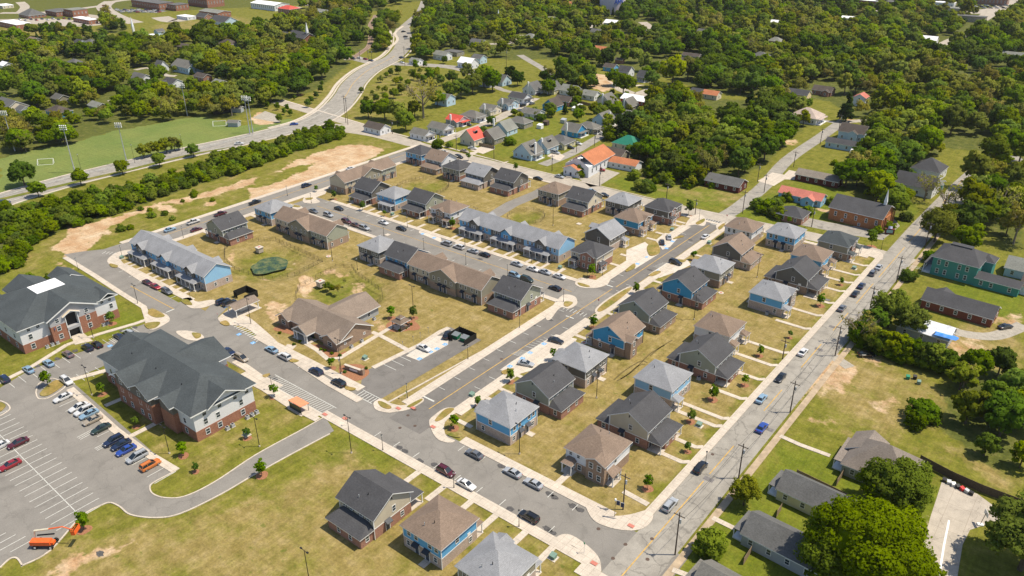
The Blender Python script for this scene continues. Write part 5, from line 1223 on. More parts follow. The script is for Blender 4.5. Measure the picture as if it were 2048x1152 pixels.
vv=[q for r_ in g_ for q in r_]; mb.add(vv,[(j*6+i,j*6+i+1,(j+1)*6+i+1,(j+1)*6+i) for j in range(4) for i in range(5)],plain('tarp_blue',(.05,.22,.62),.5)); mb.build('tarp_sheet',t)
# green two storey house
def greenhouse():
    t=empty('villa',(-33.6,287.8,0),R(-3),'two storey teal green villa with dark hipped roof and white framed windows','house'); g=SD['green']
    mb=MB(); mb.box(-7.2,6.6,-6.6,6.6,0,6.6,g); mb.build('wall',t)
    mb=MB(); hip(mb,-7.8,7.2,-7.3,7.2,6.8,3.4,RCH,axis='x',ridge=6.5,fas=WHITE); mb.build('roof',t)
    mb=MB(); mb.box(-4,2.6,-.8,1.6,9.3,10.25,RCH); mb.build('roof_cap',t)
    mb=MB(); mb.box(6.5,19.5,-6.9,-1.2,0,3.0,g); mb.build('rear_wing',t); mb=MB(); gab(mb,6.3,20,-7.4,-.8,3.15,1.5,'x',RCH); mb.build('wing_roof',t)
    mb=MB(); mb.box(6.55,9.5,1,6.4,0,6.2,g); mb.build('rear_bay',t); mb=MB(); hip(mb,5,10,.6,6.9,6.4,1.4,RCH,axis='y',ridge=2); mb.build('bay_roof',t)
    wf=plain('white_trim2',(.8,.8,.8),.5)
    windows(t,'-y',-6.6,[-5.2,-2.8,1.2,3.6],5.0,.8,1.6); windows(t,'-y',-6.6,[-5.2,-2.8,1.2,3.6],1.9,.8,1.6); windows(t,'-y',-6.9,[8.6,11.6,17],1.7,.8,1.4)
    windows(t,'-x',-7.2,[0,4],5,.8,1.6)
    mb=MB(); mb.box(-9.8,-7.15,-6.3,3,3.3,3.5,RCH); mb.build('porch_roof',t)
    for y in(-6,-3,0,2.8): post(t,-9.6,y,3.2)
    mb=MB(); mb.box(-9.8,-7.2,-6.3,3,0,.5,WHITE); mb.box(-9.8,-9.7,-6.3,3,.5,1.2,WHITE); mb.build('porch_floor',t)
    mb=MB()
    for y in(-6,-7.4): mb.tube((-9.6,y,1.2),(-17,y-.6,.9),.05,.05,WHITE,5); [mb.tube((-9.6-1.8*k,y-.15*k,0),(-9.6-1.8*k,y-.15*k,1.15),.04,.04,WHITE,4) for k in range(5)]
    mb.build('ramp_rail',t)
greenhouse()
# white church with torn orange roof
def wchurch():
    t=empty('church',(-197.6,308,0),R(4),'white church with a torn terracotta roof beside the cracked lot','church')
    mb=MB(); gwall(mb,-6.2,6.2,-13.5,11,0,5.0,3.5,'y',SD['white']); mb.build('wall',t)
    mb=MB(); gab(mb,-6.8,6.8,-9.5,11.5,5.1,3.9,'y',ROR); mb.build('roof',t)
    mb=MB(); 
    for k in range(16):
        x=-5.5+random.random()*9; y=-13+random.random()*5; z=5.0+3.3*(1-abs(x)/6.4); mb.add([(x,y,z),(x+1.6,y+.3,z-.3),(x+1.4,y+1.4,z-.1),(x-.1,y+1.2,z+.15)],[(0,1,2,3)],(BLACKM,WHITE,ROR,RBR)[k%4])
    mb.build('damaged_roof',t)
    mb=MB(); gwall(mb,-5.4,2.4,-16.5,-13.4,0,3.6,1.6,'y',SD['white']); mb.build('vestibule',t); mb=MB(); gab(mb,-5.8,2.8,-17,-12.6,3.8,1.8,'y',ROR); mb.build('vestibule_roof',t)
    windows(t,'+x',6.2,[-10,-6,-2,2,6],2.6,.9,2.0); windows(t,'-y',-16.5,[-4.2,1.2],1.9,.6,1.2); door(t,'-y',-16.5,-1.5)
    mb=MB(); mb.box(-3,0,-18.6,-16.5,0,.6,CONC); mb.build('steps',t)
    mb=MB(); gwall(mb,6.1,20.5,5.5,12.5,0,2.9,1.7,'x',SD['white']); mb.build('hall_wall',t); mb=MB(); gab(mb,6.3,21,5,13,3.0,1.9,'x',ROR); mb.build('hall_roof',t); windows(t,'-y',5.5,[9,12,15,18],1.6,1,.8)
wchurch()
# brick church
def bchurch():
    t=empty('church',(-75.0,317.0,0),R(-3),'long orange brick church with charcoal roof and a slim white steeple','church'); b=BK['church']
    mb=MB(); gwall(mb,-10.6,9.6,-6.9,6.9,0,5.2,3.2,'x',b); mb.build('wall',t)
    mb=MB(); gab(mb,-11.1,10.3,-7.6,7.6,5.4,3.6,'x',RCH); mb.build('roof',t)
    windows(t,'-y',-6.9,[-8,-4,0,4,7.8],3.2,.8,1.7); windows(t,'-y',-6.9,[-5,1.6],1.0,.8,.9)
    mb=MB(); mb.box(9.6,10.0,-3,3,0,4.6,b); [mb.box(10.0,10.4,y-.25,y+.25,0,5.0,b) for y in(-6,-3.4,3.4,6)]; mb.build('front_piers',t)
    mb=MB(); mb.box(7.3,8.3,-.5,.5,8.0,9.8,WHITE); mb.add([(7.2,-.6,9.8),(8.4,-.6,9.8),(8.4,.6,9.8),(7.2,.6,9.8),(7.8,0,15.2)],[(0,1,4),(1,2,4),(2,3,4),(3,0,4)],WHITE); mb.build('steeple',t)
    door(t,'+x',10.0,0)
bchurch()
def steeple(x,y,zc,h,w,label):
    p=at(x,y,0); t=empty('church_spire',(p[0],p[1],0),0,label,'spire')
    mb=MB(); mb.box(-w,w,-w,w,0,zc,SD['white']); mb.build('tower',t); mb=MB(); mb.add([(-w,-w,zc),(w,-w,zc),(w,w,zc),(-w,w,zc),(0,0,zc+h)],[(0,1,4),(1,2,4),(2,3,4),(3,0,4)],plain('spire_white',(.7,.74,.8),.5)); mb.build('spire',t)
def farchurch():
    p=at(605,84); t=empty('church',(p[0],p[1],0),R(-8),'brick church with dark roof and white spire in the left woods','church')
    mb=MB(); gwall(mb,-14,14,-6,6,0,5,3.4,'x',BK['apt']); mb.build('wall',t); mb=MB(); gab(mb,-14.5,14.6,-6.6,6.6,5.2,3.8,'x',RCH); mb.build('roof',t)
    mb=MB(); mb.box(9,11,-1,1,8,10.4,WHITE); mb.add([(9,-1,10.4),(11,-1,10.4),(11,1,10.4),(9,1,10.4),(10,0,18)],[(0,1,4),(1,2,4),(2,3,4),(3,0,4)],WHITE); mb.build('steeple',t)
farchurch()
steeple(268,66,6,9,.9,'white church spire rising from the far left woods'); steeple(997,50,5,10,1.1,'white church spire rising from the northern woods')
# water tank
def tank():
    p=at(1224,26); t=empty('water_tank',(p[0],p[1],0),0,'pale lilac water tank with blue lettering at the top edge','water tank'); r=13.5
    mb=MB(); n=40; LIL=plain('tank_lilac',(.50,.45,.50),.6)
    v=[(r*math.cos(2*math.pi*i/n),r*math.sin(2*math.pi*i/n),z) for z in(0,28) for i in range(n)]+[(0,0,31)]
    mb.add(v,[(i,(i+1)%n,n+(i+1)%n,n+i) for i in range(n)]+[(n+i,n+(i+1)%n,2*n) for i in range(n)],LIL); mb.build('shell',t)
    bl=plain('tank_blue_letters',(.03,.10,.45),.6); mb=MB(); base=math.atan2(-p[1],-p[0])+.62; tz=10.5
    def stroke(a,b):
        q=[]
        for s in np.linspace(0,1,4):
            u_=a[0]+(b[0]-a[0])*s; z_=a[1]+(b[1]-a[1])*s; th=base+u_/r; q.append(((r+.06)*math.cos(th),(r+.06)*math.sin(th),tz+z_))
        for c,d in zip(q,q[1:]): mb.tube(c,d,.42,.42,bl,4)
    for a,b in(((-6,0),(-4.6,5)),((-4.6,5),(-3.2,0)),((-5.4,2),(-3.8,2)), ((-2.2,0),(-2.2,5)),((-2.2,5),(-.9,1.5)),((-.9,1.5),(.4,5)),((.4,5),(.4,0)), ((1.6,5),(2.9,0)),((2.9,0),(4.2,5))): stroke(a,b)
    mb.build('lettering',t)
tank()
# ---------------------------------------------------------------- vehicles
TYRE=plain('tyre_rubber',(.012,.012,.013),.8); RIM=plain('wheel_rim',(.35,.36,.37),.35,metal=.7)
CGL,_nt,_b=nodes('car_glass'); _b.inputs['Base Color'].default_value=(.012,.018,.024,1); _b.inputs['Roughness'].default_value=.06; _b.inputs['Specular IOR Level'].default_value=.8
HL=plain('headlight',(.7,.72,.75),.15,spec=.8); TL=plain('taillight',(.32,.012,.015),.25)
def paint(name,c):
    k='car_'+name
    if k in MATS:return MATS[k]
    m,nt,b=nodes(k); b.inputs['Base Color'].default_value=rgb(c); b.inputs['Roughness'].default_value=.28; b.inputs['Metallic'].default_value=.15; b.inputs['Coat Weight'].default_value=.7; b.inputs['Coat Roughness'].default_value=.06
    MATS[k]=m; return m
PT={'white':(.62,.62,.61),'black':(.010,.011,.013),'silver':(.36,.38,.40),'grey':(.12,.13,.145),'navy':(.012,.022,.06),'blue':(.02,.06,.30),'lblue':(.22,.34,.45),'red':(.28,.012,.02),'maroon':(.085,.010,.018),
 'tan':(.34,.29,.22),'orange':(.58,.17,.03),'green':(.02,.04,.03),'brown':(.11,.05,.035),'mauve':(.16,.12,.13)}
def loft(mb,secs,mat):
    "secs: list of rings (same point count) joined along x"
    n=len(secs[0]); v=[p for s in secs for p in s]; f=[]
    for k in range(len(secs)-1):
        for i in range(n): f.append((k*n+i,k*n+(i+1)%n,(k+1)*n+(i+1)%n,(k+1)*n+i))
    f.append(tuple(range(n))[::-1]); f.append(tuple((len(secs)-1)*n+i for i in range(n)))
    mb.add(v,f,mat)
BODY0=paint('white',PT['white'])
SPEC={ # length,width, lower profile (x,zb,zt,half), cabin (x, z, halfwidth)
'sedan':(4.8,[(-2.4,.42,.70,.72),(-2.3,.28,.92,.86),(-1.7,.24,.98,.91),(-.6,.22,.96,.92),(.9,.22,.92,.92),(1.7,.24,.86,.90),(2.25,.30,.72,.82),(2.4,.40,.60,.66)],[(-1.75,.97,.80),(-1.05,1.40,.62),(.15,1.44,.62),(1.0,.93,.80)]),
'suv':(4.8,[(-2.4,.45,.95,.80),(-2.32,.32,1.08,.90),(-1.6,.28,1.10,.94),(.3,.28,1.08,.94),(1.2,.28,1.04,.93),(1.9,.30,.98,.90),(2.3,.34,.86,.84),(2.4,.45,.72,.70)],[(-2.30,1.08,.84),(-2.0,1.68,.70),(.2,1.72,.70),(1.15,1.06,.84)]),
'van':(5.0,[(-2.5,.42,.95,.84),(-2.42,.28,1.10,.94),(-1.6,.26,1.10,.97),(.6,.26,1.08,.97),(1.5,.28,1.00,.94),(2.1,.30,.90,.88),(2.4,.34,.76,.80),(2.5,.42,.62,.66)],[(-2.42,1.08,.86),(-2.15,1.70,.76),(.3,1.74,.76),(1.6,1.0,.84)]),
'pickup':(5.5,[(-2.75,.55,1.0,.84),(-2.7,.5,1.08,.92),(-1.0,.45,1.08,.95),(.3,.45,1.08,.95),(1.4,.45,1.06,.94),(2.2,.45,1.02,.92),(2.65,.48,.90,.86),(2.75,.55,.75,.74)],[(-.85,1.08,.85),(-.6,1.72,.72),(.75,1.74,.72),(1.45,1.07,.85)])}
_cm={}
def carmesh(kind):
    if kind in _cm:return _cm[kind]
    L,low,cab=SPEC[kind]; d={}
    mb=MB(); loft(mb,[[(x,-h*.93,zb),(x,-h,(zb+zt)/2),(x,-h*.97,zt-.06),(x,-h*.84,zt),(x,h*.84,zt),(x,h*.97,zt-.06),(x,h,(zb+zt)/2),(x,h*.93,zb)] for x,zb,zt,h in low],BODY0)
    (x0,z0,h0),(x1,z1,h1),(x2,z2,h2),(x3,z3,h3)=cab
    e=.02
    mb.add([(x1-.02,-h1*.97,z1+e),(x2+.02,-h2*.97,z2+e),(x2+.02,h2*.97,z2+e),(x1-.02,h1*.97,z1+e),((x1+x2)/2,0,z1+.07)],[(0,1,4),(1,2,4),(2,3,4),(3,0,4)],BODY0)
    for s in(-1,1):     # pillars
        for a,b in(((x0,h0,z0),(x1,h1,z1)),((x3,h3,z3),(x2,h2,z2)),(((x1+x2)/2-.05,(h0+h3)/2,z0-.02),((x1+x2)/2,h1,z1))):
            mb.tube((a[0],s*a[1],a[2]),(b[0],s*b[1],b[2]+.01),.045,.045,BODY0,4)
    if kind=='pickup': mb.box(-2.6,-1.0,-.78,.78,1.081,1.09,BLACKM)
    if kind in('suv','van'):
        for s in(-.55,.55): mb.tube((x1,s,z1+.1),(x2,s,z1+.12),.03,.03,BLACKM,4)
    d['body']=mb.mesh('body')
    for p in d['body'].polygons: pass
    mb=MB(); v=[(x0,-h0,z0),(x1,-h1,z1),(x2,-h2,z2),(x3,-h3,z3),(x0,h0,z0),(x1,h1,z1),(x2,h2,z2),(x3,h3,z3)]
    mb.add(v,[(0,3,2,1),(4,5,6,7),(0,1,5,4),(3,7,6,2),(1,2,6,5)],CGL); d['windows']=mb.mesh('windows')
    r=.36 if kind in('suv','pickup') else .32
    mb=MB(); mb.tube((0,-.11,0),(0,.11,0),r,r,TYRE,12); mb.tube((0,-.125,0),(0,.125,0),r*.58,r*.58,RIM,8); d['wheel']=mb.mesh('wheel'); d['r']=r
    mb=MB(); mb.box(-.05,.05,-.19,.19,-.07,.07,HL); d['headlight']=mb.mesh('headlight')
    mb=MB(); mb.box(-.05,.05,-.18,.18,-.09,.09,TL); d['taillight']=mb.mesh('taillight')
    _cm[kind]=d; return d
def car(kind,col,x,y,ang,label,world=False,group='parked vehicles'):
    d=carmesh(kind); L=SPEC[kind][0]; p=(x,y) if world else at(x,y,.6)
    nm={'sedan':'sedan_car','suv':'suv_car','van':'minivan','pickup':'pickup_truck'}[kind]
    t=empty(nm,(p[0],p[1],.045),R(ang),label,{'sedan':'car','suv':'car','van':'van','pickup':'pickup truck'}[kind],group)
    link('body',d['body'],t,mat=paint(col,PT[col])); link('windows',d['windows'],t)
    w=.80 if kind!='van' else .84; a=L*.30
    for sx in(-1,1):
        for sy in(-1,1): link('wheel',d['wheel'],t,(sx*a,sy*w,d['r']))
    z=.68 if kind=='sedan' else .86
    for s in(-1,1): link('headlight',d['headlight'],t,(L/2-.12,s*.60,z-.05)); link('taillight',d['taillight'],t,(-L/2+.07,s*.62,z+.08))
    return t
U_,D_=90,270; Rt,Lf=0,180
CARS=[
('sedan','maroon',295,565,Rt,'dark maroon sedan, first in the row before the blue row houses'),('sedan','red',311,573,Rt,'bright red sedan behind the dark maroon one by the blue row houses'),('suv','grey',334,583,Rt,'dark grey SUV, third in the row before the blue row houses'),
('suv','navy',446,603,U_,'dark blue SUV parked nose in at the mailbox shelter'),('suv','black',459,606,U_,'black SUV parked nose in beside the dark blue one at the mailbox shelter'),
('sedan','navy',458,703,Rt,'navy sedan parked behind the big apartment block'),('van','tan',483,716,Rt,'tan minivan parked behind the navy sedan by the big apartment block'),
('sedan','lblue',543,699,Lf,'pale blue sedan in front of the community building'),('suv','white',569,713,Lf,'white SUV in front of the community building, beside the pale blue sedan'),
('suv','navy',632,743,Lf,'glossy dark blue SUV parked by the community building sign'),('suv','black',677,766,Lf,'black SUV parked closest to the club parking entrance'),
('suv','maroon',892,943,Rt,'dark red SUV parked at the roadside by the bottom three houses'),('sedan','white',933,969,Rt,'white sedan parked behind the dark red SUV'),
('sedan','grey',949,908,Lf,'dark grey sedan parked below the blue corner house'),('sedan','silver',1025,945,Lf,'silver sedan in the middle of the kerb row below the estate'),('sedan','silver',1067,967,Lf,'silver hatchback last in the kerb row below the estate, nearest the corner house'),
('suv','black',1058,1034,Lf,'black SUV parked by the street lamp at the bottom middle'),
('suv','navy',8,758,Lf,'dark blue and white SUV at the left edge of the top lot row'),('sedan','lblue',57,739,Lf,'pale blue sedan, second in the top lot row'),('sedan','lblue',97,726,Lf,'light blue sedan, third in the top lot row'),
('sedan','mauve',136,708,Lf,'purplish grey sedan, fourth in the top lot row'),('suv','navy',175,695,Lf,'dark blue SUV at the stair walkway of the apartment block'),('sedan','black',194,689,Lf,'black sedan beside the dark blue SUV at the stair walkway'),
('sedan','navy',238,673,Lf,'navy sedan next to the hatched bay'),('suv','silver',258,666,Lf,'silver SUV at the right end of the top lot row'),
('suv','white',133,762,Rt,'white SUV alone by the grassy lot island'),
('sedan','white',126,795,U_+180,'white sedan at the top of the angled lot row'),('sedan','white',157,814,U_+180,'white van-like sedan, left of a tight white pair in the lot'),('suv','white',168,822,U_+180,'white SUV, right of a tight white pair in the lot'),
('sedan','lblue',178,828,U_+180,'silver blue sedan beside the tight white pair'),('sedan','tan',185,840,U_+180,'tan sedan between the silver blue and the dark green sedans'),('sedan','green',202,857,U_+180,'very dark green sedan beside the wheelchair symbols'),
('suv','navy',227,882,U_+180,'dark navy SUV, first of three dark vehicles in the lot'),('sedan','navy',242,889,U_+180,'navy sedan in the middle of three dark vehicles in the lot'),('sedan','blue',252,900,U_+180,'royal blue sedan, last of three dark vehicles in the lot'),
('van','silver',274,914,U_+180,'silver minivan with an open door in the lot'),('suv','orange',301,930,U_,'bright orange boxy car at the end of the lot row'),
('sedan','maroon',36,886,U_+180,'plum coloured sedan across the long white lot line'),('sedan','red',20,930,U_+180,'crimson sedan near the left edge of the lot'),('sedan','white',-2,892,U_+180,'white car cut by the left edge of the photo'),
('sedan','silver',1052,727,18,'silver sedan in the concrete accessible bay by the pale blue corner house'),('sedan','black',1112,681,8,'black sedan in the concrete accessible bay behind the pale grey roofed house'),
('suv','black',1351,525,-2,'black SUV in the concrete bay beside the vivid blue house'),('sedan','black',1324,484,122,'black sedan in the angled parking court'),('sedan','silver',1338,474,122,'pale silver sedan in the angled parking court'),
('sedan','white',1411,473,U_,'white sedan parked on the right of the centre street near its top'),
('sedan','black',678,417,Rt,'black sedan parked alone on the middle street before the green lawn'),('sedan','white',767,445,Rt,'white sedan on the far kerb of the middle street'),('sedan','black',803,457,Rt,'black sedan by the far kerb lamp of the middle street'),
('suv','silver',893,487,Lf,'silver SUV first in front of the blue and taupe row house'),('suv','white',918,494,Lf,'large white SUV second in front of the blue and taupe row house'),('sedan','silver',946,502,Lf,'silver sedan third in front of the blue and taupe row house'),('sedan','black',969,509,Lf,'black sedan fourth in front of the blue and taupe row house'),
('sedan','silver',1034,528,Rt,'grey silver sedan in the kerb row near the corner porch house'),('sedan','white',1066,538,Rt,'white sedan between two silver sedans on the middle street'),('sedan','silver',1090,544,Rt,'pale silver sedan between two white sedans on the middle street'),('sedan','white',1119,553,Rt,'white sedan last in the kerb row before the corner'),
('sedan','grey',627,422,Rt,'dark grey sedan at the west end of the middle street near kerb'),('suv','silver',657,430,Rt,'silver SUV behind the tan row house'),('suv','maroon',693,443,Rt,'dark plum SUV on the near kerb behind the tan row house'),('sedan','brown',711,450,Rt,'brown sedan on the near kerb between the plum and silver SUVs'),('suv','silver',729,456,Rt,'silver SUV last of three on the near kerb of the middle street'),
('suv','lblue',1030,551,Rt,'pale blue SUV on the near kerb behind the khaki row house'),('van','green',1054,559,Rt,'dark green minivan on the near kerb behind the charcoal roof'),('sedan','black',1110,576,Lf,'black sedan by the corner lamp at the end of the middle street'),
('sedan','lblue',340,459,U_,'light blue sedan on the west street far kerb'),('pickup','white',387,444,U_,'white pickup truck with a black bed on the west street'),('sedan','maroon',393,459,U_,'dark plum sedan on the near kerb of the west street'),('pickup','maroon',441,428,U_,'dark maroon pickup truck on the far kerb of the west street'),('pickup','black',510,405,U_,'black pickup truck with red tail on the far kerb of the west street'),
('suv','navy',613,371,U_,'dark blue SUV next to the bare clay ground'),('sedan','white',701,337,U_,'white car on the west street beside the beige row house'),('sedan','white',700,338,U_,'') ,
('suv','black',918,314,Rt,'black SUV on the pale top street'),('sedan','tan',929,302,Rt,'tan sedan parked on the grass edge of the pale top street'),('sedan','white',945,296,20,'white sedan on the driveway beside the tall red-roofed house'),('sedan','white',888,304,Rt,'white car behind the tan roof on the pale top street'),
('sedan','black',1076,357,Rt,'black sedan entering the service drive'),('sedan','silver',1119,353,Rt,'silver sedan on the pale street below the white church'),('sedan','lblue',1183,382,Rt,'blue silver sedan on the pale top street behind the charcoal roof'),('sedan','black',1208,390,Rt,'black sedan on the pale top street right of the blue silver one'),
('suv','silver',1340,1010,U_,'silver SUV parked on the old road at the bottom junction'),('suv','black',1401,935,U_,'black SUV with red tail lights on the old road'),('sedan','lblue',1523,797,U_,'pale blue sedan parked on the old road'),('sedan','blue',1524,855,U_,'blue car driving down the old road in the right lane'),('sedan','black',1561,755,D_,'black sedan parked on the old road above the pale blue one'),
('sedan','white',1606,704,U_,'white sedan on the old road by the concrete patch'),('sedan','grey',1684,616,U_,'grey sedan on the old road next to the brick pavers'),('sedan','black',1711,587,U_,'black sedan with red lights on the old road, below the navy one'),('sedan','navy',1723,571,U_,'navy sedan on the old road'),('suv','grey',1746,546,U_,'grey green SUV on the old road behind the silver sedan'),('sedan','silver',1758,534,U_,'silver sedan nearest the church junction on the old road'),
('sedan','black',1733,709,40,'dark coupe parked on the vacant grass lot'),('sedan','black',2011,653,55,'black car on the gravel track by the brick bungalow'),('sedan','blue',588,248,60,'blue car driving on the wide road'),('sedan','white',478,287,50,'white car driving on the wide road beside the sports field'),('suv','navy',9,405,50,'dark blue car driving on the wide road at the left edge'),
('sedan','white',848,696,Rt,'white sedan in the club lot on the concrete bays'),('suv','black',895,670,115,'black car beside the fenced dumpsters'),
('pickup','red',1199,340,30,'old red pickup truck beside the white church'),
('sedan','black',862,276,Rt,'black car beside the white corner cottage'),('sedan','black',896,260,Rt,'grey black car between two white cottages'),('sedan','black',936,249,Rt,'dark car in front of the red-roofed bungalow'),
('sedan','black',1008,221,U_,'black car in the lane fork of the old neighbourhood'),('sedan','white',1024,216,Rt,'white car in the lane fork beside the black car'),('sedan','silver',1041,221,Rt,'silver car parked in the yard of the old neighbourhood'),('suv','black',1046,211,U_,'black SUV on the grass verge of the lane fork'),('sedan','grey',1064,207,U_,'dark grey car above the black SUV'),('sedan','black',1077,188,U_,'small black car beside the leafy green yard'),
('sedan','white',1156,287,Rt,'white sedan by the grey hipped house on the lane'),('sedan','black',1140,295,20,'black car on the grass below the white sedan'),('suv','silver',1111,305,Rt,'silver SUV by the pale blue gabled house'),('sedan','white',1206,268,Rt,'white car beside the deep blue house porch'),
('sedan','white',821,48,60,'white car far up the winding road'),('sedan','black',807,63,80,'black car on the winding road above the junction'),('sedan','black',811,73,80,'second black car on the winding road above the junction'),('sedan','silver',813,77,80,'silver car on the winding road above the junction'),
('sedan','navy',803,115,Rt,'dark car waiting at the big junction'),('sedan','white',804,125,Rt,'silver white car at the big junction'),('sedan','navy',742,121,Rt,'navy car at the railway crossing'),('suv','black',706,117,Rt,'dark SUV beyond the railway crossing'),('sedan','white',718,116,Rt,'white car beyond the railway crossing'),('sedan','red',731,118,Rt,'dark red car nearest the railway crossing'),
('sedan','red',208,11,60,'red car on the far left road'),('sedan','black',217,16,60,'black car on the far left road'),('van','white',434,93,Rt,'white van beside the teal house'),('sedan','silver',1243,155,Rt,'silver car on the gravel court'),
('sedan','navy',460,700,Rt,''),
]
for c in CARS:
    if c[5]: car(*c)
for k in range(26):   # far car park
    x=234+k*3.6+(k%3); y=19+(k%4)*1.6
    car('sedan' if k%3 else 'suv',('white','silver','black','white','navy','red')[k%6],x,y,R(0)+90,'tiny parked car in the crowded far car park',group='cars in the far school car park')
for k in range(14):
    car('sedan' if k%3 else 'suv',('white','silver','black','red','navy')[k%5],40+k*11,39+(k%2)*2-k*.3,0,'tiny parked car outside the flat white roofed building far left',group='cars before the far left buildings')
for k in range(22):
    car('sedan' if k%3 else 'suv',('black','silver','white','black','tan')[k%5],1920+k*4.4,11+(k%3)*2.4,0,'tiny parked car in the far right store lot',group='cars in the far right lot')
# ---------------------------------------------------------------- poles, lamps, signs
def pole(x,y,h,label,kind='utility',rz=0,group=None):
    p=at(x,y); t=empty({'utility':'utility_pole','double':'light_pole','lamp':'street_lamp','flood':'floodlight_mast'}[kind],(p[0],p[1],0),R(rz),label,{'utility':'utility pole','double':'light pole','lamp':'street lamp','flood':'floodlight'}[kind],group)
    mb=MB()
    if kind=='utility':
        mb.tube((0,0,0),(0,0,h),.17,.11,WOODP,7); mb.build('pole',t)
        mb=MB(); mb.box(-1.2,1.2,-.06,.06,h-.9,h-.75,WOODP); [mb.tube((a,0,h-.75),(a,0,h-.5),.05,.05,GALV,5) for a in(-1.1,-.4,.4,1.1)]; mb.build('crossarm',t)
        mb=MB(); mb.tube((.32,0,h-2.6),(.32,0,h-1.6),.2,.2,GALV,8); mb.build('transformer',t)
    elif kind=='double':
        mb.tube((0,0,0),(0,0,h),.10,.06,BLACKM,6); mb.build('pole',t)
        mb=MB(); mb.box(-.9,.9,-.04,.04,h-.08,h,BLACKM); mb.box(-1.2,-.7,-.17,.17,h-.05,h+.08,BLACKM); mb.box(.7,1.2,-.17,.17,h-.05,h+.08,BLACKM); mb.build('lamp_heads',t)
        mb=MB(); mb.tube((0,0,0),(0,0,.35),.25,.22,CONC,8); mb.build('footing',t)
    elif kind=='lamp':
        mb.tube((0,0,0),(0,0,h),.075,.05,BLACKM,6); mb.tube((0,0,0),(0,0,.8),.14,.09,BLACKM,8); mb.build('post',t)
        mb=MB(); mb.tube((0,0,h),(0,0,h+.42),.16,.20,plain('lamp_globe',(.6,.6,.56),.4),8); mb.tube((0,0,h+.42),(0,0,h+.6),.24,.04,BLACKM,8); mb.build('lantern',t)
    else:
        mb.tube((0,0,0),(0,0,h),.28,.14,GALV,8); mb.tube((0,0,0),(0,0,3),.34,.32,GALV,8); mb.build('mast',t)
        mb=MB()
        for r_ in range(3):
            mb.box(-1.6,1.6,-.05,.05,h-.3-r_*.9,h-.2-r_*.9,GALV)
            for a in(-1.4,-.5,.5,1.4): mb.tube((a,0,h-.2-r_*.9),(a,-.35,h-.35-r_*.9),.28,.30,WHITE,8)
        mb.build('lamp_rack',t)
    return t
for x,y,h,l in((1350,1110,11.2,'tall dark utility pole at the bottom junction with a white crossarm'),(1477,957,9.8,'utility pole on the right of the old road beside the round green bush'),(1580,825,9.5,'utility pole with a small lamp beside the vacant lot on the old road'),(1670,712,10,'bare leaning pole by the grey thicket on the old road'),
 (1737,630,10,'utility pole on the old road beside the tarp covered house'),(1792,566,10,'utility pole with a white lamp in front of the green villa'),(1850,494,10,'utility pole under the big broadleaf magnolia on the old road'),(1889,435,10,'utility pole beyond the magnolia on the old road'),(1929,396,9.5,'utility pole two beyond the magnolia on the old road'),(1960,363,9.5,'utility pole near the far bend of the old road'),(1990,325,9,'utility pole right at the far bend of the old road'),
 (1246,1019,9.8,'tall pole with white insulators on the solar sign corner'),(1485,427,10,'utility pole at the corner of the side lane and the pale street'),(1515,364,9,'utility pole by the concrete driveway on the side lane'),(1528,385,8.5,'utility pole just below the concrete driveway on the side lane'),(1587,334,8,'utility pole opposite the mown yard on the side lane'),(1640,290,9,'utility pole beside the mown yard corner'),(1678,257,8,'utility pole by the powder blue house lane'),
 (1199,372,8,'utility pole at the corner of the cracked church lot'),(1104,342,8,'utility pole on the green corner of the church lane'),(1333,397,7,'utility pole with a white box by the tall grass'),(1390,430,7,'signal pole beside the young street tree on the pale street'),(1623,454,8,'utility pole with bolts beside the brick church lot'),
 (913,300,8,'utility pole by the old side street corner'),(880,290,7,'thin pole on the pale top street'),(988,318,8,'utility pole by the brown fence on the top street'),(785,268,8,'utility pole beside the leafy hedge trees at the junction'),(696,250,16,'very tall dark pole left of a close pair at the wide road bend'),(692,246,16,'very tall dark pole right of a close pair at the wide road bend'),
 (810,133,15,'tall pole at the big junction'),(744,122,9,'pole left of the railway crossing'),(737,122,9,'pole by the railway crossing'),(720,122,9,'pole far left of the railway crossing'),(1266,176,8,'utility pole on the gravel court'),(1189,292,7,'utility pole beside the grey hipped house lane'),(1153,305,7,'utility pole before the silver SUV'),(1013,150,18,'tall steel mast among the pines beside the old neighbourhood'),
 (1595,700,1,''),(1565,718,6.5,'short dark leaning post in the old road front lawn'),):
    if l: pole(x,y,h,l,'utility',rz=0 if x>1240 else 60)
for x,y,h,l in((703,906,10.6,'black double headed light pole on the bottom left field'),(620,1170,9,'twin armed light pole cut by the bottom edge'),(519,893,8.5,'light pole at the corner lawn of the big apartment block'),(184,790,9,'double headed light pole between the lot and the apartment lawn'),(339,907,8,'light pole on the lawn near the orange car'),
 (187,676,8,'light pole before the brick wall of the deck roofed apartment block'),(683,747,11,'tall light pole in front of the community building'),(827,622,9,'double headed light pole on the wide inner lawn'),(665,522,8.5,'double headed light pole between the pond and the row house'),(952,483-30,8,'light pole on the lawn behind the khaki row'),
 (1106,451,8,'light pole on the sandy lawn beside the small fenced basin'),(1039,905+3,8.5,'thin light pole between the blue and the tan-roofed corner houses'),(1193,796,8.8,'black pole on the lawn between the back gardens'),(1388,639,8.8,'black pole on the lawn behind the white pyramid roofed house'),(1514,555,8.8,'black pole on the lawn behind the taupe gabled houses'),(502,648,9,'leaning light pole beside the mailbox shelter'),(276,608,7,'light pole on the path corner before the deck roofed apartment block')):
    pole(x,y,h,l,'double')
PP=[(1350,1110,10.3),(1477,957,8.9),(1580,825,8.6),(1670,712,9.1),(1737,630,9.1),(1792,566,9.1),(1850,494,9.1),(1889,435,9.1),(1929,396,8.6),(1960,363,8.6),(1990,325,8.1)]
CAB=plain('cable',(.02,.02,.02),.6)
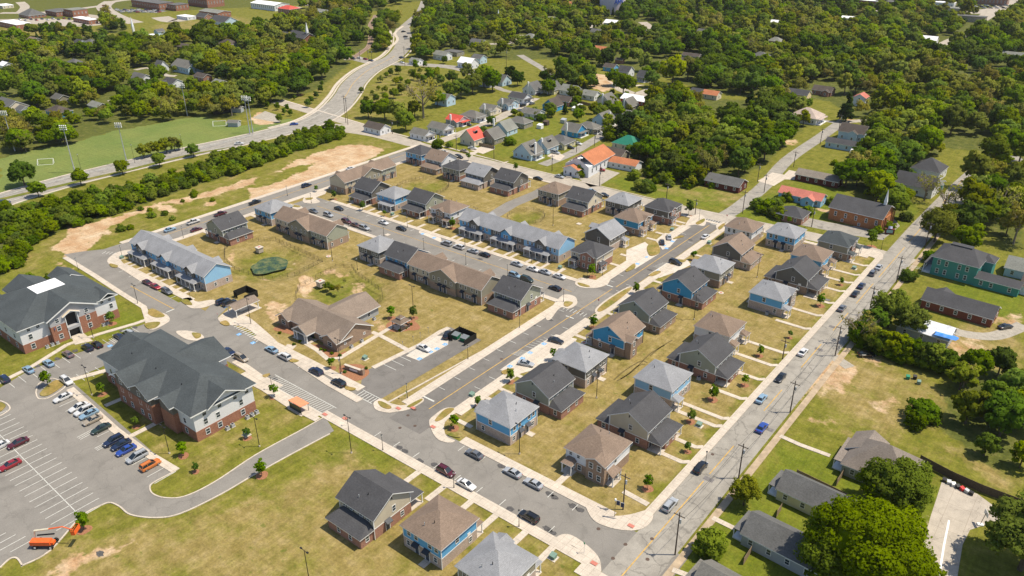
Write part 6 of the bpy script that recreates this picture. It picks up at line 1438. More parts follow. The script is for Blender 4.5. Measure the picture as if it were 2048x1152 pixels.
for (x0,y0,h0),(x1,y1,h1) in zip(PP,PP[1:]):
    a=Vector((*at(x0,y0),h0)); b=Vector((*at(x1,y1),h1))
    for o_ in(-1.0,1.0):
        t=empty('power_line',tuple(a),0,'thin sagging overhead cable strung between the old road utility poles','cable','overhead cables along the old road'); mb=MB(); pr=None
        for k in range(9):
            f=k/8; q=(b-a)*f+Vector((o_,0,-1.1*4*f*(1-f)))
            if pr is not None: mb.tube(pr,q,.03,.03,CAB,4)
            pr=q
        mb.build('strand',t)
LMP=[(766,901),(908,976),(1038,1054),(545,780),(681,750-2),(815,797),(936,719),(1039,656),(1127,604),(1205,551),(1174,559),(1398,440),(157,540),(245,515),(367,476),(620,660-30),(698,454),(768,473),(848,500),(932,531),(1015,554),(1063,525),(930,491),(815,455),(623,407),(740,390),(862,336),(1762,500),(1762+2,616),(381,598),(715,600-60),(575,392),(1200,960-8),(1410,1000-65)]
for k,(x,y) in enumerate(LMP): pole(x,y,4.2,'slim black street lamp with a small white lantern beside an estate pavement','lamp',group='street lamps along the estate streets')
for x,y,h,l in((30,302,21,'floodlight mast with four lamps at the left side of the sports field'),(150,345,23,'floodlight mast with a wide lamp rack on the near side of the sports field'),(255,330,21,'floodlight mast in the middle of the near touchline'),(375,232,19,'floodlight mast on the far side of the sports field'),(500,268,21,'floodlight mast, left of a pair beside the wide road'),(506,266,20,'floodlight mast, right of a pair beside the wide road'),(163,342,8,'dark short pole beside the near touchline mast'),(366,300,8,'thin pole by the field bushes'),(270,326,9,'grey short pole in the near touchline')):
    pole(x,y,h,l,'flood' if h>15 else 'lamp',rz=38)
# solar sign
p=at(1229,1034); t=empty('solar_lamp',(p[0],p[1],0),R(20),'small white solar sign post with two dark panels at the bottom junction','solar sign')
mb=MB(); mb.tube((0,0,0),(0,0,4.6),.06,.05,BLACKM,6); mb.build('post',t); mb=MB(); mb.box(.2,1.0,-.1,0,3.5,4.7,GALV); mb.box(.25,.95,-.16,-.1,3.55,4.65,plain('solar_cell',(.02,.03,.07),.2)); mb.box(1.15,1.9,-.1,0,3.2,4.4,GALV); mb.box(1.2,1.85,-.16,-.1,3.25,4.35,plain('solar_cell',(.02,.03,.07),.2)); mb.build('panels',t); mb=MB(); mb.tube((0,0,4.6),(0,0,5),.25,.2,WHITE,8); mb.build('beacon',t)
def sign(x,y,label,col,h=2.2,w=.35,oct_=False,text=None,name='road_sign'):
    p=at(x,y); t=empty(name,(p[0],p[1],0),R(-20),label,'sign')
    mb=MB(); mb.tube((0,0,0),(0,0,h),.035,.035,GALV,5); mb.build('post',t)
    mb=MB(); n=8 if oct_ else 4; mb.add([(w*math.cos(2*math.pi*(i+.5)/n),d,h+w*math.sin(2*math.pi*(i+.5)/n)) for d in(-.05,-.02) for i in range(n)],[tuple(range(n)),tuple(range(n,2*n))[::-1]]+[(i,(i+1)%n,n+(i+1)%n,n+i) for i in range(n)],col); mb.build('sign_plate',t)
    if oct_:
        f=bpy.data.curves.new('sign_text','FONT'); f.body='STOP'; f.size=.27; f.align_x='CENTER'; f.align_y='CENTER'; f.extrude=.004; f.materials.append(WHITE); o=bpy.data.objects.new('tmp',f); me=bpy.data.meshes.new_from_object(o); bpy.data.objects.remove(o); o=link('sign_text',me,t,(0,-.06,h)); o.rotation_euler=(R(90),0,0)
SR=plain('sign_red',(.5,.03,.03),.5); SG=plain('sign_green',(.02,.25,.10),.5); SB=plain('sign_blue',(.05,.20,.5),.5)
sign(437,640,'red stop sign at the mailbox shelter corner',SR,oct_=True); sign(1197,612,'red stop sign on the centre street corner',SR,oct_=True); sign(1453,441,'small dark red stop sign at the top of the centre street',SR,oct_=True)
sign(814,800,'green street name sign at the club lot corner',SG,h=2.6); sign(1168,1107,'green street name sign on the rounded bottom pavement',SG,h=2.8); sign(693,852,'green street name sign near the black pole',SG,h=2.4)
for x,y,l in((806,695,'first'),(827,684,'second'),(841,676,'third'),(857,666,'fourth')): sign(x,y,'small blue parking sign, %s from the left of four by the club lot'%l,SB,h=1.9,w=.25)
# club sign wall
p=at(708,743); t=empty('monument_sign',(p[0],p[1],0),R(8),'low grey stone entrance sign in a mulch bed before the community building','sign')
mb=MB(); mb.box(-3.1,3.1,-.3,.3,0,1.25,BK['brown']); mb.box(-3.3,3.3,-.4,.4,1.25,1.4,CONC); mb.box(2.9,3.6,-.45,.45,0,1.8,BK['brown']); mb.build('stone_wall',t); mb=MB(); mb.box(-1.3,1.6,-.34,-.3,.35,.95,WHITE); mb.build('name_panel',t)
p=at(1778,468); t=empty('church_sign',(p[0],p[1],0),R(20),'brick framed church notice board with a pale panel on the grass island','sign')
mb=MB(); mb.box(-1.7,1.7,-.35,.35,0,2.2,BK['deep']); mb.build('brick_frame',t); mb=MB(); mb.box(-1.1,1.1,-.4,-.35,.6,1.8,plain('panel_teal',(.30,.48,.48),.4)); mb.build('notice_panel',t); mb=MB(); mb.tube((0,-.2,2.2),(0,.2,3.1),.75,.75,plain('sign_lilac',(.5,.5,.68),.5),12); mb.build('top_emblem',t)
# gazebo, shelters, bins
def shelter(x,y,w,d,h,roofm,label,name,cat,rz=0,ph=1.2,posts=True,seat=False):
    p=at(x,y) if x>-60 and y>0 and x<2048 and not isinstance(x,float) else (x,y)
    t=empty(name,(p[0],p[1],0),R(rz),label,cat); mb=MB(); hip(mb,-w/2,w/2,-d/2,d/2,h,ph,roofm,ridge=max(.3,abs(w-d))); mb.build('roof',t)
    for a in(-1,1):
        for b in(-1,1): post(t,a*(w/2-.4),b*(d/2-.4),h-.2,.18,WOODP if seat else DKTRIM,z=0)
    mb=MB(); mb.box(-w/2+.2,w/2-.2,-d/2+.2,d/2-.2,0,.07,CONC); mb.build('floor_slab',t)
    return t
g=shelter(-158.6,143.7,4.3,4.3,2.6,shingle('gazebo_roof',(.16,.12,.09)),'square timber gazebo with a stepped brown roof on the lawn','gazebo','gazebo',seat=True); 
mb=MB(); hip(mb,-1.0,1.0,-1.0,1.0,3.75,.5,shingle('gazebo_roof',(.16,.12,.09)),ridge=.2,axis='y'); mb.box(-.75,.75,-.75,.75,3.2,3.6,WOODP); mb.build('roof_lantern',g)
mb=MB()
for a,b in((-1.9,1.9),): [mb.box(-1.95,1.95,s*1.9-.05,s*1.9+.05,.3,1.0,WOODP) for s in(1,)]; mb.box(1.85,1.95,-1.9,1.9,.3,1.0,WOODP); mb.build('railing',g)
p=at(488,622); g=empty('mailbox_shelter',(p[0],p[1],0),R(0),'open shelter with a tan roof beside the mailboxes and dark parked cars','shelter'); mb=MB(); gab(mb,-2.6,2.6,-4.6,4.6,2.9,1.1,'y',RTC); mb.build('roof',g)
for a in(-2.2,2.2):
    for b in(-4,4): post(g,a,b,2.6,.22,z=0)
mb=MB(); mb.box(-.4,.4,-1.5,1.5,.3,1.7,GALV); mb.build('mailboxes',g); mb=MB(); mb.box(-2.8,2.8,-4.8,4.8,0,.08,CONC); mb.build('floor_slab',g)
g=empty('bus_shelter',(-148.6,97.3,0),R(0),'small bus shelter with an orange roof beside the hatched kerb','bus shelter'); mb=MB(); mb.add([(-2.5,-1.3,2.7),(2.5,-1.3,2.7),(2.5,1.5,2.35),(-2.5,1.5,2.35),(-2.5,-1.3,2.55),(2.5,-1.3,2.55),(2.5,1.5,2.2),(-2.5,1.5,2.2)],[(0,1,2,3),(4,7,6,5),(0,4,5,1),(1,5,6,2),(2,6,7,3),(3,7,4,0)],plain('shelter_orange',(.62,.24,.12),.6)); mb.build('roof',g)
for a in(-2.3,2.3):
    for b in(-1.1,1.2): post(g,a,b,2.3,.1,DKTRIM,z=0)
mb=MB(); mb.box(-2.3,2.3,-1.14,-1.1,.3,2.2,GLASS); mb.build('rear_panel',g); mb=MB(); mb.box(-1.6,1.6,-.9,-.45,.4,.5,WOODP); mb.build('bench',g); mb=MB(); mb.box(-2.8,2.8,-1.6,2.0,0,.1,CONC); mb.build('floor_slab',g)
def fence(pts,h,label,mat,name='fence',rails=True,solid=False,step=2.4,closed=False,gr=None):
    P=[Vector(q) for q in pts]; P=P+[P[0]] if closed else P
    t=empty(name,(P[0].x,P[0].y,0),0,label,'fence',gr); o=P[0]; mb=MB(); mp=MB()
    for a,b in zip(P,P[1:]):
        d=(b-a); n=max(1,round(d.length/step)); a_=a-o;b_=b-o
        if solid: mb.strip([tuple(a_),tuple(b_)],.06,0.05,h,mat)
        else:
            for z in(.25,h*.55,h-.08): mb.tube((a_.x,a_.y,z),(b_.x,b_.y,z),.025,.025,mat,4)
            for k in range(int(d.length/.45)): q=a_.lerp(b_,k*.45/d.length); mb.tube((q.x,q.y,.1),(q.x,q.y,h),.012,.012,mat,3)
        for k in range(n+1): q=a_.lerp(b_,k/n); mp.tube((q.x,q.y,0),(q.x,q.y,h+.1),.05,.05,mat,5)
    mb.build('panel',t); mp.build('posts',t); return t
FB=plain('fence_bronze',(.05,.04,.03),.6)
fence(px((450,500),(466,484),(506,483),(552,482),(645,524),(590,552),(546,560),(526,560),(470,540),(450,520)),1.5,'dark railing fence round the pond basin',FB,closed=True)
fence(px((592,590),(600,575),(672,536),(704,536),(712,548),(764,585),(766,600),(745,615),(640,622),(594,608)),1.5,'dark railing fence round the dry overgrown basin',FB,closed=True)
fence([(at(845,375)[0]+11*math.cos(a),at(845,375)[1]+13*math.sin(a)) for a in np.linspace(0,6.28,22)[:-1]],1.3,'railing fence round the oval grassy basin behind the blue house',FB,closed=True)
fence([(at(1052,434)[0]+7.5*math.cos(a),at(1052,434)[1]+8*math.sin(a)) for a in np.linspace(0,6.28,18)[:-1]],1.3,'railing fence round the small round basin by the service drive',FB,closed=True)
fence(px((1838,925),(1900,958),(1960,985),(2048,1018),(2120,1045)),2.2,'tall dark wooden fence running behind the concrete court',plain('fence_dark_wood',(.085,.065,.045),.9,var=.3,scale=3),solid=True)
FW=plain('fence_grey_wood',(.22,.16,.10),.9,var=.3,scale=3)
fence(px((1592,952),(1660,985),(1720,1015)),1.9,'brown wooden fence behind the cream-green cottage',FW,solid=True); fence(px((1686,950),(1672,972)),1.9,'short wooden gate fence beside the sage cottage',FW,solid=True)
fence(px((1562,1020),(1552,1036)),1.9,'short weathered gate fence between the two long cottages',FW,solid=True); fence(px((1502,1105),(1486,1130)),1.9,'short weathered gate fence near the bottom edge',FW,solid=True)
fence(px((1640,1118),(1628,1150)),1.9,'leaning wooden fence panel by the leafy maple',FW,solid=True)
fence(px((1150,205),(1190,215),(1192,226)),1.8,'dark brown board fence at the end of the back lawn',FW,solid=True); fence(px((1218,208),(1242,214)),1.8,'brown fence beside the cream house',FW,solid=True); fence(px((958,292),(988,298)),1.8,'brown yard fence by the top street',FW,solid=True)
fence(px((-10,398),(180,346),(300,326),(380,306),(460,284),(505,272)),1.2,'long silver fence along the sports field edge',GALV,step=4)
fence(px((506,262),(530,254),(560,252)),1.2,'green roadside fence by the gravel patch',plain('fence_green',(.10,.25,.15),.7),step=3)
fence(px((1830,450),(1838,440)),1.2,'short wire fence by the lush roadside grass',GALV)
def enclosure(x0,x1,y0,y1,h,label):
    t=empty('dumpster_enclosure',((x0+x1)/2,(y0+y1)/2,0),0,label,'enclosure'); a,b=(x1-x0)/2,(y1-y0)/2; mb=MB()
    M=plain('mesh_black',(.012,.012,.010),.8)
    for s in((-a,a,b-.06,b+.06),(-a-.06,-a+.06,-b,b-.06),(a-.06,a+.06,-b,b-.06)): mb.box(*s,.0,h,M)
    for k in range(9): mb.box(-a+k*a/4-.09,-a+k*a/4+.09,b-.1,b+.1,0,h+.12,M)
    mb.build('screen_wall',t); mb=MB(); mb.box(-a,-a+2,-b-.06,-b,.1,h,M); mb.build('gate',t)
enclosure(-142.6,-136.0,147.2,152.6,1.9,'black mesh enclosure around the green dumpsters at the end of the club lot')
enclosure(at(482,598)[0]-3,at(482,598)[0]+3,at(482,598)[1]-.5,at(482,598)[1]+4.5,2.3,'small black enclosure behind the mailbox shelter')
DG=plain('dumpster_green',(.01,.16,.07),.5)
for x,y,l in((-141,149.3,'green dumpster with closed grey lid on the left inside the mesh enclosure'),(-137.9,149.6,'green dumpster with open lid on the right inside the mesh enclosure')):
    t=empty('dumpster',(x,y,0),R(4),l,'dumpster'); mb=MB(); mb.add([(-1,-.8,.15),(1,-.8,.15),(1,.8,.15),(-1,.8,.15),(-1.15,-1,1.3),(1.15,-1,1.3),(1.15,1,1.6),(-1.15,1,1.6)],[(0,1,5,4),(1,2,6,5),(2,3,7,6),(3,0,4,7),(0,3,2,1)],DG); mb.build('body',t); mb=MB(); mb.add([(-1.15,-1,1.33),(1.15,-1,1.33),(1.15,1,1.64),(-1.15,1,1.64)],[(0,1,2,3)],plain('lid_grey',(.15,.17,.18),.6)); mb.build('lid',t)
    mb=MB(); [mb.tube((s*1.0,0,.08),(s*1.1,0,.08),.08,.08,BLACKM,6) for s in(-1,1)]; mb.build('casters',t)
def smallbox(name,x,y,dims,mat,label,cat,rz=0,pad=True,group=None):
    p=at(x,y); t=empty(name,(p[0],p[1],0),R(rz),label,cat,group); a,b,c=dims; mb=MB(); mb.box(-a/2,a/2,-b/2,b/2,.1,c*.8,mat); mb.add([(-a/2-.04,-b/2-.04,c*.8),(a/2+.04,-b/2-.04,c*.8),(a/2+.04,b/2+.04,c),(-a/2-.04,b/2+.04,c),(-a/2-.04,-b/2-.04,c*.78),(a/2+.04,-b/2-.04,c*.78),(a/2+.04,b/2+.04,c*.78),(-a/2-.04,b/2+.04,c*.78)],[(0,1,2,3),(4,7,6,5),(0,4,5,1),(1,5,6,2),(2,6,7,3),(3,7,4,0)],mat); mb.build('cabinet',t)
    if pad: mb=MB(); mb.box(-a*.8,a*.8,-b*.8,b*.8,0,.12,CONC); mb.build('base_pad',t)
UG=plain('utility_green',(.16,.25,.20),.6)
for x,y,l in((730,718,'pale green transformer box on the club lawn'),(1398,852,'pale green transformer box on the front lawn along the old road'),(1106,1116,'green transformer box on the bottom corner lawn'),(1344,461,'dark transformer box beside the blue house walk'),(1120,537,'transformer box between the row house and the corner house'),(1708,538,'transformer box on the lawn near the khaki junction house'),(1418,487,'dark transformer box beside the dark taupe house'),(944,790+2,'white transformer box left of the blue corner house'),(785,430,'green transformer box before the olive gabled house'),(244,517,'green transformer box at the west corner of the blue row houses'),(493,870,'pale utility box by the corner lawn of the large apartment block'),(1220,484+2,'')):
    if l: smallbox('transformer_box',x,y,(1.2,1.1,1.1),UG,l,'utility box',group='transformer boxes on the lawns')
for x,y,l,m in((1815,758,'bright green wheelie bin on the vacant lot',plain('bin_green',(.01,.22,.12),.5)),(1829,758,'dark wheelie bin beside the green one on the vacant lot',BLACKM),(1837,768,'dark bin lying in the grass beside the other two',UG)): smallbox('wheelie_bin',x,y,(.85,.85,1.2),m,l,'bin',pad=False,rz=20)
for x,y,w,l,m in((1150,222,3.2,'white garden shed, left of a pair on the back lawn',WHITE),(1160,217,2.6,'white garden shed, right of a pair on the back lawn',WHITE),(1080,257,3,'white garden shed at the near side of the back lawn',WHITE),(1092,250,3,'brown garden shed with an orange top on the back lawn',WOODP),(1127,246,3,'grey garden shed behind the deep blue house',GALV)):
    smallbox('garden_shed',x,y,(w,w*.8,2.6),m,l,'shed',pad=False)
for x,y,l in((468,245,'small grey block hut by the sports field goal'),(475,217,'tiny green hut on the far side of the sports field')): cottage(x,y,6,4,'v',RWG,'grey',l,cat='hut',name='hut',win=False,rz=30,zc=2,ze=2.4,h=1.2)
for k in range(11):
    p=at(430+k*3.6,229-k*.7); t=empty('tyre_stack',(p[0],p[1],0),0,'dark round tank in a row at the far edge of the sports field','tank','dark round tanks by the sports field'); mb=MB(); mb.tube((0,0,0),(0,0,1.6),.9,.9,FB,8); mb.build('shell',t)
for x,y,s,l in((93,327,1,'white goal frame at the left end of the sports field'),(440,250,1,'white goal frame at the right end of the sports field')):
    p=at(x,y); t=empty('football_goal',(p[0],p[1],0),R(50),l,'goal'); mb=MB()
    for a,b in(((-3.6,0,0),(-3.6,0,2.4)),((3.6,0,0),(3.6,0,2.4)),((-3.6,0,2.4),(3.6,0,2.4)),((-3.6,0,2.4),(-3.6,-2,0)),((3.6,0,2.4),(3.6,-2,0)),((-3.6,-2,0),(3.6,-2,0))): mb.tube(a,b,.10,.10,WHITE,5)
    mb.build('frame',t)
for x,y,l in((540,499-6,'concrete outlet box in the pond basin'),(641,568,'concrete outlet box in the dry overgrown basin'),(519,497,''),(1036,430,'')):
    if l:
        p=at(x if x!=540 else 519,y if x!=540 else 500); t=empty('outlet_box',(p[0],p[1],-.8),0,l,'drain box'); mb=MB(); mb.box(-1,1,-1,1,0,1.8,CONC); mb.box(-1.2,1.2,-1.2,1.2,1.8,2.05,CONCW); mb.build('concrete_box',t); mb=MB(); mb.box(-.4,.4,-.4,.4,2.05,2.12,REDBR); mb.build('hatch',t)
for x,y in((657,513),(1442,586),(1168,686)):
    p=at(x,y); t=empty('manhole_cover',(p[0],p[1],0),0,'pale round concrete manhole cover set in the lawn','manhole','pale manhole covers in the lawns'); mb=MB(); mb.tube((0,0,0),(0,0,.15),.9,.9,CONCW,14); mb.build('ring',t); mb=MB(); mb.tube((0,0,.15),(0,0,.18),.4,.4,REDBR,10); mb.build('lid',t)
# pond
wm,nt,b=nodes('pond_water'); pp=pos(nt)
a=ramp(nt,noise(nt,.35,6,.7,pp),[(.38,(.012,.034,.020)),(.50,(.055,.085,.016)),(.64,(.15,.15,.04))]); nt.links.new(a,b.inputs['Base Color']); b.inputs['Roughness'].default_value=.18
mb=MB(); pc_=at(538,527); mb.sheet([(pc_[0]+6.2*math.cos(t)*(1+.10*math.sin(3*t)+.04*math.sin(7*t)),pc_[1]+7.4*math.sin(t)*(1+.12*math.cos(2*t+1)+.05*math.cos(5*t))) for t in np.linspace(0,6.28,60)[:-1]],-.75,wm); o=mb.build('pond_water'); o['kind']='structure'
# boom lift
def lift():
    p=at(93,1091); OR=plain('lift_orange',(.72,.12,.025),.45); CRM=plain('lift_cream',(.6,.55,.42),.6)
    t=empty('boom_lift',(p[0],p[1],.03),R(38),'orange boom lift parked in the bottom left corner of the lot','boom lift')
    mb=MB(); mb.box(-1.9,1.9,-.7,.7,.5,.95,BLACKM); mb.build('chassis',t)
    mb=MB(); mb.box(-2.5,1.6,-1.15,.2,.98,1.9,OR); mb.box(1.2,2.2,-.9,.1,.98,1.6,OR); mb.build('turntable_body',t)
    for a in(-1.6,1.6):
        for b in(-1.05,1.05): mb=MB(); mb.tube((0,-.2,0),(0,.2,0),.5,.5,TYRE,12); mb.tube((0,-.22,0),(0,.22,0),.24,.24,WHITE,8); link('wheel',mb.mesh('wheel'),t,(a,b,.5))
    mb=MB(); mb.tube((-2.2,.5,1.6),(-1.9,.6,3.4),.18,.18,CRM,6); mb.tube((-1.9,.6,3.4),(1.2,.6,3.9),.2,.2,CRM,6); mb.tube((-1.6,.6,2.2),(2,.6,2.6),.16,.16,BLACKM,6); mb.build('lower_boom',t)
    mb=MB(); mb.tube((.8,.6,3.85),(4.2,.6,4.5),.15,.13,OR,6); mb.tube((4.2,.6,4.5),(6.2,.6,3.6),.10,.10,OR,6); mb.build('upper_boom',t)
    mb=MB(); mb.box(6.2,7.0,-.5,1.7,3.2,3.3,OR); mb.box(6.95,7.02,-.5,1.7,3.3,4.3,OR); mb.box(6.2,7.0,-.5,-.44,3.3,4.3,OR)
    for z in(3.8,4.3): [mb.tube(a_,b_,.04,.04,OR,4) for a_,b_ in(((6.2,-.5,z),(6.2,1.7,z)),((6.2,1.7,z),(7.0,1.7,z)))]
    mb.build('basket',t)
lift()
# basketball hoop lying shadow court
p=at(1960,1050); t=empty('basketball_hoop',(p[0],p[1],0),R(30),'portable basketball hoop with a white base on the concrete court','basketball hoop')
mb=MB(); mb.box(-.6,.6,-.4,.4,0,.3,WHITE); mb.build('base',t); mb=MB(); mb.tube((0,0,.3),(.4,0,3.2),.06,.06,BLACKM,6); mb.build('pole',t); mb=MB(); mb.box(.45,.5,-.9,.9,2.7,3.8,WHITE); mb.build('backboard',t); mb=MB(); [mb.tube((.95+.23*math.cos(a),.23*math.sin(a),3.05),(.95+.23*math.cos(a+.8),.23*math.sin(a+.8),3.05),.02,.02,SR,4) for a in np.arange(0,6.28,.785)]; mb.build('rim',t)
for k in range(7):
    p=at(1888+k*9,962+k*4.4); smallbox('yard_item',1888+k*9,963+k*4.4,(.8,.8,.9),(BLACKM,GALV,WHITE,BLACKM,SR,GALV,BLACKM)[k],'small dark yard item in the row along the wooden fence','yard item',pad=False,rz=15*k,group='yard items along the wooden fence')
p=at(1900,722); t=empty('picnic_table',(p[0],p[1],0),R(-15),'long pale weathered table by the thicket behind the tarp house','table'); mb=MB(); mb.box(-3,3,-.6,.6,.75,.85,plain('pale_board',(.5,.48,.36),.9)); mb.build('table_top',t); mb=MB(); [mb.box(a-.06,a+.06,-.5,.5,0,.75,WOODP) for a in(-2.6,0,2.6)]; mb.build('trestles',t)
p=at(1237,218,4); t=empty('ball_tank',(p[0],p[1],0),0,'round bright blue tank on a pole in the back lane','tank'); mb=MB(); mb.tube((0,0,0),(0,0,3),.3,.3,GALV,6); mb.build('pole',t)
mb=MB(); n=12; v=[];f=[]
for i in range(7):
    for j in range(n): a=math.pi*i/6; q=2*math.pi*j/n; v.append((1.7*math.sin(a)*math.cos(q),1.7*math.sin(a)*math.sin(q),4.4+1.9*math.cos(a)))
for i in range(6):
    for j in range(n): f.append((i*n+j,i*n+(j+1)%n,(i+1)*n+(j+1)%n,(i+1)*n+j))
mb.add(v,f,plain('ball_blue',(.02,.10,.5),.4)); mb.build('ball',t)
# mulch beds
mm=MB()
def bed(x,y,r,asp=1): 
    p=at(x,y); mm.sheet([(p[0]+r*(1+.1*math.sin(3*t+x))*math.cos(t)*asp,p[1]+r*(1+.1*math.cos(2*t+y))*math.sin(t)) for t in np.linspace(0,6.28,18)[:-1]],.035+random.random()*.01,MULCH)
def bedp(*q): mm.sheet(curve(px(*q),4,True),.032,MULCH)
bedp((622,690),(645,690),(676,706),(692,702),(684,712),(665,717),(649,709),(632,698)); bedp((546,659),(562,650),(580,652),(598,668),(590,671),(570,666)); bed(800,650,4.2); bed(812,648,3.2,1.6); bed(708,744,3.6,1.4)
# ---------------------------------------------------------------- trees
LM={'maple':leafmat('leaves_maple',(.150,.200,.014),.01,.06),'oak':leafmat('leaves_oak',(.115,.165,.013)),'bright':leafmat('leaves_bright',(.175,.225,.014)),'olive':leafmat('leaves_olive',(.22,.24,.028)),'pale':leafmat('leaves_pale',(.24,.22,.045)),
 'dark':leafmat('leaves_evergreen',(.050,.085,.012),.02,.3),'young':leafmat('leaves_young',(.13,.21,.015)),'mag':leafmat('leaves_magnolia',(.14,.155,.015)),'hedge':leafmat('leaves_hedge',(.155,.205,.012),.03,.35)}
BARK=plain('bark',(.10,.075,.055),.95,var=.3); BARKP=plain('bark_pale',(.22,.18,.14),.95,var=.3)
def ico():
    import bmesh
    bm=bmesh.new(); bmesh.ops.create_icosphere(bm,subdivisions=3,radius=1); v=np.array([tuple(q.co) for q in bm.verts]); f=[[q.index for q in p.verts] for p in bm.faces]; bm.free(); return v,f
ICV,ICF=ico()
def crown(name,mat,kind='round',ncl=60,per=45,size=.085,zc=1.35,asp=.82,core=.66,seed=1,clr=(.2,.36),spread=(.55,.98),xy=1.0):
    rg=np.random.default_rng(seed); V=[];F=[]
    cen=[];NV=[]
    for i in range(ncl):
        if kind=='cone':
            h=rg.random()**1.3; r=(1-h)**.9*.72*(.75+.35*rg.random()); a=rg.random()*6.283; cen.append((r*math.cos(a),r*math.sin(a),.35+h*2.6,rg.uniform(*clr)*(1.05-h*.6)))
        else:
            z=rg.uniform(-.75,1); a=rg.random()*6.283; q=math.sqrt(1-z*z); r=rg.uniform(*spread)*(1+.12*math.sin(3*a+seed)); cen.append((r*q*math.cos(a)*xy,r*q*math.sin(a),zc+z*r*asp,rg.uniform(*clr)))
    for cx,cy,cz,cr in cen:
        d=rg.normal(size=(per,3)); d/=np.linalg.norm(d,axis=1)[:,None]; d[:,2]=np.where(rg.random(per)<.6,np.abs(d[:,2]),d[:,2])
        p=np.array([cx,cy,cz])+d*cr*(.55+.5*rg.random((per,1)))*np.array([1,1,.8])
        nrm=d+rg.normal(size=(per,3))*.45; nrm/=np.linalg.norm(nrm,axis=1)[:,None]
        t=np.cross(nrm,rg.normal(size=(per,3))); t/=np.linalg.norm(t,axis=1)[:,None]; b=np.cross(nrm,t)
        s=size*(.6+.8*rg.random((per,1)))
        base=sum(len(x) for x in V)
        oc=p-np.array([0,0,zc*.75]); oc/=np.linalg.norm(oc,axis=1)[:,None]; q_=(p-np.array([cx,cy,cz]))/cr*.75+oc*.55+nrm*.30+np.array([0,0,.12]); q_/=np.linalg.norm(q_,axis=1)[:,None]; NV.append(np.repeat(q_,4,0))
        V.append(np.stack([p-t*s-b*s*.6,p+t*s*.9-b*s*.7,p+t*s+b*s*.6,p-t*s*.8+b*s*.8],1).reshape(-1,3))
        F.append(base+np.arange(per*4).reshape(per,4))
    V=np.concatenate(V);F=np.concatenate(F).tolist();NV=np.concatenate(NV)
    if core:
        n=ICV; w=1+.16*np.sin(n[:,0]*5+seed)*np.cos(n[:,1]*6+seed*2)+.10*np.sin(n[:,2]*9+n[:,0]*7)
        if kind=='cone': k=(n[:,2]+1)/2; cv=np.stack([n[:,0]*core*w*(1.15-k)*.8,n[:,1]*core*w*(1.15-k)*.8,.35+k*2.3],1)
        else: cv=np.stack([n[:,0]*core*w*xy,n[:,1]*core*w,zc+n[:,2]*core*asp*w],1)
        o2=cv-np.array([0,0,zc]); o2/=np.linalg.norm(o2,axis=1)[:,None]; NV=np.concatenate([NV,o2]); b0=len(V); V=np.concatenate([V,cv]); F+=[[b0+i for i in f] for f in ICF]
    me=bpy.data.meshes.new(name); me.from_pydata(V.tolist(),[],F); me.materials.append(mat); me.update(); me.polygons.foreach_set('use_smooth',[True]*len(me.polygons)); me.normals_split_custom_set_from_vertices(NV.tolist()); return me
def trunk(mat,h=1.3,r=.07,limbs=6,seed=1,top=.5,reach=.6,twigs=0):
    rg=random.Random(seed); mb=MB(); mb.tube((0,0,-.05),(0,0,h*.6),r,r*.75,mat,7); mb.tube((0,0,h*.6),(.03,.02,h),r*.75,r*.4,mat,6)
    for i in range(limbs):
        a=6.283*i/limbs+rg.random(); z=h*(.5+.35*rg.random()); e=(reach*math.cos(a)*rg.uniform(.6,1),reach*math.sin(a)*rg.uniform(.6,1),z+top*rg.uniform(.6,1.1))
        mb.tube((0,0,z),e,r*.42,r*.12,mat,5)
        for k in range(twigs):
            f=rg.uniform(.35,.95); q=[e[0]*f,e[1]*f,z+(e[2]-z)*f]; aa=a+rg.uniform(-1.2,1.2); mb.tube(q,(q[0]+.33*math.cos(aa),q[1]+.33*math.sin(aa),q[2]+.3*rg.random()+.1),r*.14,r*.04,mat,3)
    return mb.mesh('trunk')
PR={}
def proto(k,cm,tm): PR[k]=(cm,tm)
T1=trunk(BARK,seed=1);T2=trunk(BARK,h=1.2,seed=2,limbs=7)
for i in range(3):
    proto('oak%d'%i,crown('crown',LM['oak'],ncl=64,per=46,seed=10+i,asp=.8+.06*i),T1)
    proto('bright%d'%i,crown('crown',LM['bright'],ncl=60,per=46,seed=20+i,asp=.85),T2)
    proto('olive%d'%i,crown('crown',LM['olive'],ncl=52,per=44,seed=30+i,asp=.9,core=.5,clr=(.16,.32)),T1)
proto('pale0',crown('crown',LM['pale'],ncl=60,per=22,seed=40,core=0,clr=(.2,.35),size=.06,spread=(.3,1)),trunk(BARKP,seed=5,limbs=9,reach=.85,top=.8,twigs=5))
proto('pine0',crown('crown',LM['dark'],kind='cone',ncl=80,per=36,seed=50,core=.6,size=.07),trunk(BARK,h=1.8,limbs=3,reach=.3))
proto('dark0',crown('crown',LM['dark'],ncl=64,per=44,seed=51,asp=1.0),T1)
proto('mag0',crown('crown',LM['mag'],ncl=130,per=70,seed=52,asp=.9,size=.045,core=.7),T1)
proto('maple0',crown('crown',LM['maple'],ncl=260,per=110,seed=53,asp=.72,size=.024,core=.72,clr=(.12,.26),spread=(.6,1.0)),T2)
proto('maple1',crown('crown',LM['maple'],ncl=170,per=90,seed=54,asp=.8,size=.033,core=.66,clr=(.13,.28)),T2)
proto('fine0',crown('crown',LM['olive'],ncl=120,per=50,seed=58,asp=.8,size=.045,core=.55,clr=(.13,.26)),T1)
proto('young0',crown('crown',LM['young'],ncl=30,per=30,seed=55,asp=1.45,zc=2.3,size=.13,core=.45,clr=(.3,.5)),trunk(BARK,h=2.0,r=.05,limbs=4,reach=.5,top=.8))
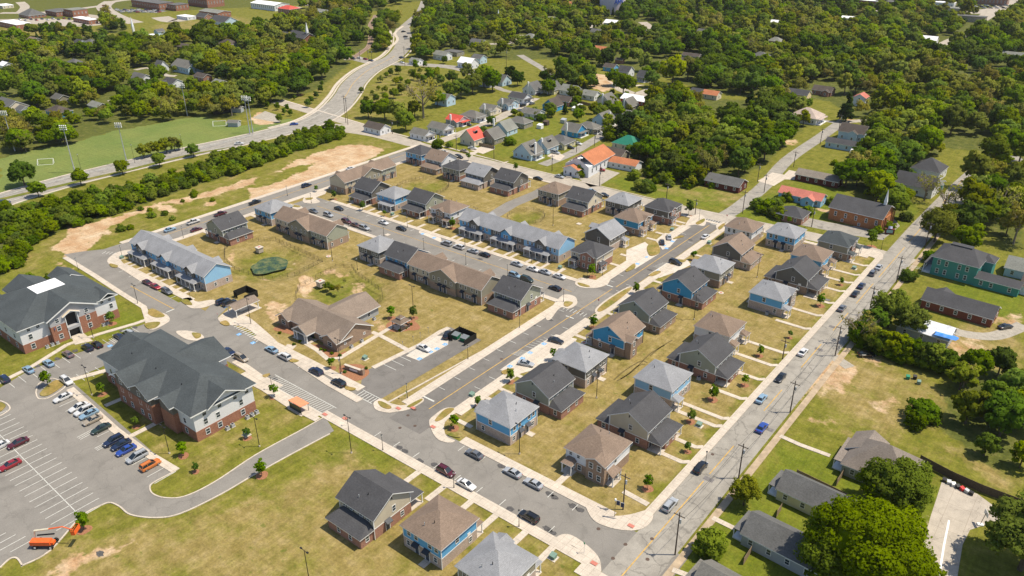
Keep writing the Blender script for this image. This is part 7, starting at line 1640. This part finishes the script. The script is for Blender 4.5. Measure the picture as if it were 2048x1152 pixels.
proto('young1',crown('crown',LM['young'],ncl=26,per=22,seed=56,asp=1.2,zc=2.2,size=.13,core=0,clr=(.3,.5)),trunk(BARK,h=2.2,r=.05,limbs=6,reach=.6,top=.7,twigs=2))
proto('cone1',crown('crown',LM['oak'],ncl=30,per=26,seed=57,asp=1.3,zc=1.7,size=.12,core=.6,clr=(.3,.45)),trunk(BARK,h=1.2,r=.05,limbs=3))
proto('shrub0',crown('crown',LM['hedge'],ncl=46,per=40,seed=60,asp=.85,zc=.62,size=.09,core=.72),trunk(BARK,h=.4,limbs=4,reach=.3,top=.2))
proto('shrub1',crown('crown',LM['hedge'],ncl=46,per=40,seed=61,asp=.75,zc=.5,size=.09,core=.72),trunk(BARK,h=.4,limbs=4,reach=.3,top=.2))
proto('shrub2',crown('crown',LM['oak'],ncl=40,per=40,seed=62,asp=.7,zc=.5,size=.09,core=.7),trunk(BARK,h=.4,limbs=4,reach=.3,top=.2))
proto('bare0',crown('crown',LM['pale'],ncl=40,per=12,seed=63,core=0,clr=(.15,.3),size=.04,spread=(.5,1)),trunk(BARKP,h=1.2,r=.06,seed=8,limbs=12,reach=.95,top=1.0,twigs=9))
CROWNS={}
def tree(k,x,y,r,label,name='tree',cat='tree',group=None,world=False,hs=1.0):
    p=(x,y) if world else at(x,y); t=empty(name,(p[0],p[1],0),random.random()*6.28,label,cat,group); t.scale=(r,r,r*hs)
    c=link('crown',PR[k][0],t); link('trunk',PR[k][1],t); CROWNS.setdefault(k,c); return t
NT=0
def T(k,x,y,r,label,**kw):
    global NT; NT+=1; return tree(k,x,y,r,label,**kw)
# young lawn trees
YL=[(1295,978,1.35,'bright young tree in a mulch ring beside the tan-roofed corner house'),(1381,844,1.3,'young tree in a mulch ring before the light blue house'),(1425,800,1.5,'taller young tree between the light blue and sage houses'),(1489,771,1.2,'young tree in a mulch ring near the sage house porch'),(1375,904,1.0,'thin young tree before the charcoal-roofed beige house'),
(1519,712,1.2,'young tree before the white pyramid roofed house'),(1579,676,.9,'spindly young tree on the wide roadside lawn'),(1640,612,1.5,'leafy young tree in front of the taupe house porch'),(1681,570,1.0,'small young tree before the blue tan-roofed house'),(1742,494,2.0,'dense green street tree on the khaki junction corner'),
(1020,764,1.4,'young tree on the verge beside the silver sedan bay'),(957,813,1.1,'young tree before the blue corner house'),(1107,721,1.4,'young tree at the edge of the concrete bays'),(1187,656,1.5,'young tree on the verge of the centre street by the vivid blue house'),(1271,588,1.4,'round young tree beside the centre street bend'),(1387,520,1.3,'young tree beside the concrete bay with the black SUV'),
(668,399,1.4,'young tree on the lawn below the beige row house'),(726,421,1.4,'young tree before the grey gabled house on the middle street'),(769,433,1.0,'young tree before the olive gabled house'),(905,457,1.5,'young tree before the white brick gabled house'),(1184,554,1.7,'bright young tree before the red brick corner house'),(633,384,1.1,'narrow young tree by the west street corner'),
(205,789,1.3,'young tree on the lot side lawn of the large block'),(97,773,1.7,'young tree on the grassy lot island'),(273,854,1.1,'young tree beside the large block entrance'),(367,912,1.4,'young tree on the corner lawn near the orange car'),(392,944,.9,'small young tree by the service drive bend'),(495,877,1.1,'young tree by the pale utility box lawn'),(524,951,1.5,'young tree beside the service drive on the field'),(168,1060,1.6,'young tree near the orange boom lift'),
(664,737,1.3,'young tree before the stone entrance sign'),(783,637,1.5,'bright round young tree left of the gazebo'),(828,637,1.5,'bright round young tree right of the gazebo'),(549,794,1.4,'young tree beside the bus shelter path'),(225,648,1.5,'young tree against the brick wall of the deck roofed block'),(908,857,1.4,'young tree beside the rounded kerb at the lower street'),
(937,322,1.5,'young street tree on the pale top street behind the dark roof'),(1031,342,1.4,'young street tree by the grey gabled house'),(1377,430,2.2,'pale slender street tree at the top of the centre street'),(1577,455-6,1.2,'young street tree behind the blue house'),(600,190,2.6,'tall pale young tree on the roadside slope')]
for k,(x,y,r,l) in enumerate(YL):
    tree('young%d'%(0 if k%3 else 1),x,y,r*.78,l,'young_tree','young tree'); p=at(x,y); bed(x,y,r*.95)
for k,(x,y,r) in enumerate(((644,172,1.6),(642,185,2.2),(633,197,2.0),(623,207,2.0),(616,215,2.3),(575,222,1.9),(555,220,2.0),(536,217,1.9),(569,229,1.8),(581,232,1.7),(522,210,1.9),(559,245,2.2),(610,176,1.6),(590,200,1.4))):
    tree('cone1',x,y,r*.8,'small dark conical tree on the grass slope left of the wide road','park_tree','park tree','conical trees on the roadside slope')
PK=[(831,140,3.2),(840,147,2.4),(858,147,2.6),(797,149,2.8),(762,165,2.6),(773,155,2.2),(782,152,2.4),(792,170,3.0),(801,165,2.4),(828,160,3.2),(838,162,2.8),(816,172,2.6),(860,165,4.2),(872,157,3.6),(788,197,3.6),(803,190,3.2),(771,186,2.6),(771,200,2.6),(753,205,2.4),(733,207,2.6),(723,186,2.2),(882,172,3.4),(866,178,3.4),(812,180,2.2),(848,170,3.0),(745,190,1.8),(757,180,1.6),(850,135,2.0),(820,150,1.8),(875,145,2.2)]
for k,(x,y,r) in enumerate(PK): tree(('cone1','olive0','bright1')[k%3],x,y,r*.8,('small dark round tree','small pale green tree','small bright green tree')[k%3]+' on the park lawn inside the road bend','park_tree','park tree','scattered trees on the park lawn')
for x,y,r,l in((78,394,4.6,'leftmost'),(163,371,4.8,'second'),(246,349,4.4,'third'),(320,334,4.4,'fourth'),(388,314,4.2,'rightmost')): T('bright2' if r>4.3 else 'oak0',x,y,r*.72,'%s of the five round trees in the grass median of the wide road'%l)
T('oak1',50,372,5.2,'dark spreading tree standing alone at the near corner of the sports field')
for k,(x,y,r) in enumerate(((288,316,3.2),(303,312,3),(318,310,3.2),(334,306,3.4),(350,302,3.2),(358,300,2.6))): T('olive%d'%(k%3),x,y,r,'bushy tree in the clump along the near touchline of the sports field',group='clump of bushy trees at the touchline')
IND=[('bare0',847,236,11,'big bare branched tree beside the white corner cottages'),('oak2',737,236,4.5,'round tree left in the clump behind the dark brown low house'),('bright0',770,240,5.5,'bright tree in the middle of the clump behind the dark brown low house'),('olive1',795,246,5.5,'tall olive tree above the pale junction street'),('bright1',812,262,5,'green tree between the low brown house and the white corner cottage'),('olive2',830,235,4.5,'yellowish tree under the bare branched tree'),
('oak0',875,214,4.5,'dark slim tree before the powder blue two level house'),('bright2',905,200,5.5,'bright leafy tree right of the powder blue two level house'),('oak1',922,196,5.5,'dark leafy tree behind the grey hipped cottage'),('bright0',945,188,6,'bright tree behind the fourth cottage'),('bright1',968,176,6.5,'large bright tree behind the fifth cottage'),('oak2',985,183,6,'dark green tree left of the sixth cottage'),('olive0',935,160,5,'olive tree beside the park path'),('oak0',905,168,4,'tree at the park path bend'),
('dark0',1035,172,4.2,'tall dark pine before the large white gabled house'),('dark0',1022,160,4,'tall dark pine left of the large white gabled house'),('oak1',1097,190,4.5,'dark round tree before the pale yellow house'),('olive1',1148,205,4.5,'olive yard tree before the small white house'),('olive2',1120,180,3.5,'small olive tree by the pale yellow house'),('pine0',1130,228,2.4,'dark pointed conifer beside the deep blue house'),
('bright2',1100,230,3.4,'bright bush tree in the back lawn'),('shrub2',1082,241,3.2,'round dark shrub beside the small white shed'),('shrub2',1057,247,3,'round shrub behind the grey hipped house'),('shrub2',1020,289,3.2,'dark round shrub on the lawn beside the pale street'),('bright0',1198,240,4,'bright tree before the light blue dormer house'),('bright1',1232,238,4.4,'bright tree right of the light blue dormer house'),('olive0',1216,258,3.6,'small tree beside the lane drive'),('shrub0',1219,279,4.6,'broad green shrub on the lane before the green roof'),('oak2',1156,243,3.2,'small dark tree behind the grey hipped cottage'),
('bright0',1246,192,6.5,'tall bright tree beside the red barn'),('oak0',1228,172,5,'tree above the sandy clearing'),('shrub0',1158,352,3.2,'dense round shrub at the church vestibule'),('oak0',1302,175,5,'dark tree right of the grey porch house'),('olive1',1345,168,8,'large olive tree above the middle wood'),('olive2',1375,160,7,'pale olive tree behind the grassy yard'),
('pine0',1690,243,5.5,'huge dark cedar at the end of the side lane'),('olive0',1606,252,3.8,'sparse yard tree before the pale rusted roof house'),('bare0',1500,110,7,'bare grey tree in the northern wood'),('mag0',1868,484,5.6,'big glossy magnolia beside the utility poles on the old road'),('mag0',1893,462,4.8,'second glossy magnolia right behind the big one'),('oak0',1925,470,6,'dark tree behind the magnolias'),
('bare0',1995,440,7,'tall half bare tree leaning by the green villa'),('bare0',1885,425,6,'bare tree by the far right verge of the old road'),('olive1',1935,440,7,'olive tree over the hidden pale blue house'),('oak1',1975,415,6,'dark spreading tree at the right edge above the villa'),('bright0',2025,430,6,'dark tree cut by the right edge above the villa'),('shrub2',1860,522,3,'clipped dark shrub before the villa porch'),('shrub2',1815,560,2.8,'round dark shrub by the roadside near the villa'),('bright2',1930,505,5,'bright tree behind the villa roof'),
('fine0',1775,655,5.6,'large dark tree spreading over the tarp covered house'),('fine0',1815,672,4.6,'dark tree above the white tarp, right of the largest one'),('oak0',1745,668,3.8,'dark tree at the left end of the tarp covered house'),('bare0',1712,690,5,'grey leafless thicket tree by the old road'),('bare0',1848,402,6,'bare grey tree before the white charcoal roofed house'),
('maple0',1722,1168,9.8,'huge bright leafy maple at the bottom right'),('maple1',1650,1160,6.5,'bright leafy tree left of the huge maple'),('maple1',1800,1180,5.6,'bright leafy tree right of the huge maple beside the concrete court'),('maple1',1788,1022,6.6,'leafy tree leaning over the sage cottage roof'),('maple1',1755,1010,5,'smaller leafy tree beside the sage cottage wall'),('maple1',2040,1140,8,'dark leafy tree right of the concrete court'),
('shrub0',1420,1106,3.5,'round bright bush on the lawn beside the bottom utility pole'),('fine0',1487,1010,3.2,'wispy round bush between the old road and the cream-green cottage'),('shrub2',1845,838,4,'dark bush in the vacant lot grass, left of the wood'),('shrub2',1832,852,3,'low dark bush beside the larger one in the vacant lot'),
('bright1',1752,405,6,'bright tree behind the brick church roof'),('shrub1',1527,452,0.1,'')]
for k,x,y,r,l in IND:
    if l: T(k,x,y,r,l,hs=(.85 if k.startswith('maple') else 1),name='shrub' if 'shrub' in k else 'tree',cat='shrub' if 'shrub' in k else 'tree')
for k in range(34):
    x=random.uniform(860,1260); y=300-(x-860)*.24+random.uniform(-28,14)
    if min(abs(y-(286-(x-868)*.40)),99)<9: continue
    tree(('bright0','oak1','olive1','shrub0')[k%4],x,y,random.uniform(1.6,3.0),'small yard tree between the old neighbourhood cottages','yard_tree','yard tree','small yard trees of the old neighbourhood')
for k,(x,y,r) in enumerate(((665,580,1.6),(655,574,2.0),(676,584,1.8),(690,566,1.0))): tree('shrub%d'%(k%2) if k<2 else 'pale0',x,y,r*.7,'wild bush at the bottom of the dry basin','shrub','shrub','bushes in the dry basin')
for k in range(26):
    x=random.uniform(1262,1412); y=random.uniform(346,388)-abs(x-1340)*.05; tree(('shrub0','shrub1','olive1','shrub2')[k%4],x,y,random.uniform(1.6,3.1),'tangled bush in the overgrown scrub between the church hall and the dark brick bungalow','shrub','shrub','tangled scrub right of the church hall')
SHR=[]
for k in range(22):
    x=1712+k*8.3+random.uniform(-3,3); y=(684 if k<5 else 690)+k*2.7+random.uniform(-5,4); tree(('shrub0','oak0','shrub2','olive0')[k%4],x,y,random.uniform(2.2,3.6),'tangled dark shrub in the row below the tarp covered house','shrub','shrub','tangled shrubs below the tarp covered house')
for k,(x,y,r) in enumerate(((305,434,2.2),(330,430,1.8),(242,462,2.4),(262,458,1.8),(345,440,1.6),(282,420,1.6),(388,395,1.6),(60,556,2),(97,560,2),(240,425,1.6),(365,404,1.2),(300,422,1.4),(388,390,2.2),(425,402,1.4))):
    tree('shrub1',x,y,r*.8,'small wild shrub on the rough grass beside the west street','shrub','shrub','wild shrubs on the rough ground')
for k,(x,y,r) in enumerate(((1400,388-20,3.0),(1425,374,2.6),(1445,372,2.4),(1470,376,1.8),(1305,352,4),(1330,352,4.5),(1355,356,4.5),(1385,358,4),(1400,352,4),(1345,340,5),(1315,335,5),(1545,432,3),(1560,438,3),(1530,425,4),(1545,420,4),(1515,418,3),(1612,428,2.6),(1600,400,2.4),(1575,402,2.4),(1660,408,2.2),(1560,405,2.0),(1668,330,1.6),(1300,300,4),(1745,470,1.8),(1755,466,1.8),(1775,458,2.4),(1812,440,2.6))):
    tree('shrub%d'%(k%3),x,y,r,'leafy shrub on the overgrown lots around the side lane','shrub','shrub','shrubs on the overgrown lots')
for k,(x,y) in enumerate(((650,702),(664,708),(680,712),(610,660),(595,668),(630,676),(642,700),(560,667),(588,690),(800,662),(812,657),(822,650),(690,745),(722,742),(732,738),(600,684))): tree('shrub2',x,y,.55,'small clipped shrub in the mulch beds near the community building','shrub','shrub','small shrubs in the mulch beds')
o_=mm.build('mulch_bed'); o_['kind']='structure'
# woods: jittered trees over the wooded ground, kept off houses and roads
OB=[(o.location.x,o.location.y,9.0 if o.name.startswith(('cottage','house','church','barn')) else 13.0) for o in COL.objects if o.type=='EMPTY' and o.parent is None and o.get('category') in('house','building','church','barn','warehouse','row house','water tank','pavilion')]
OH=np.array([(a,b) for a,b,c in OB])
CLR=[(1045,105,16),(1062,112,14),(1290,30,12),(1285,45,12),(960,55,14),(1450,205,15),(1475,225,12),(1432,222,12),(1340,128,14),(1365,140,12),(1022,122,14),(272,120,14),(1465,240,10),(300,150,16),(420,175,14),(215,200,14),(1700,25,20),(1725,28,18),(1785,14,14),(1860,85,14),(1245,120,10),(1100,100,9),(1180,100,10),(1570,60,14),(480,60,16),(450,96,14),(650,84,16),(830,58,10),(90,92,12),(1620,250,10)]
RDS=[]
def addroad(pts,w): 
    c=curve(px(*pts),4); RDS.extend((a[0],a[1],w) for a in c)
for pts,w in((((700,112),(740,124),(800,128),(850,130),(900,134),(930,140),(960,150)),9),(((700,120),(725,103),(738,92),(742,72),(741,50),(748,38)),6),(((960,150),(1000,178),(1040,186)),5),(((1040,110),(1060,122),(1090,140),(1110,160)),6),(((1000,90),(1030,80),(1044,70)),6),(((1240,178),(1270,188),(1300,180),(1330,168)),9),
 (((1395,140),(1420,128),(1450,118)),6),(((1530,100),(1560,92),(1585,88)),6),(((1650,18),(1700,22),(1760,22)),20),(((1870,100),(1890,86),(1920,74),(1960,70)),9),(((1960,66),(1965,50),(1985,30),(2010,10),(2030,0)),14),(((1900,22),(1960,24),(2010,18)),22),(((272,46),(240,36),(214,22),(208,12)),16),(((270,140),(300,136),(330,150),(352,152)),6),(((375,165),(410,172),(440,182)),6),(((215,202),(240,198),(262,194)),5),
 (((980,88),(1020,86),(1070,80)),8),(((930,42),(960,52),(980,48)),8),(((1170,58),(1185,52),(1210,44)),8),(((1285,44),(1295,52),(1290,62)),12),(((1452,430),(1480,412),(1530,370),(1575,320),(1640,275),(1672,252)),6),(((1970,310),(2000,305)),8),(((1640,236),(1700,250),(1760,238)),8),(((610,66),(640,60),(680,60)),16),(((265,112),(275,118)),9),(((1265,55),(1290,58)),8),(((1380,110),(1330,125),(1300,120)),7),(((1180,45),(1215,60),(1240,52)),6)):
    addroad(pts,w)
for i in range(int(.4*n_),n_): RDS.append((BR[i][0],BR[i][1],12 if i<.8*n_ else 9))
OBA=np.array(OB+RDS+[(*at(a,b),c) for a,b,c in CLR])
WOODS['rowtop']=px((1078,148),(1160,150),(1205,172),(1170,184),(1140,172),(1085,166))
WOODS['junction']=px((822,100),(880,112),(905,118),(900,128),(840,126))
WOODS['belt']=px((860,-14),(1300,-30),(1700,-16),(2100,0),(2100,-46),(-100,-46),(-100,-10),(200,-10),(480,-4),(620,-8),(760,0),(800,20),(840,-4))
DENS={'campus':8.5,'campusb':9,'campusc':10,'left':7.4,'rail':7,'north':7.6,'middle':8.0,'church':7.5,'east':8,'southeast':7.0,'hedge':3.7,'hedgeb':3.5,'rowtop':6,'junction':7,'belt':11}
WHERE={'campus':'between the far school buildings and the woods','campusb':'beside the far left road','campusc':'behind the far workshops','left':'in the woods above the sports field','rail':'in the strip between the railway and the winding road','north':'in the wide northern woods','middle':'in the wood above the tall grass lot','church':'in the grove behind the brick church','east':'in the trees along the right edge beyond the old road','southeast':'in the thick wood at the right side below the gravel track','hedge':'in the long green hedgerow beside the wide road','hedgeb':'in the hedgerow end near the road junction','rowtop':'in the row behind the top houses','junction':'by the big road junction','belt':'on the far skyline'}
KN={'oak':'dark green tree','bright':'bright green tree','olive':'yellowish olive tree','pale':'pale thin leaved tree','pine':'dark pointed conifer','dark':'very dark evergreen tree','shrub':'rounded green bush'}
PICK=['oak0','oak1','oak2','bright0','bright1','bright2','olive0','olive1','olive2','pale0','dark0','pine0']
CAND=[]
for wn,poly in WOODS.items():
    s=DENS[wn]; xs=[p[0] for p in poly];ys=[p[1] for p in poly]; g=np.mgrid[min(xs):max(xs):s,min(ys):max(ys):s].reshape(2,-1).T
    g=g+RN.uniform(-.42,.42,g.shape)*s; g=g[inside(g[:,0],g[:,1],poly)]
    if wn in('east','southeast'): pass
    d2=((g[:,None,0]-OBA[None,:,0])**2+(g[:,None,1]-OBA[None,:,1])**2) if len(g)<1500 else None
    if d2 is not None: ok=(d2>OBA[None,:,2]**2).all(1)
    else: ok=np.array([(((q[0]-OBA[:,0])**2+(q[1]-OBA[:,1])**2)>OBA[:,2]**2).all() for q in g])
    for (x,y),o in zip(g,ok):
        if not o: continue
        hedge=wn.startswith('hedge')
        clump=math.sin(x*.021+1)*math.cos(y*.017)+.6*math.sin(x*.05+y*.043)+RN.normal()*.55
        gap=math.sin(x*.043+2)*math.sin(y*.037+.5)+.5*math.sin(x*.11-y*.09)
        if wn in('north','left','belt') and (gap>.62 or RN.random()<.2): continue
        if wn not in('hedge','hedgeb') and RN.random()<.08: continue
        if hedge: k=('shrub0','shrub1','bright1','shrub2')[int(RN.integers(0,4))]; r=RN.uniform(1.7,2.9)
        else:
            k=PICK[int(RN.integers(6,10))] if clump>.35 else (PICK[int(RN.integers(3,7))] if clump>-.45 else PICK[int(RN.integers(0,3))])
            if RN.random()<.07:k=PICK[int(RN.integers(9,12))]
            r=RN.uniform(2.9,6.2)*(1.0 if wn!='southeast' else .8); 
            if k=='pine0': r*=.62
        # keep the sight line to each roof open: trees standing in front of a house are low
        d=math.hypot(x,y); ux,uy=x/d,y/d; al=(OH[:,0]-x)*ux+(OH[:,1]-y)*uy; la=np.abs(-(OH[:,0]-x)*uy+(OH[:,1]-y)*ux); fr=(al>0)&(al<60)&(la<9)
        if fr.any():
            top=(2.4+al[fr]*CH/d).min(); r=min(r,top/2.35)
            if r<1.7: continue
        CAND.append((r/math.hypot(x,y,CH),k,float(x),float(y),float(r),wn))
# only those that stand inside the picture or just outside it
def seen(x,y,z=6):
    d=Vector((x,y,z-CH)); w=d.dot(CF)
    if w<=0:return False
    X=1024+F*d.dot(CR)/w; Y=576-F*d.dot(CU)/w
    return -120<X<2170 and -120<Y<1300
CAND=[c for c in CAND if seen(c[2],c[3])]
CAND.sort(reverse=True)
NI=max(0,300-NT)
for c in CAND[:NI]:
    kk=c[1].rstrip('0123456789'); lab='%s %s'%(KN[kk],WHERE[c[5]])
    tree(c[1],c[2],c[3],c[4],lab,'tree','tree','trees %s, %s'%(WHERE[c[5]],kk),world=True,hs=float(RN.uniform(.85,1.2)))
REST=CAND[NI:]
kinds=sorted({c[1] for c in REST})
for k in kinds:
    if k not in CROWNS: tree(k,*at(1900+kinds.index(k)*3,120),4.5,'%s in the wide northern woods'%KN[k.rstrip('0123456789')],group='trees in the wide northern woods, single ones',world=True)
def woods(k,pts):
    me=bpy.data.meshes.new('woodland'); me.from_pydata([(c[2],c[3],0) for c in pts],[],[]); 
    for nm,ty,f in(('sc','FLOAT',lambda c:c[4]),('rz','FLOAT',lambda c:(c[2]*7.3+c[3]*3.1)%6.28),('hz','FLOAT',lambda c:.82+.4*((c[2]*1.7+c[3]*.9)%1))):
        a=me.attributes.new(nm,ty,'POINT'); a.data.foreach_set('value',[f(c) for c in pts])
    o=link('woodland',me)
    ng=bpy.data.node_groups.new('woodland','GeometryNodeTree'); ng.interface.new_socket('Geometry',in_out='INPUT',socket_type='NodeSocketGeometry'); ng.interface.new_socket('Geometry',in_out='OUTPUT',socket_type='NodeSocketGeometry')
    gi=ng.nodes.new('NodeGroupInput');go=ng.nodes.new('NodeGroupOutput'); ip=ng.nodes.new('GeometryNodeInstanceOnPoints'); oi=ng.nodes.new('GeometryNodeObjectInfo'); oi.inputs[0].default_value=CROWNS[k]; oi.inputs['As Instance'].default_value=True
    def at_(n): q=ng.nodes.new('GeometryNodeInputNamedAttribute'); q.data_type='FLOAT'; q.inputs[0].default_value=n; return q.outputs[0]
    sc=at_('sc'); cx=ng.nodes.new('ShaderNodeCombineXYZ'); mu=ng.nodes.new('ShaderNodeMath'); mu.operation='MULTIPLY'; ng.links.new(sc,mu.inputs[0]); ng.links.new(at_('hz'),mu.inputs[1])
    ng.links.new(sc,cx.inputs[0]);ng.links.new(sc,cx.inputs[1]);ng.links.new(mu.outputs[0],cx.inputs[2])
    rx=ng.nodes.new('ShaderNodeCombineXYZ'); ng.links.new(at_('rz'),rx.inputs[2])
    ng.links.new(gi.outputs[0],ip.inputs['Points']); ng.links.new(oi.outputs['Geometry'],ip.inputs['Instance']); ng.links.new(rx.outputs[0],ip.inputs['Rotation']); ng.links.new(cx.outputs[0],ip.inputs['Scale']); ng.links.new(ip.outputs[0],go.inputs[0])
    mo=o.modifiers.new('trees','NODES'); mo.node_group=ng
    return o
for k in kinds:
    kk=k.rstrip('0123456789'); o=woods(k,[c for c in REST if c[1]==k]); tag(o,'far woodland of many %ss running into one canopy'%KN[kk],'woodland','far woodland canopy','stuff')
print('trees',NT,len(CAND),NI,len(REST),kinds)
# ---------------------------------------------------------------- light
el=R(63); sd_=c2w(1,-.04,0).normalized()     # towards the sun, level
sun=bpy.data.lights.new('sun','SUN'); so=bpy.data.objects.new('sun',sun); COL.objects.link(so)
sv_=Vector((sd_.x*math.cos(el),sd_.y*math.cos(el),math.sin(el))); so.rotation_euler=(-sv_).to_track_quat('-Z','Y').to_euler(); so.location=sv_*300
sun.energy=4.8; sun.angle=R(.53); sun.color=(1.0,.90,.74)
hm,hn,hb=nodes('haze_air'); hn.nodes.remove(hb); pv_=N(hn,'ShaderNodeVolumePrincipled'); pv_.inputs['Color'].default_value=(.95,.96,1,1); pv_.inputs['Density'].default_value=.00004; pv_.inputs['Anisotropy'].default_value=.35; hn.links.new(pv_.outputs[0],hn.nodes['Material Output'].inputs['Volume'])
hz=MB(); hz.box(-12500,12500,-12500,12500,-4,130,hm); ho=hz.build('haze'); ho['kind']='stuff'; ho['label']='thin pale summer haze over the whole town'; ho['category']='haze'
w=bpy.data.worlds.new('World'); SC.world=w; w.use_nodes=True; nt=w.node_tree; bg_=nt.nodes['Background']
sk=nt.nodes.new('ShaderNodeTexSky'); sk.sky_type='NISHITA'; sk.sun_disc=False; sk.sun_elevation=el; sk.sun_rotation=math.atan2(sv_.x,sv_.y); nt.links.new(sk.outputs[0],bg_.inputs[0]); bg_.inputs[1].default_value=.12
vs=SC.view_settings; vs.view_transform='Standard'; vs.look='None'; vs.exposure=0.36; vs.gamma=1
SC.cycles.max_bounces=5; SC.cycles.diffuse_bounces=2; SC.cycles.glossy_bounces=2; SC.cycles.transmission_bounces=2
